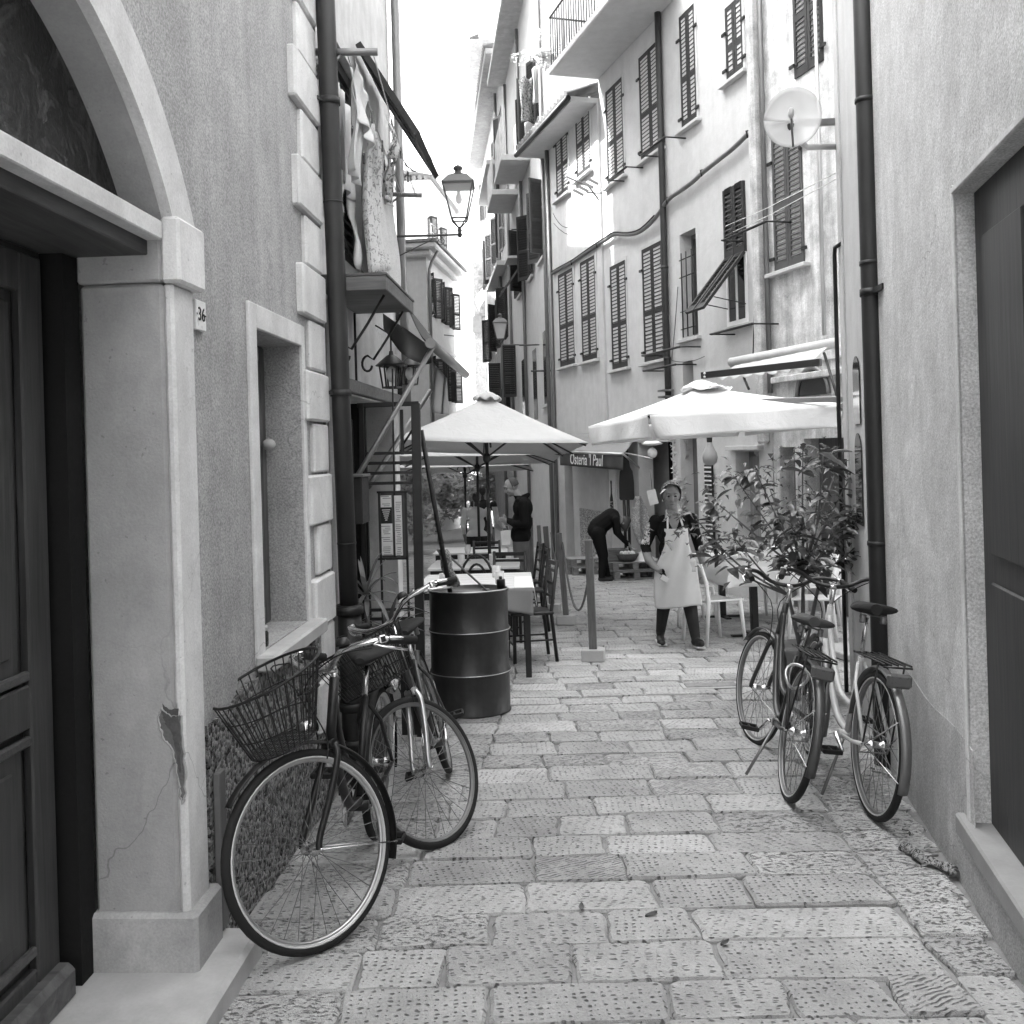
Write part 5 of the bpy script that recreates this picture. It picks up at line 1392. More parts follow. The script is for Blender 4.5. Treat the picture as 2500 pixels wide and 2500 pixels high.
white_chair('white plastic chair with rounded back at the far side of the laid tables', 3.05, 11.0, rad(150))
white_chair('white plastic chair right of the far laid table', 3.25, 10.4, rad(95))
white_chair('white plastic chair half hidden by the shrub', 2.95, 9.3, rad(60))
def cloth_table(lab, x, y, lx, ly, drop_, rz=0.0):
    t = thing('laid_table', lab, 'table', (x, y, gz(y)), 'laid tables on the right terrace', local=True); t.matrix_world = stand(x, y, rz)
    MB().box((0, 0, .725), (lx, ly, .03), ch=.004).build('table_top', M_WHITEP, t)
    MB().box((0, 0, .37), (.07, .07, .70), ch=.004).build('column', M_IRON, t)
    b = MB(); b.box((0, 0, .012), (.50, .06, .02)); b.box((0, 0, .0125), (.06, .50, .0205)); b.build('foot', M_IRON, t)
    c = MB(); N = 26
    def cf(a, b_):
        X, Y = (a - .5) * (lx + 2 * drop_), (b_ - .5) * (ly + 2 * drop_)
        ox, oy = max(0, abs(X) - lx / 2), max(0, abs(Y) - ly / 2)
        sx, sy = math.copysign(1, X), math.copysign(1, Y)
        z = .744 - max(ox, oy) * .96 - min(ox, oy) * .25
        bx2 = min(abs(X), lx / 2) + .012 * (ox > 0) + .06 * ox + .12 * min(ox, oy); by2 = min(abs(Y), ly / 2) + .012 * (oy > 0) + .06 * oy + .12 * min(ox, oy)
        wv = .012 * math.sin(18 * (X + Y)) * min(1, max(ox, oy) / .08)
        return V((sx * (bx2 + wv * (ox > 0)), sy * (by2 + wv * (oy > 0)), z))
    c.sheet(cf, N, N, .003); c.build('tablecloth', M_LINEN, t)
    return t
cloth_table('near table with long white cloth beside the shrub', 2.46, 9.75, .75, .75, .20, rad(6))
cloth_table('far table with white cloth behind the person in the apron', 2.45, 11.2, 1.1, .7, .08, rad(4))
# pallets with produce
def pallet(lab, x, y, z, rz=0.0):
    t = thing('pallet', lab, 'pallet', (x, y, z), 'pallet seats by the restaurant wall', local=True)
    t.matrix_world = Matrix.Translation((x, y, z)) @ Matrix.Rotation(GT, 4, 'X') @ Matrix.Rotation(rz, 4, 'Z')
    for i in range(5): MB().box((0, -.28 + i * .14, .135), (.80, .10, .022), ch=.003).build('deck_board', M_PALLET, t)
    for i in range(3): MB().box((0, -.27 + i * .27, .011), (.80, .10, .022), ch=.003).build('bottom_board', M_PALLET, t)
    for sx in (-.35, 0, .35):
        for sy in (-.27, 0, .27): MB().box((sx, sy, .073), (.10, .09, .10), ch=.003).build('block', M_PALLET, t)
    return t
px_, py_ = 2.0, 16.3
pallet('lower pallet of the near stack beside the bending person', px_, py_, gz(py_), rad(12)); pallet('upper pallet of the near stack, laden with bread', px_, py_ + .02, gz(py_) + .15, rad(9))
pallet('lower pallet of the far stack left of the bending person', 1.36, 17.4, gz(17.4), rad(14)); pallet('upper pallet of the far stack left of the bending person', 1.35, 17.42, gz(17.4) + .15, rad(11))
c = V((1.93, 16.2, gz(16.2) + .31))
t = thing('bread_basket', 'wicker basket of striped loaves on the near pallets', 'basket', c)
MB().lathe([(.001, 0), (.14, 0), (.2, .12), (.19, .13), (.13, .015), (.001, .012)], c, 18).build('basket', M_POST, t)
for i in range(4): MB().ell(c + V((-.09 + .06 * i, .02 * (-1) ** i, .12)), (.045, .13, .05)).build('loaf', M_PAPER, t)
c = V((2.22, 16.25, gz(16.2) + .30))
def mound(a, b):
    r_ = a * .24; return c + V((r_ * math.cos(b * 2 * math.pi) * 1.2, r_ * math.sin(b * 2 * math.pi) * .8, .17 * math.exp(-(r_ / .13) ** 2) + .01 * math.sin(b * 25)))
tag(MB().sheet(mound, 8, 24, .004).build('heap_of_cloth', M_LINEN), 'white folded cloth heaped on the near pallets', 'cloth')
c = V((1.78, 16.35, gz(16.3) + .30))
t = thing('crate', 'small dark wooden crate on the near pallets', 'crate', c)
for sx, sy, lx, ly in ((0, -.13, .34, .02), (0, .13, .34, .02), (-.16, 0, .02, .24), (.16, 0, .02, .24)): MB().box(c + V((sx, sy, .11)), (lx, ly, .2), ch=.003).build('side', M_PALLET, t)
MB().box(c + V((0, 0, .012)), (.32, .24, .02)).build('bottom', M_PALLET, t)
# ------------------------------------------------------------------ parasols
def parasol(lab, x, y, hx, hy, rim, rise, yaw=0.0, tiltx=0.0, tilty=0.0, valance=0.0, cap=.16, pole=True, mt=None, scallop=False):
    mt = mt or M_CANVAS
    t = thing('parasol', lab, 'parasol', (x, y, gz(y)), 'cream terrace parasols', local=True)
    t.matrix_world = stand(x, y, yaw)
    T = Matrix.Translation((0, 0, rim)) @ Matrix.Rotation(tilty, 4, 'Y') @ Matrix.Rotation(tiltx, 4, 'X')
    cs = [(-hx, -hy), (hx, -hy), (hx, hy), (-hx, hy)]
    cv = MB()
    for i in range(4):
        a_, b_ = V((*cs[i], 0)), V((*cs[(i + 1) % 4], 0))
        def fn(a, b):
            e_ = a_.lerp(b_, a); e_.z -= .015 * math.sin(math.pi * a); e_ -= V((e_.x, e_.y, 0)) * .02 * math.sin(math.pi * a)
            p = V((e_.x * b, e_.y * b, rise * (1 - b) + e_.z * b)); p.z -= .035 * math.sin(math.pi * b) * (.4 + math.sin(math.pi * a)); return T @ p
        cv.sheet(fn, 12, 8, .004)
    cv.build('canopy', mt, t)
    if valance:
        for i in range(4):
            a_, b_ = V((*cs[i], 0)), V((*cs[(i + 1) % 4], 0)); nrm = (b_ - a_).normalized().cross(UPV)
            vm = MB()
            def fv(a, b):
                aa = .008 + .984 * a
                p = a_.lerp(b_, aa); p.z -= .015 * math.sin(math.pi * aa) + b * valance * (1 - .12 * math.sin(math.pi * aa))
                # corners of the flap curl inward
                k = max(0, 1 - min(aa, 1 - aa) / .08); p -= V((0, 0, 0))
                p += nrm * (.025 * b * math.sin(aa * 14 + i) - .05 * k * b * b + .02 * b)
                p += (b_ - a_).normalized() * (.06 * b * b * (1 if aa < .5 else -1) * k)
                return T @ p
            vm.sheet(fv, 36, 8, .003); vm.build('valance', mt, t)
    if cap:
        cm = MB()
        def cf(a, b):
            th = b * 2 * math.pi; r_ = a * cap * hx * (1 + .05 * math.sin(th * 8) * a); return T @ V((r_ * math.cos(th), r_ * math.sin(th) * hy / hx, rise + .07 - .10 * a * a + (.02 * math.sin(th * 8) if a > .8 else 0)))
        cm.sheet(cf, 6, 40, .003); cm.build('vent_cap', mt, t)
    rb = MB()
    for i in range(8):
        c = cs[i // 2] if i % 2 == 0 else ((cs[i // 2][0] + cs[(i // 2 + 1) % 4][0]) / 2, (cs[i // 2][1] + cs[(i // 2 + 1) % 4][1]) / 2)
        rb.tube([T @ V((0, 0, rise - (.03 if i % 2 == 0 else .07))), T @ V((c[0] * .5, c[1] * .5, rise * .5 - (.065 if i % 2 == 0 else .10))), T @ V((c[0] * .975, c[1] * .975, -.025 if i % 2 == 0 else -.06))], .011, 6)
    rb.build('ribs', M_IRON, t)
    if pole:
        stt = MB(); hub = T @ V((0, 0, -.12))
        for i in range(8):
            c = cs[i // 2] if i % 2 == 0 else ((cs[i // 2][0] + cs[(i // 2 + 1) % 4][0]) / 2, (cs[i // 2][1] + cs[(i // 2 + 1) % 4][1]) / 2)
            stt.tube([hub, T @ V((c[0] * .45, c[1] * .45, rise * .55 - .07))], .009, 6)
        stt.build('struts', M_IRON, t)
        MB().tube([V((0, 0, .02)), V((0, 0, rim + rise - .02))], .021, 10).build('pole', M_IRON, t)
        MB().lathe([(.03, -.06), (.045, -.03), (.045, .03), (.03, .05)], hub, 12).build('hub', M_IRON, t)
        MB().lathe([(.001, 0), (.26, 0), (.26, .05), (.05, .07), (.038, .1), (.038, .42), (.03, .43)], (0, 0, 0), 20).build('base', M_IRON, t)
    return t
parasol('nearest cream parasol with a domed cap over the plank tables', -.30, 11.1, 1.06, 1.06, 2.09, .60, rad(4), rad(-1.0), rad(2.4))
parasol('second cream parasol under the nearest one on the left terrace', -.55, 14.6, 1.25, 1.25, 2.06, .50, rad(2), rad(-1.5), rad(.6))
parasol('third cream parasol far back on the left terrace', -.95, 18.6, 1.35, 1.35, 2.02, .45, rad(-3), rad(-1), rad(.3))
pr = parasol('wide cream parasol with hanging valance over the laid tables on the right', 2.02, 9.9, .95, 1.25, 2.30, .32, rad(8), rad(1.5), rad(-2.2), .22, .2, False, M_CANVAS_LIFT)
# cantilever mast of the wide parasol
m = P(2093, 960, 8.55)
b = MB(); Mi = pr.matrix_world.inverted()
q0, q1 = Mi @ V((m.x, m.y, m.z)), Mi @ V((m.x - .03, m.y, gz(8.5)))
b.bar(q0, q1, .06, .06, (0, 1, 0), ch=.004); b.build('mast', M_STEEL, pr)
b = MB(); b.bar(q0 - V((0, 0, .05)), V((.90, -1.18, 2.24)), .05, .05, ch=.004); b.bar(q0 - V((0, 0, .05)), V((.0, .0, 2.45)), .05, .05, ch=.004); b.build('arm', M_STEEL, pr)
MB().box(q1 + V((0, 0, .03)), (.6, .6, .06), ch=.01).build('base_slab', M_CONC, pr)
# crumpled top cover
c = Mi @ P(1728, 946, 9.9)
def crump(a, b):
    th = b * 2 * math.pi; r_ = a * .20; return c + V((r_ * 1.3 * math.cos(th), r_ * math.sin(th), .04 * (1 - a) + .022 * math.sin(th * 5 + a * 9) * a - .02 * a))
MB().sheet(crump, 7, 36, .003).build('top_cover', M_CANVAS_LIFT, pr)
# ------------------------------------------------------------------ restaurant awning with lettering
f0, f1 = P(1367, 1103, 19.0), P(1522, 1109, 15.9)
wz = 2.05
ua, ub = FM.hit(1400, 1060, 0)[0], FM.hit(1558, 1062, 0)[0]
ow = thing('restaurant_awning', 'grey awning lettered in white over the restaurant front', 'awning', f1)
t0, t1 = FM(ua + .3, .02, FM.hit(1405, 1062)[1] + .06), FM(ub, .02, FM.hit(1558, 1064)[1] + .04)
def oa(a, b):
    p = t0.lerp(t1, a).lerp(f0.lerp(f1, a), b); p.z += .02 * math.sin(a * 22) * b - .03 * math.sin(math.pi * b); return p
MB().sheet(oa, 24, 6, .004).build('canvas', M_CANVAS2, ow)
dn = (f1 - f0).normalized(); nr = dn.cross(UPV)
if nr.y > 0: nr = -nr
def ov(a, b):
    p = f0.lerp(f1, a); p.z -= b * .27; p += nr * (.02 * math.sin(a * 40) * b); return p
MB().sheet(ov, 40, 5, .004).build('valance', M_CANVASD, ow)
MB().tube([f0, f1], .025, 8).build('front_rail', M_ALU, ow)
b = MB(); b.tube([f1, FM(ub, .0, f1.z - .25)], .018, 6); b.tube([f0, FM(ua + .3, .0, f0.z - .25)], .018, 6); b.build('arm', M_ALU, ow)
for wd_, t_, al_ in (("Osteria", .50, 'RIGHT'), ("'l Paul", .525, 'LEFT')): text_obj('lettering', wd_, .30, f0.lerp(f1, t_) - V((0, 0, .135)) + nr * .045, dn, UPV, M_SIGN, ow, .002, al_, .15)
# retractable awning on the weathered house, with its dark front bar
ra = thing('retractable_awning', 'half rolled pale awning with scalloped edge and dark steel front bar', 'awning', P(1860, 900, 10.6))
c0, c1 = P(1785, 885, 12.0), P(2052, 835, 10.2)
MB().tube([c0, c1], .06, 10).build('cassette', M_PLA_M, ra)
def rsc(a, b):
    p = P(1812, 893, 11.7).lerp(P(2040, 848, 10.2), a); d_ = .14 + .06 * a + .05 * abs(math.sin(a * math.pi * 7)); p.z -= b * d_; p += FM.v * (.10 + .25 * b); p.x += .01 * math.sin(a * 50); return p
MB().sheet(rsc, 60, 6, .004).build('canvas', M_CANVAS, ra)
b = MB(); b.bar(P(1714, 917, 10.9), P(2004, 884, 9.9), .06, .075, ch=.004); b.build('front_bar', M_IRON, ra)
for (x_, y_) in ((1720, 911), (1720, 920), (1746, 912)): MB().ell(P(x_, y_, 10.8), (.014, .014, .014), n=8, m=6).build('bolt', M_ALU, ra)
b = MB(); b.tube([P(2012, 862, 10.2), P(2046, 975, 9.6)], .016, 6); b.tube([P(1816, 922, 11.2), P(1828, 950, 11.0)], .016, 6); b.build('arm', M_IRON, ra)
# ------------------------------------------------------------------ lamps and signs at the restaurant
p = P(1592, 1083, 14.2)
t = thing('pendant_lamp', 'enamel pendant lamp with round globe in the restaurant entrance', 'lamp', p - V((0, 0, .3)))
MB().lathe([(.02, .09), (.04, .07), (.13, .015), (.16, 0), (.13, -.02), (.05, -.03)], p, 20).build('shade', M_SIGN, t)
MB().ell(p - V((0, 0, .14)), (.075, .075, .08)).build('globe', M_BULB, t)
MB().tube([p + V((0, 0, .08)), p + V((0, 0, .35))], .01, 6).build('rod', M_IRON, t)
MB().tube([P(1527, 1106, 15.8), P(1592, 1120, 14.2)], .012, 6).build('bracket', M_ALU, t)
p = P(1733, 1110, 12.2)
t = thing('bulb_lamp', 'giant bulb shaped hanging lamp under the wide parasol', 'lamp', p - V((0, 0, .2)))
MB().lathe([(.001, -.14), (.05, -.135), (.085, -.10), (.10, -.04), (.09, .02), (.06, .08), (.035, .14), (.03, .17)], p, 20).build('bulb', mat('bulb_frosted', .34, .4, var=.05, bump=0), t)
MB().lathe([(.033, .16), (.036, .18), (.036, .25), (.02, .27)], p, 14).build('socket', M_IRON, t)
MB().tube([p + V((0, 0, .26)), p + V((0, 0, .75))], .008, 5).build('flex', M_IRON, t)
u0, u1 = FM.hit(1722, 1250, .05)[0], FM.hit(1740, 1250, .05)[0]
t = thing('radiator_board', 'tall narrow black board with pale cross strips on the restaurant wall', 'wall board', FM(u0, .05, -.3))
MB().fbox(FM, u1, u0, .02, .05, FM.hit(1735, 1392, .05)[1], FM.hit(1725, 1135, .05)[1]).build('board', M_IRON, t)
z0, z1 = FM.hit(1735, 1392, .05)[1], FM.hit(1725, 1135, .05)[1]
b = MB(); n = 24
for i in range(n): b.fbox(FM, u1 + .01, u0 - .01, .051, .062, z0 + (z1 - z0) * (i + .25) / n, z0 + (z1 - z0) * (i + .6) / n)
b.build('strip', M_SIGN, t)
# bottle sign
u0, u1 = FM.hit(1483, 1250, .04)[0], FM.hit(1502, 1250, .04)[0]; um = (u0 + u1) / 2
t = thing('bottle_sign', 'white panel with a black wine bottle silhouette beside the entrance', 'sign', FM(um, .04, -.5))
zt, zl = FM.hit(1490, 1140, .04)[1], FM.hit(1490, 1275, .04)[1]
MB().fbox(FM, u1 - .02, u0 + .02, .0, .025, zl, zt).build('panel', M_SIGN, t)
pr_ = [(.0, 0), (.075, 0), (.08, .02), (.08, .36), (.06, .44), (.025, .52), (.022, .70), (.03, .71), (.03, .76), (0, .76)]
pts = [FM(um - r_, .0252, zl + .02 + h_) for r_, h_ in pr_] + [FM(um + r_, .0252, zl + .02 + h_) for r_, h_ in reversed(pr_[1:-1])]
MB().prism(pts, FM.v * .006).build('bottle', M_GLASS, t)
b = MB()
for i in range(40):
    h_ = RND.uniform(.02, .36); r_ = RND.uniform(-.065, .065); b.fbox(FM, um + r_ - .010, um + r_ + .010, .0315, .034, zl + .02 + h_, zl + .04 + h_)
b.build('collage_dot', M_PAPER, t)
# black cutting-board sign
c = P(1530, 1190, 16.45)
pr_ = [(.0, 0), (.11, 0), (.13, .03), (.13, .30), (.11, .50), (.07, .58), (.045, .75), (.045, .92), (.0, .95)]
pts = [c + V((-r_, 0, h_ - .22)) for r_, h_ in pr_] + [c + V((r_, 0, h_ - .22)) for r_, h_ in reversed(pr_[1:-1])]
t = thing('guitar_case_board', 'tall black board shaped like a guitar case hung by the entrance', 'sign', c - V((0, 0, .25)))
MB().prism(pts, (0, .04, 0)).build('board', M_IRON, t)
b = MB(); 
for dx_ in (-.05, .02): b.tube([c + V((dx_, .02, -.2)), c + V((dx_ + .01, .02, -1.15))], .028, 7)
b.build('stand_leg', M_IRON, t)
# printed drape and card at the entrance
def drape(a, b):
    p = P(1558, 1212, 16.2).lerp(P(1572, 1330, 16.2), b); p.x += (a - .5) * (.10 + .22 * math.sin(math.pi * min(1, b * .9))); p.y += .05 * math.sin(a * 9 + b * 3); return p
tag(MB().sheet(drape, 12, 18, .004).build('printed_drape', cloth('drape_print', .34, .1, (30, .55, 2.0), .1)), 'tall printed drape hanging at the restaurant entrance', 'drape')
p = P(1593, 1214, 14.0)
t = thing('paper_notice', 'tilted paper notice beside the head of the person in the apron', 'notice', p - V((0, 0, .15)))
MB().box(p, (.15, .006, .22), Matrix.Rotation(rad(-12), 3, 'Y') @ Matrix.Rotation(rad(20), 3, 'Z')).build('sheet', M_PAPER, t)
MB().tube([p + V((0, .01, .1)), p + V((-.02, .02, .42))], .006, 5).build('hanger', M_STEEL, t)
# ------------------------------------------------------------------ shrub on the right
def leaf_me(name, L, W_, fold, curl, mt):
    vs, fs = [], []
    n = 6
    for i in range(n + 1):
        t_ = i / n; w_ = W_ * (math.sin(math.pi * t_ ** .8) ** .8) * .5 if 0 < t_ < 1 else 0
        z = -curl * L * t_ * t_
        vs += [(t_ * L, -w_, z + fold * w_), (t_ * L, 0, z), (t_ * L, w_, z + fold * w_)]
    for i in range(n):
        a = i * 3; fs += [(a, a + 1, a + 4, a + 3), (a + 1, a + 2, a + 5, a + 4)]
    me = bpy.data.meshes.new(name); me.from_pydata(vs, [], fs); me.materials.append(mt)
    for p in me.polygons: p.use_smooth = True
    return me
LM = [leaf_me('leaf', .115, .052, .35, .25, M_LEAF), leaf_me('leaf', .095, .045, .25, .45, M_LEAF), leaf_me('leaf', .13, .055, .5, .12, M_LEAF)]
B = V((2.10, 6.95, gz(6.95)))
shr = thing('leafy_shrub', 'large open shrub with glossy leaves behind the right bicycles', 'shrub', B)
MB().lathe([(.001, 0), (.15, 0), (.17, .02), (.21, .34), (.22, .37), (.20, .38), (.18, .33), (.001, .32)], B, 20).build('pot', mat('pot_terracotta', .16, .85), shr)
tg = [(1700, 1268, 6.6), (1735, 1215, 6.9), (1790, 1160, 7.1), (1840, 1140, 6.8), (1880, 1195, 7.2), (1960, 1085, 7.0), (2010, 1110, 6.7), (2060, 1095, 7.3), (2090, 1140, 6.8), (2085, 1240, 6.6), (2000, 1190, 7.1), (1925, 1235, 6.6), (1860, 1285, 6.9), (1790, 1310, 6.5), (1730, 1325, 6.8), (1965, 1315, 6.5), (2040, 1320, 6.9), (2095, 1330, 6.7), (1905, 1360, 6.7), (2000, 1385, 6.5), (2050, 1270, 6.5), (1960, 1260, 6.8)]
stems = MB(); nl = 0
fork = [B + V((-.10, -.03, .75)), B + V((.02, 0, .9)), B + V((.14, .03, .8)), B + V((-.02, -.12, .6))]
for f_ in fork: stems.tube([B + V((0, 0, .30)), B.lerp(f_, .6) + V((0, 0, .1)), f_], [.020, .016, .012], 7)
def put_leaf(pos, yaw, pitch, roll_, sc):
    global nl
    o = bpy.data.objects.new('leaf', LM[nl % 3]); COL.objects.link(o); o.parent = shr; nl += 1
    o.location = pos - ORG[shr.name]; o.rotation_euler = (roll_, pitch, yaw); o.scale = (sc,) * 3
rs = random.Random(8)
for k, (x_, y_, d_) in enumerate(tg):
    e_ = P(x_, y_, d_); f_ = min(fork, key=lambda q: (q - e_).length + (0 if q.z < e_.z + .2 else .5))
    mid = f_.lerp(e_, .5) + V((rs.uniform(-.05, .05), rs.uniform(-.05, .05), -.05))
    pth = smooth_path([f_, mid, e_], 5); stems.tube(pth, [.010 - .0006 * i for i in range(len(pth))], 6)
    dirb = (e_ - mid).normalized()
    for j in range(13):
        t_ = .5 + .55 * rs.random() ** .6; i = min(int(t_ * (len(pth) - 1)), len(pth) - 1); p = pth[i] + V((rs.uniform(-.07, .07), rs.uniform(-.07, .07), rs.uniform(-.05, .06)))
        yaw = math.atan2(dirb.y, dirb.x) + rs.uniform(-1.9, 1.9)
        put_leaf(p, yaw, rs.uniform(-.25, .45), rs.uniform(-.45, .45), rs.uniform(.95, 1.4))
stems.build('branch', M_BARK, shr)
fm_ = MB()
for k, (x_, y_, d_) in enumerate(tg):
    e_ = P(x_, y_, d_)
    for j in range(26):
        p = e_ + V((rs.gauss(0, .13), rs.gauss(0, .12), rs.gauss(-.03, .06))); a_ = rs.uniform(0, 6.28); d2 = V((math.cos(a_), math.sin(a_), rs.uniform(-.5, .3))).normalized(); s2 = d2.cross(UPV).normalized(); L = rs.uniform(.05, .105)
        fm_.add([p, p + d2 * L * .5 - s2 * L * .22 + V((0, 0, .008)), p + d2 * L * .5, p + d2 * L * .5 + s2 * L * .22 + V((0, 0, .008)), p + d2 * L - V((0, 0, .02))], [(0, 1, 2), (0, 2, 3), (1, 4, 2), (2, 4, 3)], True)
fm_.build('small_leaves', M_LEAF, shr, recalc=False)['kind'] = 'stuff'
# ------------------------------------------------------------------ greenery far down the lane and on the balconies
def bush(lab, name, c, r, n, ls, mt, cat='shrub', trunk=True):
    c = V(c); t = thing(name, lab, cat, (c.x, c.y, gz(c.y)))
    rs_ = random.Random(int(c.x * 100) + n)
    m_ = MB()
    cl = [(V((rs_.gauss(0, .45), rs_.gauss(0, .45), rs_.gauss(0, .45))), rs_.uniform(.25, .5)) for _ in range(18)]
    for i in range(n):
        q, s_ = rs_.choice(cl); d_ = V((rs_.gauss(0, 1), rs_.gauss(0, 1), rs_.gauss(0, 1))).normalized() * s_ * rs_.uniform(.6, 1) + q
        p = c + V((d_.x * r[0], d_.y * r[1], d_.z * r[2]))
        a = V((rs_.gauss(0, 1), rs_.gauss(0, 1), rs_.gauss(0, .5))).normalized(); b_ = a.orthogonal().normalized()
        L = ls * rs_.uniform(.6, 1.3)
        m_.add([p - a * L, p + b_ * L * .45, p + a * L, p - b_ * L * .45], [(0, 1, 2, 3)])
    m_.build('crown', mt, t, recalc=False)
    if trunk:
        b = MB(); base = V((c.x, c.y, gz(c.y)))
        b.tube([base, c], [.07, .04], 7)
        for i in range(5): b.tube([c - V((0, 0, .2)), c + V((rs_.uniform(-.6, .6) * r[0], rs_.uniform(-.6, .6) * r[1], rs_.uniform(0, .6) * r[2]))], [.035, .012], 6)
        b.build('trunk', M_BARK, t)
    return t
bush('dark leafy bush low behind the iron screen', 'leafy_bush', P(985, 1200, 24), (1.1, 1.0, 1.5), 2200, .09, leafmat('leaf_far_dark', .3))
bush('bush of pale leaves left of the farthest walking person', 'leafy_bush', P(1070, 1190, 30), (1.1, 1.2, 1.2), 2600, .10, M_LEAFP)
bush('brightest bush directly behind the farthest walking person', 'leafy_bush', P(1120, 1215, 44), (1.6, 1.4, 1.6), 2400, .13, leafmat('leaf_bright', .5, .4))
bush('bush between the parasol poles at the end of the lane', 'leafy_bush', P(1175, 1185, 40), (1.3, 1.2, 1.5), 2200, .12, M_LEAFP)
bush('trailing flowering plant on the balcony above the low eave', 'balcony_plant', P(1335, 135, 18.5), (.55, .4, .28), 900, .05, M_LEAFP, 'plant', False)
bush('small trailing plant by the clothes rod at the top left', 'balcony_plant', P(785, 150, 5.1), (.05, .08, .12), 160, .022, M_LEAFP, 'plant', False)
bush('climbing vine around the restaurant entrance', 'vine', P(1655, 1180, 15.0), (.16, .2, 1.1), 700, .05, M_LEAFP, 'plant', False)
# washing on the far balcony
def fwash(name, lab, x0, y0, x1, y1, d_, dep, mt, seed):
    def fn(a, b):
        p = P(x0 + (x1 - x0) * a, y0, dep + .8 * a); p.z -= b * d_; p.x += .06 * math.sin(a * 12 + seed) * b; p.y += .1 * math.sin(a * 9 + b * 4 + seed); return p
    tag(MB().sheet(fn, 14, 12, .004).build(name, mt), lab, 'washing')
fwash('printed_cloth', 'dark patterned cloth hanging from the far balcony', 1266, 190, 1298, 300, 1.0, 21.5, M_LACE2, 1)
fwash('white_cloth', 'white cloth hanging from the far balcony', 1298, 165, 1328, 260, .8, 21.2, M_LAUN, 2)
fwash('speckled_sheet', 'speckled sheet hanging below the far balcony', 1280, 300, 1325, 380, .75, 21.0, cloth('speck', .5, .1, (60, .5, .6), .1), 3)
# parked handlebar beyond the man, and the covered hump
c = P(1075, 1275, 42); gb = V((c.x, c.y, gz(c.y)))
def hump(a, b):
    th = b * 2 * math.pi; r_ = math.sin(a * math.pi / 2); return gb + V((.85 * r_ * math.cos(th) + .05 * math.sin(th * 5), .6 * r_ * math.sin(th), 1.25 * math.cos(a * math.pi / 2) ** .6 * (1 - .15 * math.cos(th))))
tag(MB().sheet(hump, 10, 28, .01).build('tarpaulin_cover', cloth('tarpaulin', .26, .1, trans=0)), 'grey tarpaulin covered hump at the end of the lane', 'cover')
# pale distant wall closing the lane
q = MB(); q.box((-9, 78, 0), (10, .5, 7.0)); q.build('x', M_PLA_M2) if False else None
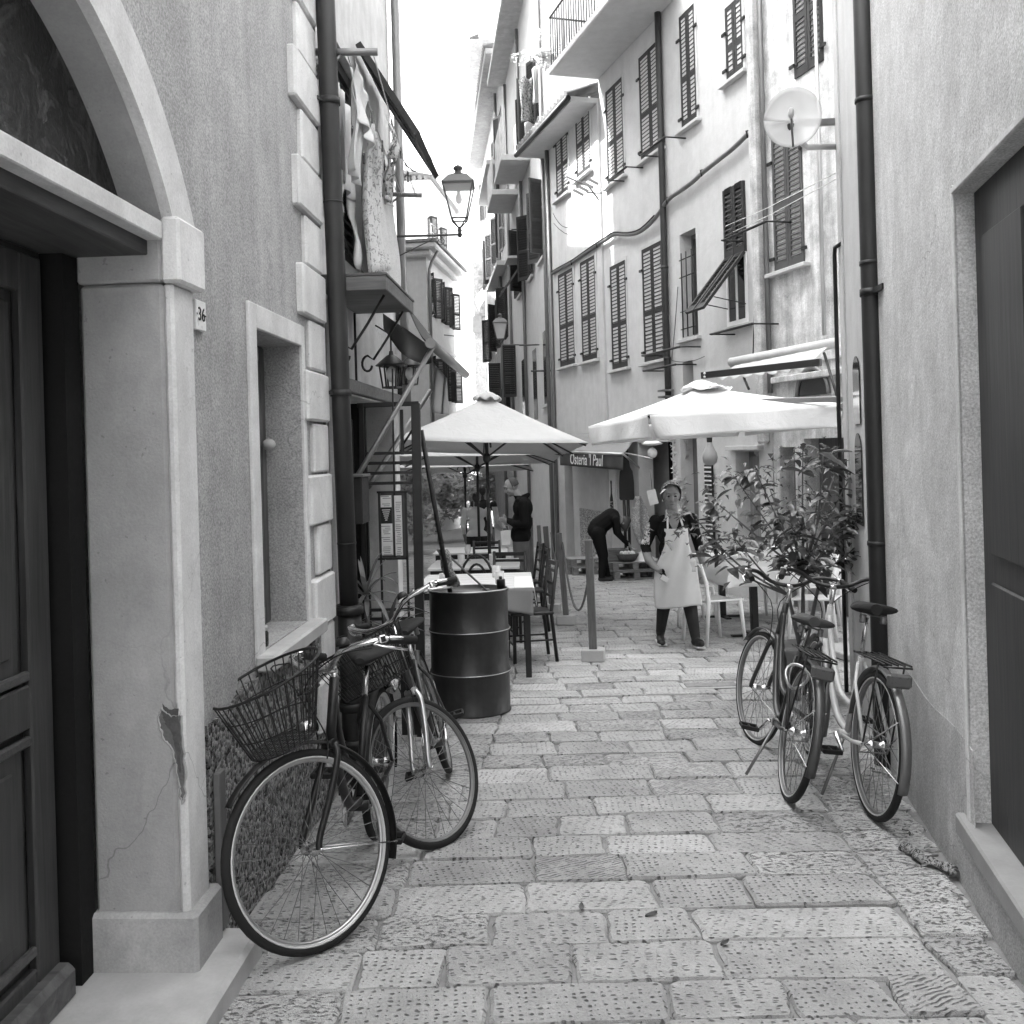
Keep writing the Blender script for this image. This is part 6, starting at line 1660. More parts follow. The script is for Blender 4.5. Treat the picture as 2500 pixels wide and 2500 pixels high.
# ------------------------------------------------------------------ bicycles
def bicycle(lab, rear, heading, lean, steer, o):
    R, WB = o.get('R', .338), 1.06
    t = thing('bicycle', lab, 'bicycle', (rear[0], rear[1], gz(rear[1])), 'parked bicycles', local=True)
    t.matrix_world = Matrix.Translation((rear[0], rear[1], gz(rear[1]))) @ Matrix.Rotation(GT, 4, 'X') @ Matrix.Rotation(heading, 4, 'Z') @ Matrix.Rotation(lean, 4, 'X')
    HT, HB = V((.835, 0, .87)), V((.892, 0, .69))
    ax = (HT - HB).normalized()
    S = Matrix.Translation(HB) @ Matrix.Rotation(steer, 4, ax) @ Matrix.Translation(-HB)
    fm, mm = o.get('frame', M_IRON), o.get('metal', M_CHROME)
    def st(mb):
        mb.v = [S @ p for p in mb.v]; return mb
    I = lambda mb: mb
    def wheel(c, tr, sidewall):
        c = V(c)
        ring = lambda r_, y_=0.0: [c + V((r_ * math.cos(a), y_, r_ * math.sin(a))) for a in [2 * math.pi * i / 56 for i in range(56)]]
        rm = MB(); rm.tube(ring(R - .036), .010, 8, closed=True)
        for y_ in (-.009, .009): rm.tube(ring(R - .031, y_), .006, 6, closed=True)
        wo_ = tr(rm).build('wheel', o.get('rim', M_ALU), t)
        ty = MB(); ty.tube(ring(R - .018), .0185, 10, closed=True); tr(ty).build('tyre', M_RUBBER, wo_)
        if sidewall:
            sw = MB()
            for y_ in (-.0135, .0135): sw.tube(ring(R - .029, y_), .0042, 6, closed=True)
            tr(sw).build('pale_sidewall', M_WALLR, wo_)
        sp = MB(); n = 32
        for i in range(n):
            a = 2 * math.pi * i / n; s_ = 1 if i % 2 else -1; a2 = a + (.55 if (i // 2) % 2 else -.55)
            sp.tube([c + V((.020 * math.cos(a2), s_ * .028, .020 * math.sin(a2))), c + V(((R - .04) * math.cos(a), 0, (R - .04) * math.sin(a)))], .0014, 4, caps=False)
        tr(sp).build('spokes', M_STEEL, wo_)
        hb = MB(); hb.lathe([(.004, -.075), (.006, -.055), (.010, -.05), (.024, -.03), (.024, -.026), (.014, -.02), (.014, .02), (.024, .026), (.024, .03), (.010, .05), (.006, .055), (.004, .075)], c, 12, (0, 1, 0)); tr(hb).build('hub', mm, wo_)
    wheel((0, 0, R), I, o.get('sw_rear', True)); wheel((WB, 0, R), st, o.get('sw_front', True))
    BB, SP = V((.43, 0, .28)), V((.285, 0, .70)); SS = V((.245, 0, o.get('sh', .825))); hub = V((0, 0, R)); fh = V((WB, 0, R))
    f = MB()
    f.tube([BB, SP], .016, 10); f.tube([HT + ax * .02, HB - ax * .02], .019, 10)
    if o.get('diamond'):
        f.tube([SP - V((-.01, 0, .04)), HT - ax * .02], .015, 10); f.tube([BB, HB + ax * .02], .017, 10)
    else:
        f.tube(smooth_path([BB + V((0, 0, .02)), V((.60, 0, .34)), V((.76, 0, .50)), HB + ax * .01], 4), .019, 10)
        f.tube(smooth_path([V((.375, 0, .44)), V((.58, 0, .47)), V((.76, 0, .66)), HT - ax * .03], 4), .015, 10)
    for s_ in (-1, 1):
        f.tube([BB + V((-.03, s_ * .03, 0)), V((.2, s_ * .05, .3)), hub + V((0, s_ * .062, 0))], .010, 8); f.tube([SP + V((0, s_ * .015, -.03)), V((.2, s_ * .05, .58)), hub + V((0, s_ * .062, .005))], .009, 8)
    f.lathe([(.022, -.04), (.022, .04)], BB, 12, (0, 1, 0)); f.build('frame', fm, t)
    fk = MB(); cr = HB - ax * .03
    for s_ in (-1, 1): fk.tube(smooth_path([cr + V((0, s_ * .028, 0)), cr + V((.012, s_ * .048, -.05)), V((.985, s_ * .055, .48)), fh + V((-.012, s_ * .056, .04)), fh + V((0, s_ * .056, 0))], 4), .0125, 8)
    fk.tube([cr + V((0, -.032, 0)), cr + V((0, .032, 0))], .018, 8); st(fk).build('fork', o.get('fork', fm), t)
    # handlebar
    sm_ = MB(); top = HT + ax * o.get('stem', .12); sm_.tube([HT, top], .013, 8); sm_.tube([top, top + V((.035, 0, .01))], .018, 8); st(sm_).build('stem', mm, t)
    W_ = o.get('bar', .31); c = top + V((.035, 0, .01))
    hb_ = MB(); pts = [c + V((-.19, -W_, .035)), c + V((-.07, -W_ * .92, .065)), c + V((.03, -W_ * .6, .06)), c + V((.035, -W_ * .3, .012)), c, c + V((.035, W_ * .3, .012)), c + V((.03, W_ * .6, .06)), c + V((-.07, W_ * .92, .065)), c + V((-.19, W_, .035))]
    hb_.tube(smooth_path(pts, 4), .0115, 9); hbo = st(hb_).build('handlebar', o.get('barmat', mm), t)
    for k in (0, -1):
        a, b = pts[k], pts[1 if k == 0 else -2]; e_ = (a - b).normalized()
        gr = MB(); gr.tube([a + e_ * .01, a - e_ * .015, a - e_ * .10, a - e_ * .105], [.016, .017, .0155, .018], 9); st(gr).build('grip', M_RUBBER, hbo)
        br = MB(); q = a - e_ * .13; s_ = math.copysign(1, a.y)
        br.tube([q, q + V((.03, s_ * -.008, -.012)), q + V((.045, s_ * .02, -.022)) + e_ * .06, q + V((.04, s_ * .02, -.028)) + e_ * .12], .0055, 6); br.box(q, (.03, .03, .028), ch=.004); st(br).build('brake_lever', o.get('lever', mm), hbo)
    cb_ = MB()
    for s_ in (-1, 1):
        a = pts[1] if s_ < 0 else pts[-2]; cb_.tube(smooth_path([a + V((.05, 0, -.02)), a + V((.17, -s_ * .06, -.02)), V((.98, s_ * .03, .88)), V((.93, s_ * .03, .70)), V((.95, s_ * .04, .62))], 4), .003, 5)
    st(cb_).build('brake_cable', M_RUBBER, t)
    if o.get('bell'):
        be = MB(); be.lathe([(.001, .03), (.018, .026), (.026, .01), (.027, 0), (.001, 0)], pts[6] + V((.0, 0, .015)), 12); st(be).build('bell', M_IRON, hbo)
    # saddle
    s = MB(); s.tube([SP, SS], .012, 8); s.build('seat_post', mm, t)
    def sad(a, b):
        u_ = a; th = b * 2 * math.pi
        x_ = SS.x - .13 + .27 * u_; wd = .105 * (1 - u_) ** .75 + .020
        if u_ < .08: wd *= math.sqrt(max(.05, u_ / .08))
        hh = .026 if u_ < .96 else .012
        return V((x_, wd * math.cos(th), SS.z + .045 + hh * math.sin(th) + .012 * (1 - u_)))
    sd_ = MB(); sd_.sheet(sad, 14, 16); e0, e1 = [sad(0, j / 16) for j in range(16)], [sad(1, j / 16) for j in range(16)]
    sd_.add(e0, [tuple(range(16))]); sd_.add(e1, [tuple(range(16))[::-1]])
    so_ = sd_.build('saddle', o.get('saddle', M_RUBBER), t)
    sp_ = MB()
    for s_ in (-1, 1):
        sp_.lathe([(.014, 0), (.016, .01), (.014, .02), (.016, .03), (.014, .04)], SS + V((-.09, s_ * .05, -.015)), 10); sp_.tube([SS + V((-.10, s_ * .035, .02)), SS + V((.02, s_ * .02, .012)), SS + V((.12, s_ * .005, .035))], .004, 5)
    sp_.build('saddle_spring', M_STEEL, so_)
    # drive
    ck = MB(); ck.lathe([(.085, -.052), (.085, -.046)], BB, 28, (0, 1, 0)); ck.build('chainring', mm, t)
    ca = o.get('crank', .6)
    for s_, an in ((-1, ca), (1, ca + math.pi)):
        e_ = BB + V((.165 * math.cos(an), s_ * .068, .165 * math.sin(an)))
        cr_ = MB(); cr_.tube([BB + V((0, s_ * .05, 0)), BB + V((.0, s_ * .06, 0)), e_], [.010, .011, .009], 8); co = cr_.build('crank', mm, t)
        pd = MB()
        for dx_ in (-.042, .042): pd.box(e_ + V((dx_, s_ * .06, 0)), (.016, .095, .022), ch=.003)
        for dy_ in (.015, .06, .105): pd.box(e_ + V((0, s_ * dy_, 0)), (.09, .010, .016), ch=.002)
        pd.build('pedal', M_RUBBER, co)
    chn = MB(); chn.tube([BB + V((0, -.049, .085)), hub + V((0, -.04, .035))], .004, 5); chn.tube([BB + V((0, -.049, -.085)), hub + V((0, -.04, -.035))], .004, 5); chn.tube([hub + V((.035 * math.cos(a), -.04, .035 * math.sin(a))) for a in [2 * math.pi * i / 14 for i in range(14)]], .006, 5, closed=True); chn.build('chain', M_STEEL, t)
    if o.get('guard'):
        cg = MB(); cg.hexa([BB + V((.09, -.056, .07)), BB + V((.09, -.064, .07)), BB + V((-.33, -.064, .105)), BB + V((-.33, -.056, .105)), BB + V((.09, -.056, .095)), BB + V((.09, -.064, .095)), BB + V((-.33, -.064, .125)), BB + V((-.33, -.056, .125))]); cg.build('chain_guard', fm, t)
    # mudguards
    def fender(c, a0, a1, tr, mt, stay_a):
        c = V(c); n = 26; m_ = MB()
        def fn(a, b):
            an = a0 + (a1 - a0) * a; r_ = R + .018 + .010 * math.sin(math.pi * b); return c + V((r_ * math.cos(an), (b - .5) * .044, r_ * math.sin(an)))
        m_.sheet(fn, n, 6, .002); mo_ = tr(m_).build('mudguard', mt, t)
        s2 = MB()
        for an in stay_a:
            for s_ in (-1, 1): s2.tube([c + V((0, s_ * .06, 0)), c + V(((R + .018) * math.cos(an), s_ * .026, (R + .018) * math.sin(an)))], .0028, 5)
        tr(s2).build('mudguard_stay', mm, mo_)
    if o.get('fender_f'): fender((WB, 0, R), rad(40), rad(205), st, o['fender_f'], (rad(195),))
    if o.get('fender_r'): fender((0, 0, R), rad(10), rad(200), I, o['fender_r'], (rad(150), rad(192)))
    if o.get('rack'):
        r_ = MB(); z = R * 2 + .06
        for y_ in (-.06, -.03, 0, .03, .06): r_.tube([V((.22, y_, z)), V((-.20, y_, z + .01))], .005, 6)
        for x_ in (.2, .06, -.08, -.2): r_.tube([V((x_, -.065, z)), V((x_, .065, z))], .005, 6)
        for s_ in (-1, 1): r_.tube([V((-.12, s_ * .06, z)), hub + V((0, s_ * .066, .01))], .005, 6)
        r_.build('luggage_rack', o['rack'], t)
        rf = MB(); rf.box((-.225, 0, z - .055), (.03, .11, .065), ch=.012); rf.build('reflector', mat('reflector_red', .09, .3, spec=.6, bump=0), t)
    if o.get('stand'):
        k_ = MB(); k_.tube([V((.36, .04, .27)), V((.26, .16, .012))], .008, 7); k_.build('kickstand', M_STEEL, t)
    if o.get('lock'):
        lk = MB(); c_ = V((.05, .05, .60)); lk.tube([c_ + V((.03 * math.sin(2 * a), .055 * math.cos(a), .06 * math.sin(a))) for a in [2 * math.pi * i / 20 for i in range(20)]], .008, 7, closed=True); lk.build('cable_lock', M_ALU, t)
    if o.get('light'):
        l_ = MB(); c_ = V((.985, 0, .74)); l_.lathe([(.001, -.04), (.026, -.035), (.033, .0), (.036, .02), (.03, .026), (.001, .03)], c_, 14, (1, 0, -.1)); st(l_).build('headlamp', mm, t)
    # baskets
    if o.get('basket') == 'oval':
        b_ = MB(); bx0, zt, zb_ = 1.11, .955, .715; wr = .0026
        tp = lambda a: V((bx0 + .18 * math.cos(a), .245 * math.sin(a), zt - .065 * math.cos(a))); bt = lambda a: V((bx0 - .02 + .105 * math.cos(a), .150 * math.sin(a), zb_ - .03 * math.cos(a)))
        for k, w_ in ((0, .0055), (.33, wr), (.68, wr), (1, .0035)): b_.tube([tp(a).lerp(bt(a), k) for a in [2 * math.pi * i / 40 for i in range(40)]], w_, 6, closed=True)
        for i in range(36):
            a = 2 * math.pi * i / 36; b_.tube([tp(a), bt(a)], wr, 5, caps=False)
        for i in range(-6, 7):
            y_ = i * .022; q = .105 * math.sqrt(max(0, 1 - (y_ / .15) ** 2)); b_.tube([V((bx0 - .02 - q, y_, zb_ + .286 * q)), V((bx0 - .02 + q, y_, zb_ - .286 * q))], wr, 5, caps=False)
        for i in range(-4, 5):
            x_ = i * .024; q = .15 * math.sqrt(max(0, 1 - (x_ / .105) ** 2)); b_.tube([V((bx0 - .02 + x_, -q, zb_ - .286 * x_)), V((bx0 - .02 + x_, q, zb_ - .286 * x_))], wr, 5, caps=False)
        b_.tube([V((.90, 0, .88)), V((.97, .04, .86)), V((.97, -.04, .86)), V((.90, 0, .88))], .006, 6); st(b_).build('wire_basket', M_IRON, t)
    if o.get('basket') == 'box':
        b_ = MB(); wr = .0026; x0, x1, z0, z1 = .93, 1.21, .77, .99
        P4 = lambda k: [V((x0 + .015 * (1 - k), -.13 - .045 * k, z0 + (z1 - z0) * k)), V((x1 - .05 + .05 * k, -.13 - .045 * k, z0 + (z1 - z0) * k)), V((x1 - .05 + .05 * k, .13 + .045 * k, z0 + (z1 - z0) * k)), V((x0 + .015 * (1 - k), .13 + .045 * k, z0 + (z1 - z0) * k))]
        for k, w_ in ((0, .004), (.25, wr), (.5, wr), (.75, wr), (1, .0055)): b_.tube(P4(k), w_, 6, closed=True)
        lo, hi = P4(0), P4(1)
        for i in range(4):
            n = 12
            for j in range(n): b_.tube([lo[i].lerp(lo[(i + 1) % 4], j / n), hi[i].lerp(hi[(i + 1) % 4], j / n)], wr, 5, caps=False)
        for j in range(1, 12): b_.tube([lo[0].lerp(lo[1], j / 12), lo[3].lerp(lo[2], j / 12)], wr, 5, caps=False); b_.tube([lo[0].lerp(lo[3], j / 12), lo[1].lerp(lo[2], j / 12)], wr, 5, caps=False)
        st(b_).build('wire_basket', M_IRON, t)
    return t
M_WFR = mat('frame_white', .55, .35, var=.08, bump=.02, spec=.5, coat=.4)
M_GFR = mat('frame_grey', .03, .35, var=.15, bump=.03, spec=.5, coat=.3)
M_MUD = mat('mudguard_grey', .17, .35, metal=.5, var=.15, spec=.5)
M_SADG = mat('saddle_grey', .07, .6, var=.2)
bicycle('black bicycle with oval wire basket, its front wheel turned to the camera', (-.66, 4.35), rad(-93), rad(-.5), rad(-44), dict(frame=M_IRON, fender_f=M_IRON, fender_r=M_IRON, basket='oval', stem=.05, barmat=M_CHROME, bell=True, crank=1.2, guard=True, sw_front=True, rim=M_ALU, light=True))
bicycle('grey bicycle with box shaped wire basket leaning on the left downpipe', (-.40, 5.33), rad(-86), rad(15), rad(-42), dict(frame=M_GFR, fork=M_ALU, basket='box', bar=.34, bell=True, crank=-.5, rim=M_STEEL, sw_front=False, sw_rear=False, fender_r=M_IRON, light=True))
bicycle('grey bicycle with pale grey saddle and rear mudguard leaning on its neighbour', (1.315, 4.69), rad(85), rad(13), rad(14), dict(frame=M_GFR, fender_r=mat('mudguard_dark', .09, .35, metal=.4, var=.15, spec=.5), fender_f=M_GFR, rim=M_STEEL, rack=M_IRON, saddle=M_SADG, crank=2.6, stand=True, lock=True, barmat=M_IRON, guard=True))
bicycle('white framed bicycle with black saddle and luggage rack nearest the right wall', (1.635, 4.40), rad(88), rad(6), rad(-6), dict(frame=M_WFR, fork=M_GFR, rim=M_STEEL, fender_r=M_MUD, fender_f=M_MUD, sh=.90, rack=M_IRON, crank=.3, barmat=M_IRON, lever=M_ALU, stand=True))
# ------------------------------------------------------------------ people
def cone(mb, p, q, r1, r2, n=12):
    p, q = V(p), V(q); d = q - p; L = d.length
    pts, rr = [], []
    t = d / max(L, 1e-6)
    for k in range(4):
        a = math.pi / 2 * k / 4; pts.append(p - t * r1 * math.cos(a)); rr.append(max(r1 * math.sin(a), r1 * .08))
    for k in range(0, 4):
        f = k / 3; pts.append(p.lerp(q, f)); rr.append(r1 + (r2 - r1) * f)
    for k in range(1, 5):
        a = math.pi / 2 * k / 4; pts.append(q + t * r2 * math.sin(a)); rr.append(max(r2 * math.cos(a), r2 * .08))
    mb.tube(pts, rr, n)
def limb(mb, pts, rr):
    for i in range(len(pts) - 1): cone(mb, pts[i], pts[i + 1], rr[i], rr[i + 1])
def hand(mb, w, d, side, s=1.0, curl=.6):
    """w wrist, d direction of the palm, side = direction of the thumb"""
    w, d = V(w), V(d).normalized(); th = V(side); th = (th - d * th.dot(d)).normalized(); pn = d.cross(th)
    pc = w + d * .045 * s
    R_ = Matrix((th, pn, d)).transposed()
    mb.ell(pc, (.040 * s, .018 * s, .050 * s), R_, 12, 8)
    for i, (o_, L) in enumerate(((.028, .070), (.010, .080), (-.010, .075), (-.028, .058))):
        k = w + d * .088 * s + th * o_ * s
        m = k + (d * math.cos(curl) + pn * math.sin(curl)) * L * .5 * s
        e = m + (d * math.cos(curl * 2.2) + pn * math.sin(curl * 2.2)) * L * .5 * s
        cone(mb, k - d * .02 * s, m, .0098 * s, .009 * s, 8); cone(mb, m, e, .009 * s, .0075 * s, 8)
    k = w + d * .025 * s + th * .032 * s; m = k + (d * .6 + th * .75).normalized() * .036 * s; e = m + (d * .9 + th * .15 + pn * .4).normalized() * .032 * s
    cone(mb, k, m, .012 * s, .011 * s, 8); cone(mb, m, e, .0105 * s, .0085 * s, 8)
def head(mb, c, f, up=(0, 0, 1), s=1.0):
    """c centre of skull, f facing"""
    c, f = V(c), V(f).normalized(); up = V(up); up = (up - f * up.dot(f)).normalized(); r = f.cross(up)
    R_ = Matrix((r, f, up)).transposed()
    q = lambda x, y, z: c + (r * x + f * y + up * z) * s
    mb.ell(q(0, -.008, .02), (.074 * s, .094 * s, .098 * s), R_, 16, 12)
    mb.ell(q(0, .022, -.045), (.060 * s, .066 * s, .072 * s), R_, 14, 10)
    mb.ell(q(0, .055, -.092), (.028 * s, .028 * s, .022 * s), R_)                       # chin
    cone(mb, q(0, .084, .012), q(0, .106, -.028), .011 * s, .015 * s, 8)                   # nose
    mb.ell(q(0, .082, .038), (.058 * s, .018 * s, .012 * s), R_)                           # brow
    for sx in (-1, 1):
        mb.ell(q(sx * .036, .066, -.022), (.024 * s, .022 * s, .024 * s), R_)              # cheek
        mb.ell(q(sx * .076, -.006, -.004), (.010 * s, .018 * s, .030 * s), R_)             # ear
    mb.ell(q(0, .084, -.060), (.024 * s, .012 * s, .007 * s), R_); mb.ell(q(0, .083, -.071), (.021 * s, .012 * s, .008 * s), R_)   # lips
    return q, R_
def body_mesh(name, mb, zone, mats, parent, voxel=.0075, smooth=5):
    me = bpy.data.meshes.new(name + '_src'); me.from_pydata([tuple(p) for p in mb.v], [], mb.f)
    o = bpy.data.objects.new(name + '_src', me); COL.objects.link(o)
    m = o.modifiers.new('r', 'REMESH'); m.mode = 'VOXEL'; m.voxel_size = voxel
    m = o.modifiers.new('s', 'SMOOTH'); m.factor = .5; m.iterations = smooth
    dg = bpy.context.evaluated_depsgraph_get(); dg.update()
    out = bpy.data.meshes.new_from_object(o.evaluated_get(dg))
    bpy.data.objects.remove(o)
    out.name = name
    out.materials.clear()
    for x in mats: out.materials.append(x)
    for p in out.polygons: p.use_smooth = True; p.material_index = zone(p.center, p.normal)
    r = bpy.data.objects.new(name, out); COL.objects.link(r); r.parent = parent; ORG[r.name] = V((0, 0, 0))
    return r
def eyes(parent, q, s=1.0, iris=None):
    e = MB()
    for sx in (-1, 1):
        c = q(sx * .031, .0795, .008); e.ell(c, (.0125 * s, .008 * s, .0075 * s), None, 10, 7)
    e.build('eye', iris or M_INK, parent)
    b = MB()
    for sx in (-1, 1): b.tube([q(sx * .014, .094, .030), q(sx * .034, .090, .036), q(sx * .052, .078, .029)], [.003 * s, .004 * s, .002 * s], 6)
    b.build('eyebrow', M_HAIR, parent)
    m = MB(); m.tube([q(-.022, .092, -.066), q(0, .0985, -.064), q(.022, .092, -.066)], [.001, .0024, .001], 6); m.build('mouth', M_HAIR, parent)
# --- woman in apron, walking towards the camera
wx, wy = 1.585, 9.30
wm = thing('person', 'person in white apron and dark jacket with printed sleeves walking up the lane', 'person', (wx, wy, gz(wy)), local=True)
wm.location = (wx, wy, gz(wy)); wm.rotation_euler = (0, ROLL * .4, 0)
b = MB()
hips, chest, neck = V((-.012, .03, .80)), V((-.03, .0, 1.12)), V((-.035, .005, 1.30))
b.ell(hips, (.185, .135, .15)); b.ell(V((-.018, .02, .95)), (.158, .118, .15)); b.ell(chest, (.165, .115, .17)); b.ell(V((-.03, .01, 1.235)), (.185, .085, .065))
for sx in (-1, 1): b.ell(V((-.025 + sx * .07, -.085, 1.10)), (.072, .06, .07))
cone(b, (-.033, .01, 1.22), (-.036, -.01, 1.36), .060, .052)
wq, wR = head(b, (-.045, -.025, 1.475), (-.10, -1, -.06), s=1.06)
limb(b, [(-.205, .0, 1.235), (-.30, .05, .985), (-.285, -.05, .86), (-.215, -.16, .775)], [.062, .052, .043, .029])
limb(b, [(.150, .0, 1.25), (.225, .06, 1.00), (.250, .05, .88), (.262, .0, .775)], [.060, .050, .042, .028])
hand(b, (-.213, -.165, .772), (.75, -.35, -.55), (0, -.6, .6), .95, .75)
hand(b, (.263, -.004, .775), (-.05, -.12, -1), (-.25, -.9, 0), .95, .55)
limb(b, [(-.095, .03, .78), (-.125, .03, .43), (-.150, .15, .10)], [.115, .072, .046])
limb(b, [(.075, .02, .78), (.105, -.09, .42), (.140, -.18, .105)], [.115, .072, .046])
cone(b, (-.150, .16, .05), (-.165, -.01, .035), .042, .036); b.ell((-.163, .02, .03), (.042, .10, .03))
cone(b, (.140, -.16, .07), (.160, -.32, .085), .044, .038); b.ell((.158, -.28, .07), (.045, .11, .034), Matrix.Rotation(rad(-14), 3, 'X'))
hx, hy = V((-.205, 0, 1.235)), V((.15, 0, 1.25))
def wz_(c, n):
    if c.z > 1.315 and abs(c.x + .04) < .14: return 0
    if c.z < .115: return 3
    if c.z < .74 and abs(c.x) < .2: return 2
    if abs(c.x + .01) > .17 and c.z < .93: return 0
    if c.z > 1.16 and abs(c.x + .035) < .055 * (c.z - 1.12) / .12 and n.y < .1: return 0
    if c.x < -.265 and 1.0 < c.z < 1.22 : return 4
    return 1
bd = body_mesh('body', b, wz_, [M_SKIND, M_BLK, M_DARKC, M_SHOE, M_PRINT], wm)
eyes(bd, wq, 1.06)
h = MB()
def hair(a, b_):
    th = (a - .5) * 2 * math.pi * .56; ph = b_ * 2.2
    x = math.sin(ph) * math.sin(th); y = -math.sin(ph) * math.cos(th); z = math.cos(ph)
    return wq(.083 * x, .104 * y - .010, .108 * z + .024)
h.sheet(hair, 26, 16, .010); h.ell(wq(0, -.115, .035), (.042, .042, .045)); h.build('hair', M_HAIRB, bd)
hs_ = MB(); hs_.sheet(lambda a, c_: wq(.094 * math.sin((a - .5) * 2.7) * (1 - .08 * c_), .074 - .10 * c_ - .05 * abs(a - .5), .030 + (.090 + .026 * math.sin(c_ * 2.2)) * math.cos((a - .5) * 2.7)), 24, 8, .007); hs_.build('headscarf', M_PRINT, bd)
for sx in (-1, 1): MB().ell(wq(sx * .080, -.005, -.04), (.007, .007, .010)).build('earring', M_CHROME, bd)
def apr(a, b_):
    # b_ 0 top (chest) .. 1 hem ; a across
    z = 1.165 - .755 * b_
    half = (.105 + .02 * b_ * 4 if b_ < .2 else (.12 + (b_ - .2) * .30 if b_ < .5 else .21 + (b_ - .5) * .02))
    x = -.028 + .012 * b_ + (a - .5) * 2 * half
    dep = .178 + .055 * b_ + .024 * math.sin(min(1, b_ * 3.2) * math.pi * .5) - (0 if b_ < .6 else (b_ - .6) * .02)
    y = .03 - dep * math.sqrt(max(0.02, 1 - ((x + .02) / (half + .055)) ** 2)) - .015
    y -= .022 * math.sin(a * 13 + b_ * 6) * b_ + .020 * math.sin((a * 1.6 + b_ * 1.1) * 8) * b_
    z -= .014 * math.sin(a * 5 + 1) * b_ ** 4
    return V((x + .012 * math.sin(b_ * 6 + a * 2), y, z))
ap = MB().sheet(apr, 30, 36, .004).build('apron', M_APRON, wm)
b = MB()
for sx, xx in ((-1, -.105), (1, .055)): b.bar(V((xx * .98, -.118, 1.16)), V((-.035 + sx * .058, -.052, 1.30)), .018, .006, (0, -1, .3)); b.bar(V((-.035 + sx * .058, -.052, 1.30)), V((-.035 + sx * .052, .045, 1.325)), .018, .006, (0, 0, 1))
b.build('apron_strap', M_WHITEC, ap)
MB().sheet(lambda a, c_: V((.055 + .10 * a, -.192 - .004 * math.sin(a * 3), .86 - .11 * c_)), 6, 5, .004).build('pocket', M_APRON, ap)
b = MB()
for sx in (-1, 1): b.sheet(lambda a, c_: V((-.035 + sx * (.040 + .045 * c_ + .03 * a), -.075 + .05 * a - .02 * c_, 1.315 - .07 * c_ - .02 * a)), 6, 6, .006)
b.build('collar', M_PRINT, wm)
MB().box(V((-.135, -.235, .735)), (.075, .012, .045), Matrix.Rotation(rad(25), 3, 'Y'), ch=.003).build('notepad', M_STEEL, wm) if False else None
b = MB(); b.sheet(lambda a, c_: V((.158 + (a - .5) * .085, -.17 - .19 * c_, .012 + .03 * c_ + 0 * a)), 4, 6, .016); b.sheet(lambda a, c_: V((-.160 + (a - .5) * .082, .20 - .26 * c_, .010)), 4, 6, .016)
b.build('shoe_sole', M_WHITEC, wm)
# held notepad
t = thing('order_pad', 'small dark order pad held in the lowered hand of the person in the apron', 'notepad', (wx - .155, wy - .22, gz(wy) + .69), local=True); t.location = (wx - .155, wy - .25, gz(wy) + .70); t.rotation_euler = (.2, rad(30), .2)
MB().box((0, 0, 0), (.085, .012, .055), ch=.003).build('cover', M_STEEL, t); MB().box((0, -.0065, 0), (.08, .002, .05)).build('pages', M_PAPER, t)
# --- man in dark jacket
mx, my = .06, 13.4
mn_ = thing('person', 'person in dark hooded jacket and jeans looking down at their hands', 'person', (mx, my, gz(my)), local=True); mn_.location = (mx, my, gz(my))
b = MB()
b.ell((.03, .0, .95), (.15, .17, .16)); b.ell((.055, .0, 1.12), (.15, .18, .18)); b.ell((.07, .0, 1.32), (.145, .20, .17)); b.ell((.065, .0, 1.43), (.10, .20, .07))
cone(b, (.05, 0, 1.42), (-.02, -.01, 1.54), .062, .056)
mq, mR = head(b, (-.085, -.02, 1.625), (-.92, -.30, -.42), (-.35, -.1, 1), 1.06)
for sy, hz in ((-1, 1.16), (1, 1.15)):
    limb(b, [(.075, sy * .20, 1.40), (.085, sy * .245 , 1.12), (-.04, sy * .17, 1.10), (-.15, sy * .07, 1.15)], [.070, .062, .052, .036])
    hand(b, (-.15, sy * .07, 1.15), (-.8, -sy * .35, .1), (-.3, 0, .9), 1.05, .7)
limb(b, [(.03, -.09, .90), (.01, -.10, .50), (.05, -.10, .09)], [.125, .085, .058]); limb(b, [(.04, .09, .90), (.06, .10, .50), (.10, .10, .09)], [.125, .085, .058])
for sy, x0 in ((-.10, .04), (.10, .09)): cone(b, (x0 + .02, sy, .05), (x0 - .17, sy, .04), .046, .038)
def mz(c, n):
    if c.z > 1.50 and c.x < .06: return 0
    if c.x < -.165 and 1.0 < c.z < 1.3: return 0
    if c.z > .86: return 1
    if c.z > .10: return 2
    return 3
bd = body_mesh('body', b, mz, [M_SKIN, M_BLK, M_JEAN, M_SHOE], mn_, .008)
eyes(bd, mq, 1.06)
def mh(a, b_):
    th = (a - .5) * 2 * math.pi * .56; ph = b_ * 1.8
    return mq(.078 * math.sin(ph) * math.sin(th), -.100 * math.sin(ph) * math.cos(th) - .010, .103 * math.cos(ph) + .022)
MB().sheet(mh, 22, 14, .007).build('hair', M_HAIRG, bd)
hd = MB(); hd.sheet(lambda a, c_: V((.075 + (.085 + .02 * math.sin(c_ * 3)) * math.cos((a - .5) * 3.6), .115 * math.sin((a - .5) * 3.6), 1.455 + .065 * c_ - .02 * math.cos(a * 6))), 16, 6, .014); hd.build('hood', M_BLK, bd)
# bag he holds
t = thing('paper_bag', 'small pale bag hanging in front of the person in the dark jacket', 'bag', (mx - .18, my - .1, gz(my) + .80), local=True); t.location = (mx - .18, my - .12, gz(my) + .82)
MB().hexa([V(q) for q in ((-.06, -.04, 0), (.06, -.04, 0), (.06, .04, 0), (-.06, .04, 0), (-.075, -.045, .19), (.07, -.045, .2), (.07, .045, .2), (-.075, .045, .19))]).build('sack', M_PAPER, t)
MB().tube([V((-.05, 0, .19)), V((-.03, 0, .27)), V((.03, 0, .27)), V((.05, 0, .19))], .004, 5).build('handle', M_PAPER, t)
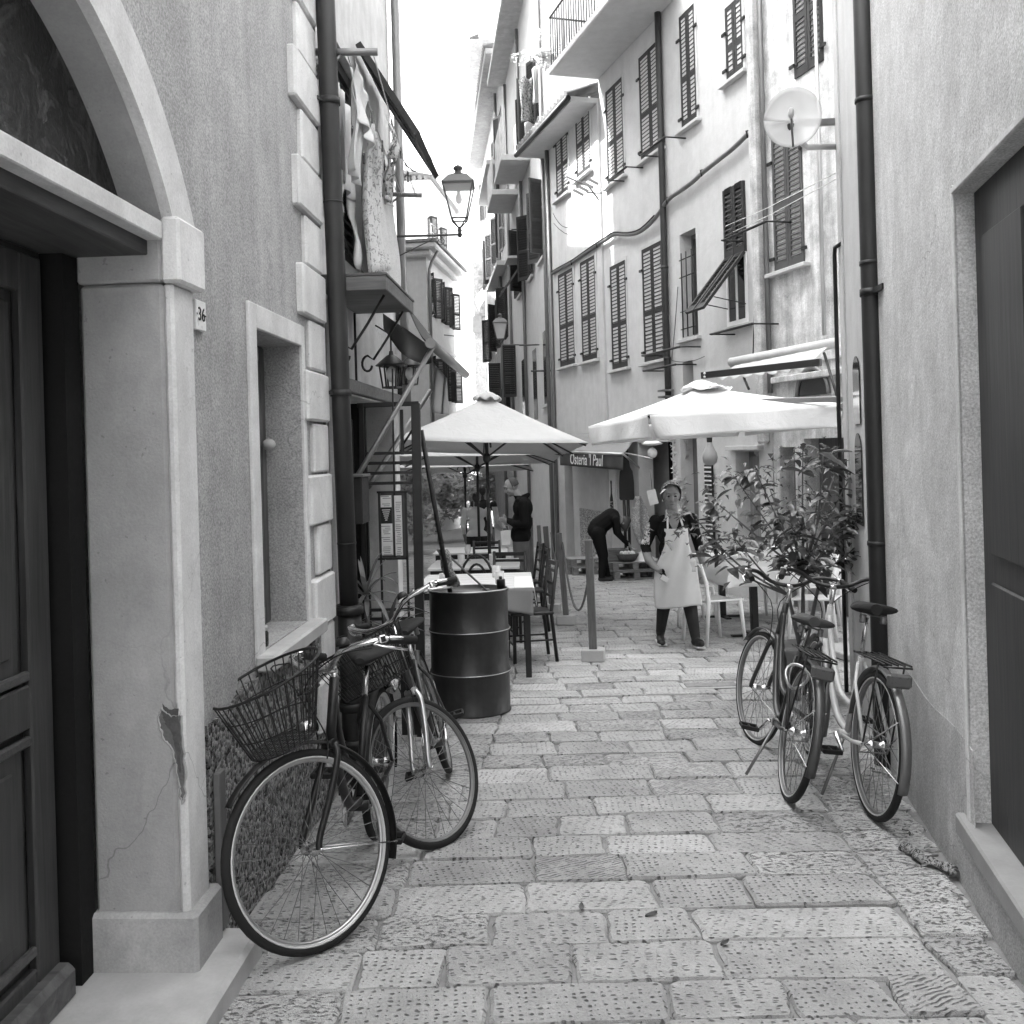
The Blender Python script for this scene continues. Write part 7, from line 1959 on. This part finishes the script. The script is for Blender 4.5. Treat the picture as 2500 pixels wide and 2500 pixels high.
# --- woman bending over the pallets
bx2, by2 = 1.50, 15.9
bw_ = thing('person', 'person in black clothes bending far over the pallets', 'person', (bx2, by2, gz(by2)), local=True); bw_.location = (bx2, by2, gz(by2))
b = MB()
b.ell((-.10, 0, .86), (.17, .18, .16)); cone(b, (-.08, 0, .92), (.14, 0, 1.08), .16, .15); b.ell((.18, 0, 1.07), (.13, .19, .11), Matrix.Rotation(rad(20), 3, 'Y'))
cone(b, (.24, 0, 1.07), (.31, -.01, 1.0), .06, .055)
bq, bR = head(b, (.36, -.02, .955), (.62, -.25, -.75), (.7, 0, .6), 1.0)
for sy in (-1, 1):
    limb(b, [(.20, sy * .19, 1.05), (.24, sy * .20, .80), (.38, sy * .14, .64), (.42, sy * .12, .60)], [.062, .052, .042, .03])
    hand(b, (.42, sy * .12, .60), (.6, -sy * .2, -.7), (.3, -sy, 0), .95, .6)
    limb(b, [(-.10, sy * .09, .82), (-.02, sy * .10, .45), (.0 + .06 * sy, sy * .10, .09)], [.13, .085, .052])
    cone(b, (-.02 + .06 * sy, sy * .10, .05), (.16 + .06 * sy, sy * .10, .035), .042, .035)
def bz(c, n):
    if c.x > .275 and c.z > .84: return 0
    if c.x > .40 and c.z < .65: return 0
    if c.z < .07: return 2
    return 1
bd = body_mesh('body', b, bz, [M_SKIN, M_BLK, M_SHOE], bw_, .010)
def bh(a, b_):
    th = (a - .5) * 2 * math.pi * .72; ph = b_ * 2.0
    p = bq(.082 * math.sin(ph) * math.sin(th), -.10 * math.sin(ph) * math.cos(th) - .008, .106 * math.cos(ph) + .022); p.z -= .20 * max(0, b_ - .55); return p
MB().sheet(bh, 22, 16, .012).build('hair', M_HAIRB, bd)
# --- people further down the lane
def walker(lab, x, y, s, rz, mats, stride=.12, bend=0.0, arms=(0, 0), hairm=None):
    t = thing('person', lab, 'person', (x, y, gz(y)), local=True); t.location = (x, y, gz(y)); t.rotation_euler = (0, 0, rz); t.scale = (s, s, s)
    b = MB()
    b.ell((0, 0, .95), (.16, .12, .15)); b.ell((0, 0, 1.15), (.155, .105, .18)); b.ell((0, 0, 1.34), (.19, .11, .12))
    cone(b, (0, 0, 1.40), (0, -.02, 1.52), .055, .052); q, R_ = head(b, (0, -.02, 1.62), (0, -1, -.1))
    for sx, k in ((-1, 0), (1, 1)):
        sw = arms[k]
        limb(b, [(sx * .21, 0, 1.40), (sx * .25, .03 - sw * .3, 1.12), (sx * .24, -.05 - sw, .90)], [.058, .048, .034]); hand(b, (sx * .24, -.05 - sw, .90), (0, -.2 - sw, -1), (-sx * .2, -1, 0), 1.0, .5)
        yy_ = stride * sx; limb(b, [(sx * .09, 0, .92), (sx * .095, -.03 + yy_ * .6, .50), (sx * .095, .03 + yy_, .09)], [.115, .075, .05]); cone(b, (sx * .095, .05 + yy_, .05), (sx * .10, -.14 + yy_, .04), .043, .036)
    def z(c, n):
        if c.z > 1.475: return 4 if (c.y > .02 or c.z > 1.67) else 0
        if abs(c.x) > .19 and c.z < .95: return 0
        if abs(c.x) > .20 and c.z < 1.35: return 2
        if c.z > .93: return 1
        return 3
    bd = body_mesh('body', b, z, mats + [hairm or M_HAIR], t, .012, 4)
    return t
p = G(1118, 1279)
walker('person in a black waistcoat and trousers at the end of the lane', p.x, p.y, 1.0, rad(5), [M_SKIN, M_BLK, M_WHITEC, M_DARKC], .16)
walker('person in white shirt seen from behind between the parasol poles', -.62, 15.6, .90, rad(180), [M_SKIN, M_WHITEC, M_WHITEC, M_DARKC], .05, 0, (.2, .2))
walker('person in grey waistcoat and white sleeves leaning over the terrace tables', -.52, 16.2, .97, rad(150), [M_SKIN, M_DARKC, M_WHITEC, M_JEAN], .05, 0, (.3, .1))
# ------------------------------------------------------------------ small things on the paving
rs = random.Random(21)
def fallen_leaf(lab, x, y, s, rz, mt):
    vs, fs = [], []
    n = 6
    m_ = MB()
    pts = []
    for i in range(n + 1):
        t_ = i / n; w_ = s * .2 * math.sin(math.pi * t_) * (1 + .2 * rs.uniform(-1, 1))
        pts.append((t_, w_))
    def f(a, b):
        i = min(int(a * n), n); t_, w_ = pts[i]; u_, v_ = (t_ - .5) * s, (b - .5) * 2 * w_
        x_ = x + u_ * math.cos(rz) - v_ * math.sin(rz); y_ = y + u_ * math.sin(rz) + v_ * math.cos(rz)
        return V((x_, y_, gz(y_) + .009 + .006 * abs(b - .5) * 2 + .004 * t_ * t_))
    m_.sheet(f, n, 4, .0015)
    tag(m_.build('fallen_leaf', mt), lab, 'leaf', 'litter on the paving')
dl = leafmat('leaf_dry', .10, .1, .6); dl2 = leafmat('leaf_dry_pale', .32, .1, .6)
spots = [(1590, 2240, 'long dry leaf curled near the middle of the foreground paving', .07), (1420, 2222, 'dry leaf caught in the open joint of the foreground paving', .07), (1770, 2310, 'dry leaf at the bottom of the foreground paving', .06)]
for (px, py, lb, s) in spots:
    c = G(px, py); fallen_leaf(lb, c.x, c.y, s * .75, rs.uniform(0, 3), dl)
for k in range(16):
    px, py = rs.choice(((2170, 1990), (2190, 2030), (2110, 1900), (2260, 2080), (2320, 2150), (2050, 1960), (2240, 1960)))
    c = G(px + rs.uniform(-50, 45), py + rs.uniform(-40, 50))
    if c.x > 1.675 + .213 * (c.y - 3.5) - .05: c.x = 1.675 + .213 * (c.y - 3.5) - .06
    fallen_leaf('small dry leaf drifted against the foot of the right wall', c.x, c.y, rs.uniform(.02, .055), rs.uniform(0, 3), dl2 if rs.random() < .6 else dl)
c = G(2285, 2110)
t = thing('crushed_wrapper', 'crumpled striped wrapper lying by the right wall', 'litter', (c.x, c.y, gz(c.y)), 'litter on the paving')
def wr(a, b):
    x_, y_ = c.x - .03 + .015 * math.sin(a * 9) + (b - .5) * .05, c.y - .14 + .28 * a; return V((x_ + .10 * (.5 - a), y_, gz(y_) + .012 + .022 * math.sin(b * math.pi) + .006 * math.sin(a * 25 + b * 6)))
MB().sheet(wr, 26, 6, .002).build('foil', cloth('wrapper', .30, .2, (60, .5, .15), 0), t)

# ------------------------------------------------------------------ loose wires
def wire(lab, pts, r=.006, sag=.1):
    p = []
    for a, b in zip(pts, pts[1:]): p += catn(a, b, sag, 8)[:-1]
    p.append(pts[-1]); tag(MB().tube(p, r, 5).build('wire', M_IRON), lab, 'wire')
uw = lambda px, py, v=.03: FM(FM.hit(px, py, v)[0], v, FM.hit(px, py, v)[1])
wire('slack wire looping across the white wall under the antenna', [uw(1350, 520), uw(1400, 545), uw(1462, 500)], .008, .18)
wire('second slack wire looping below the first on the white wall', [uw(1352, 545), uw(1465, 515)], .008, .35)
wire('wire strung across the lane below the awning bar', [P(1085, 818, 9.0), P(1165, 812, 30)], .006, .05)
wire('thin wire strung across the sky gap above the parasol', [P(1100, 905, 9.0), P(1168, 908, 34)], .006, .05)
wire('wire dropping beside the concrete duct on the right', [uw(1852, 330), uw(1846, 600), uw(1838, 880)], .008, .0)
wire('pale wire along the wall left of the barred window', [uw(1655, 700), uw(1640, 880), uw(1720, 870)], .006, .05)
wire('cable running down the wall past the closed lower shutters', [uw(1462, 600), uw(1468, 760), uw(1475, 960)], .010, .0)
wire('cord hanging from the outer rod of the washing lines', [P(988, 395, 7.0), P(1000, 410, 7.0), P(1016, 417, 7.0)], .006, .01)
wire('cable crossing above the cafe canopy', [FL(1.75, .01, 3.0), FL(2.4, .01, 2.75), FL(3.2, .01, 2.85)], .006, .06)
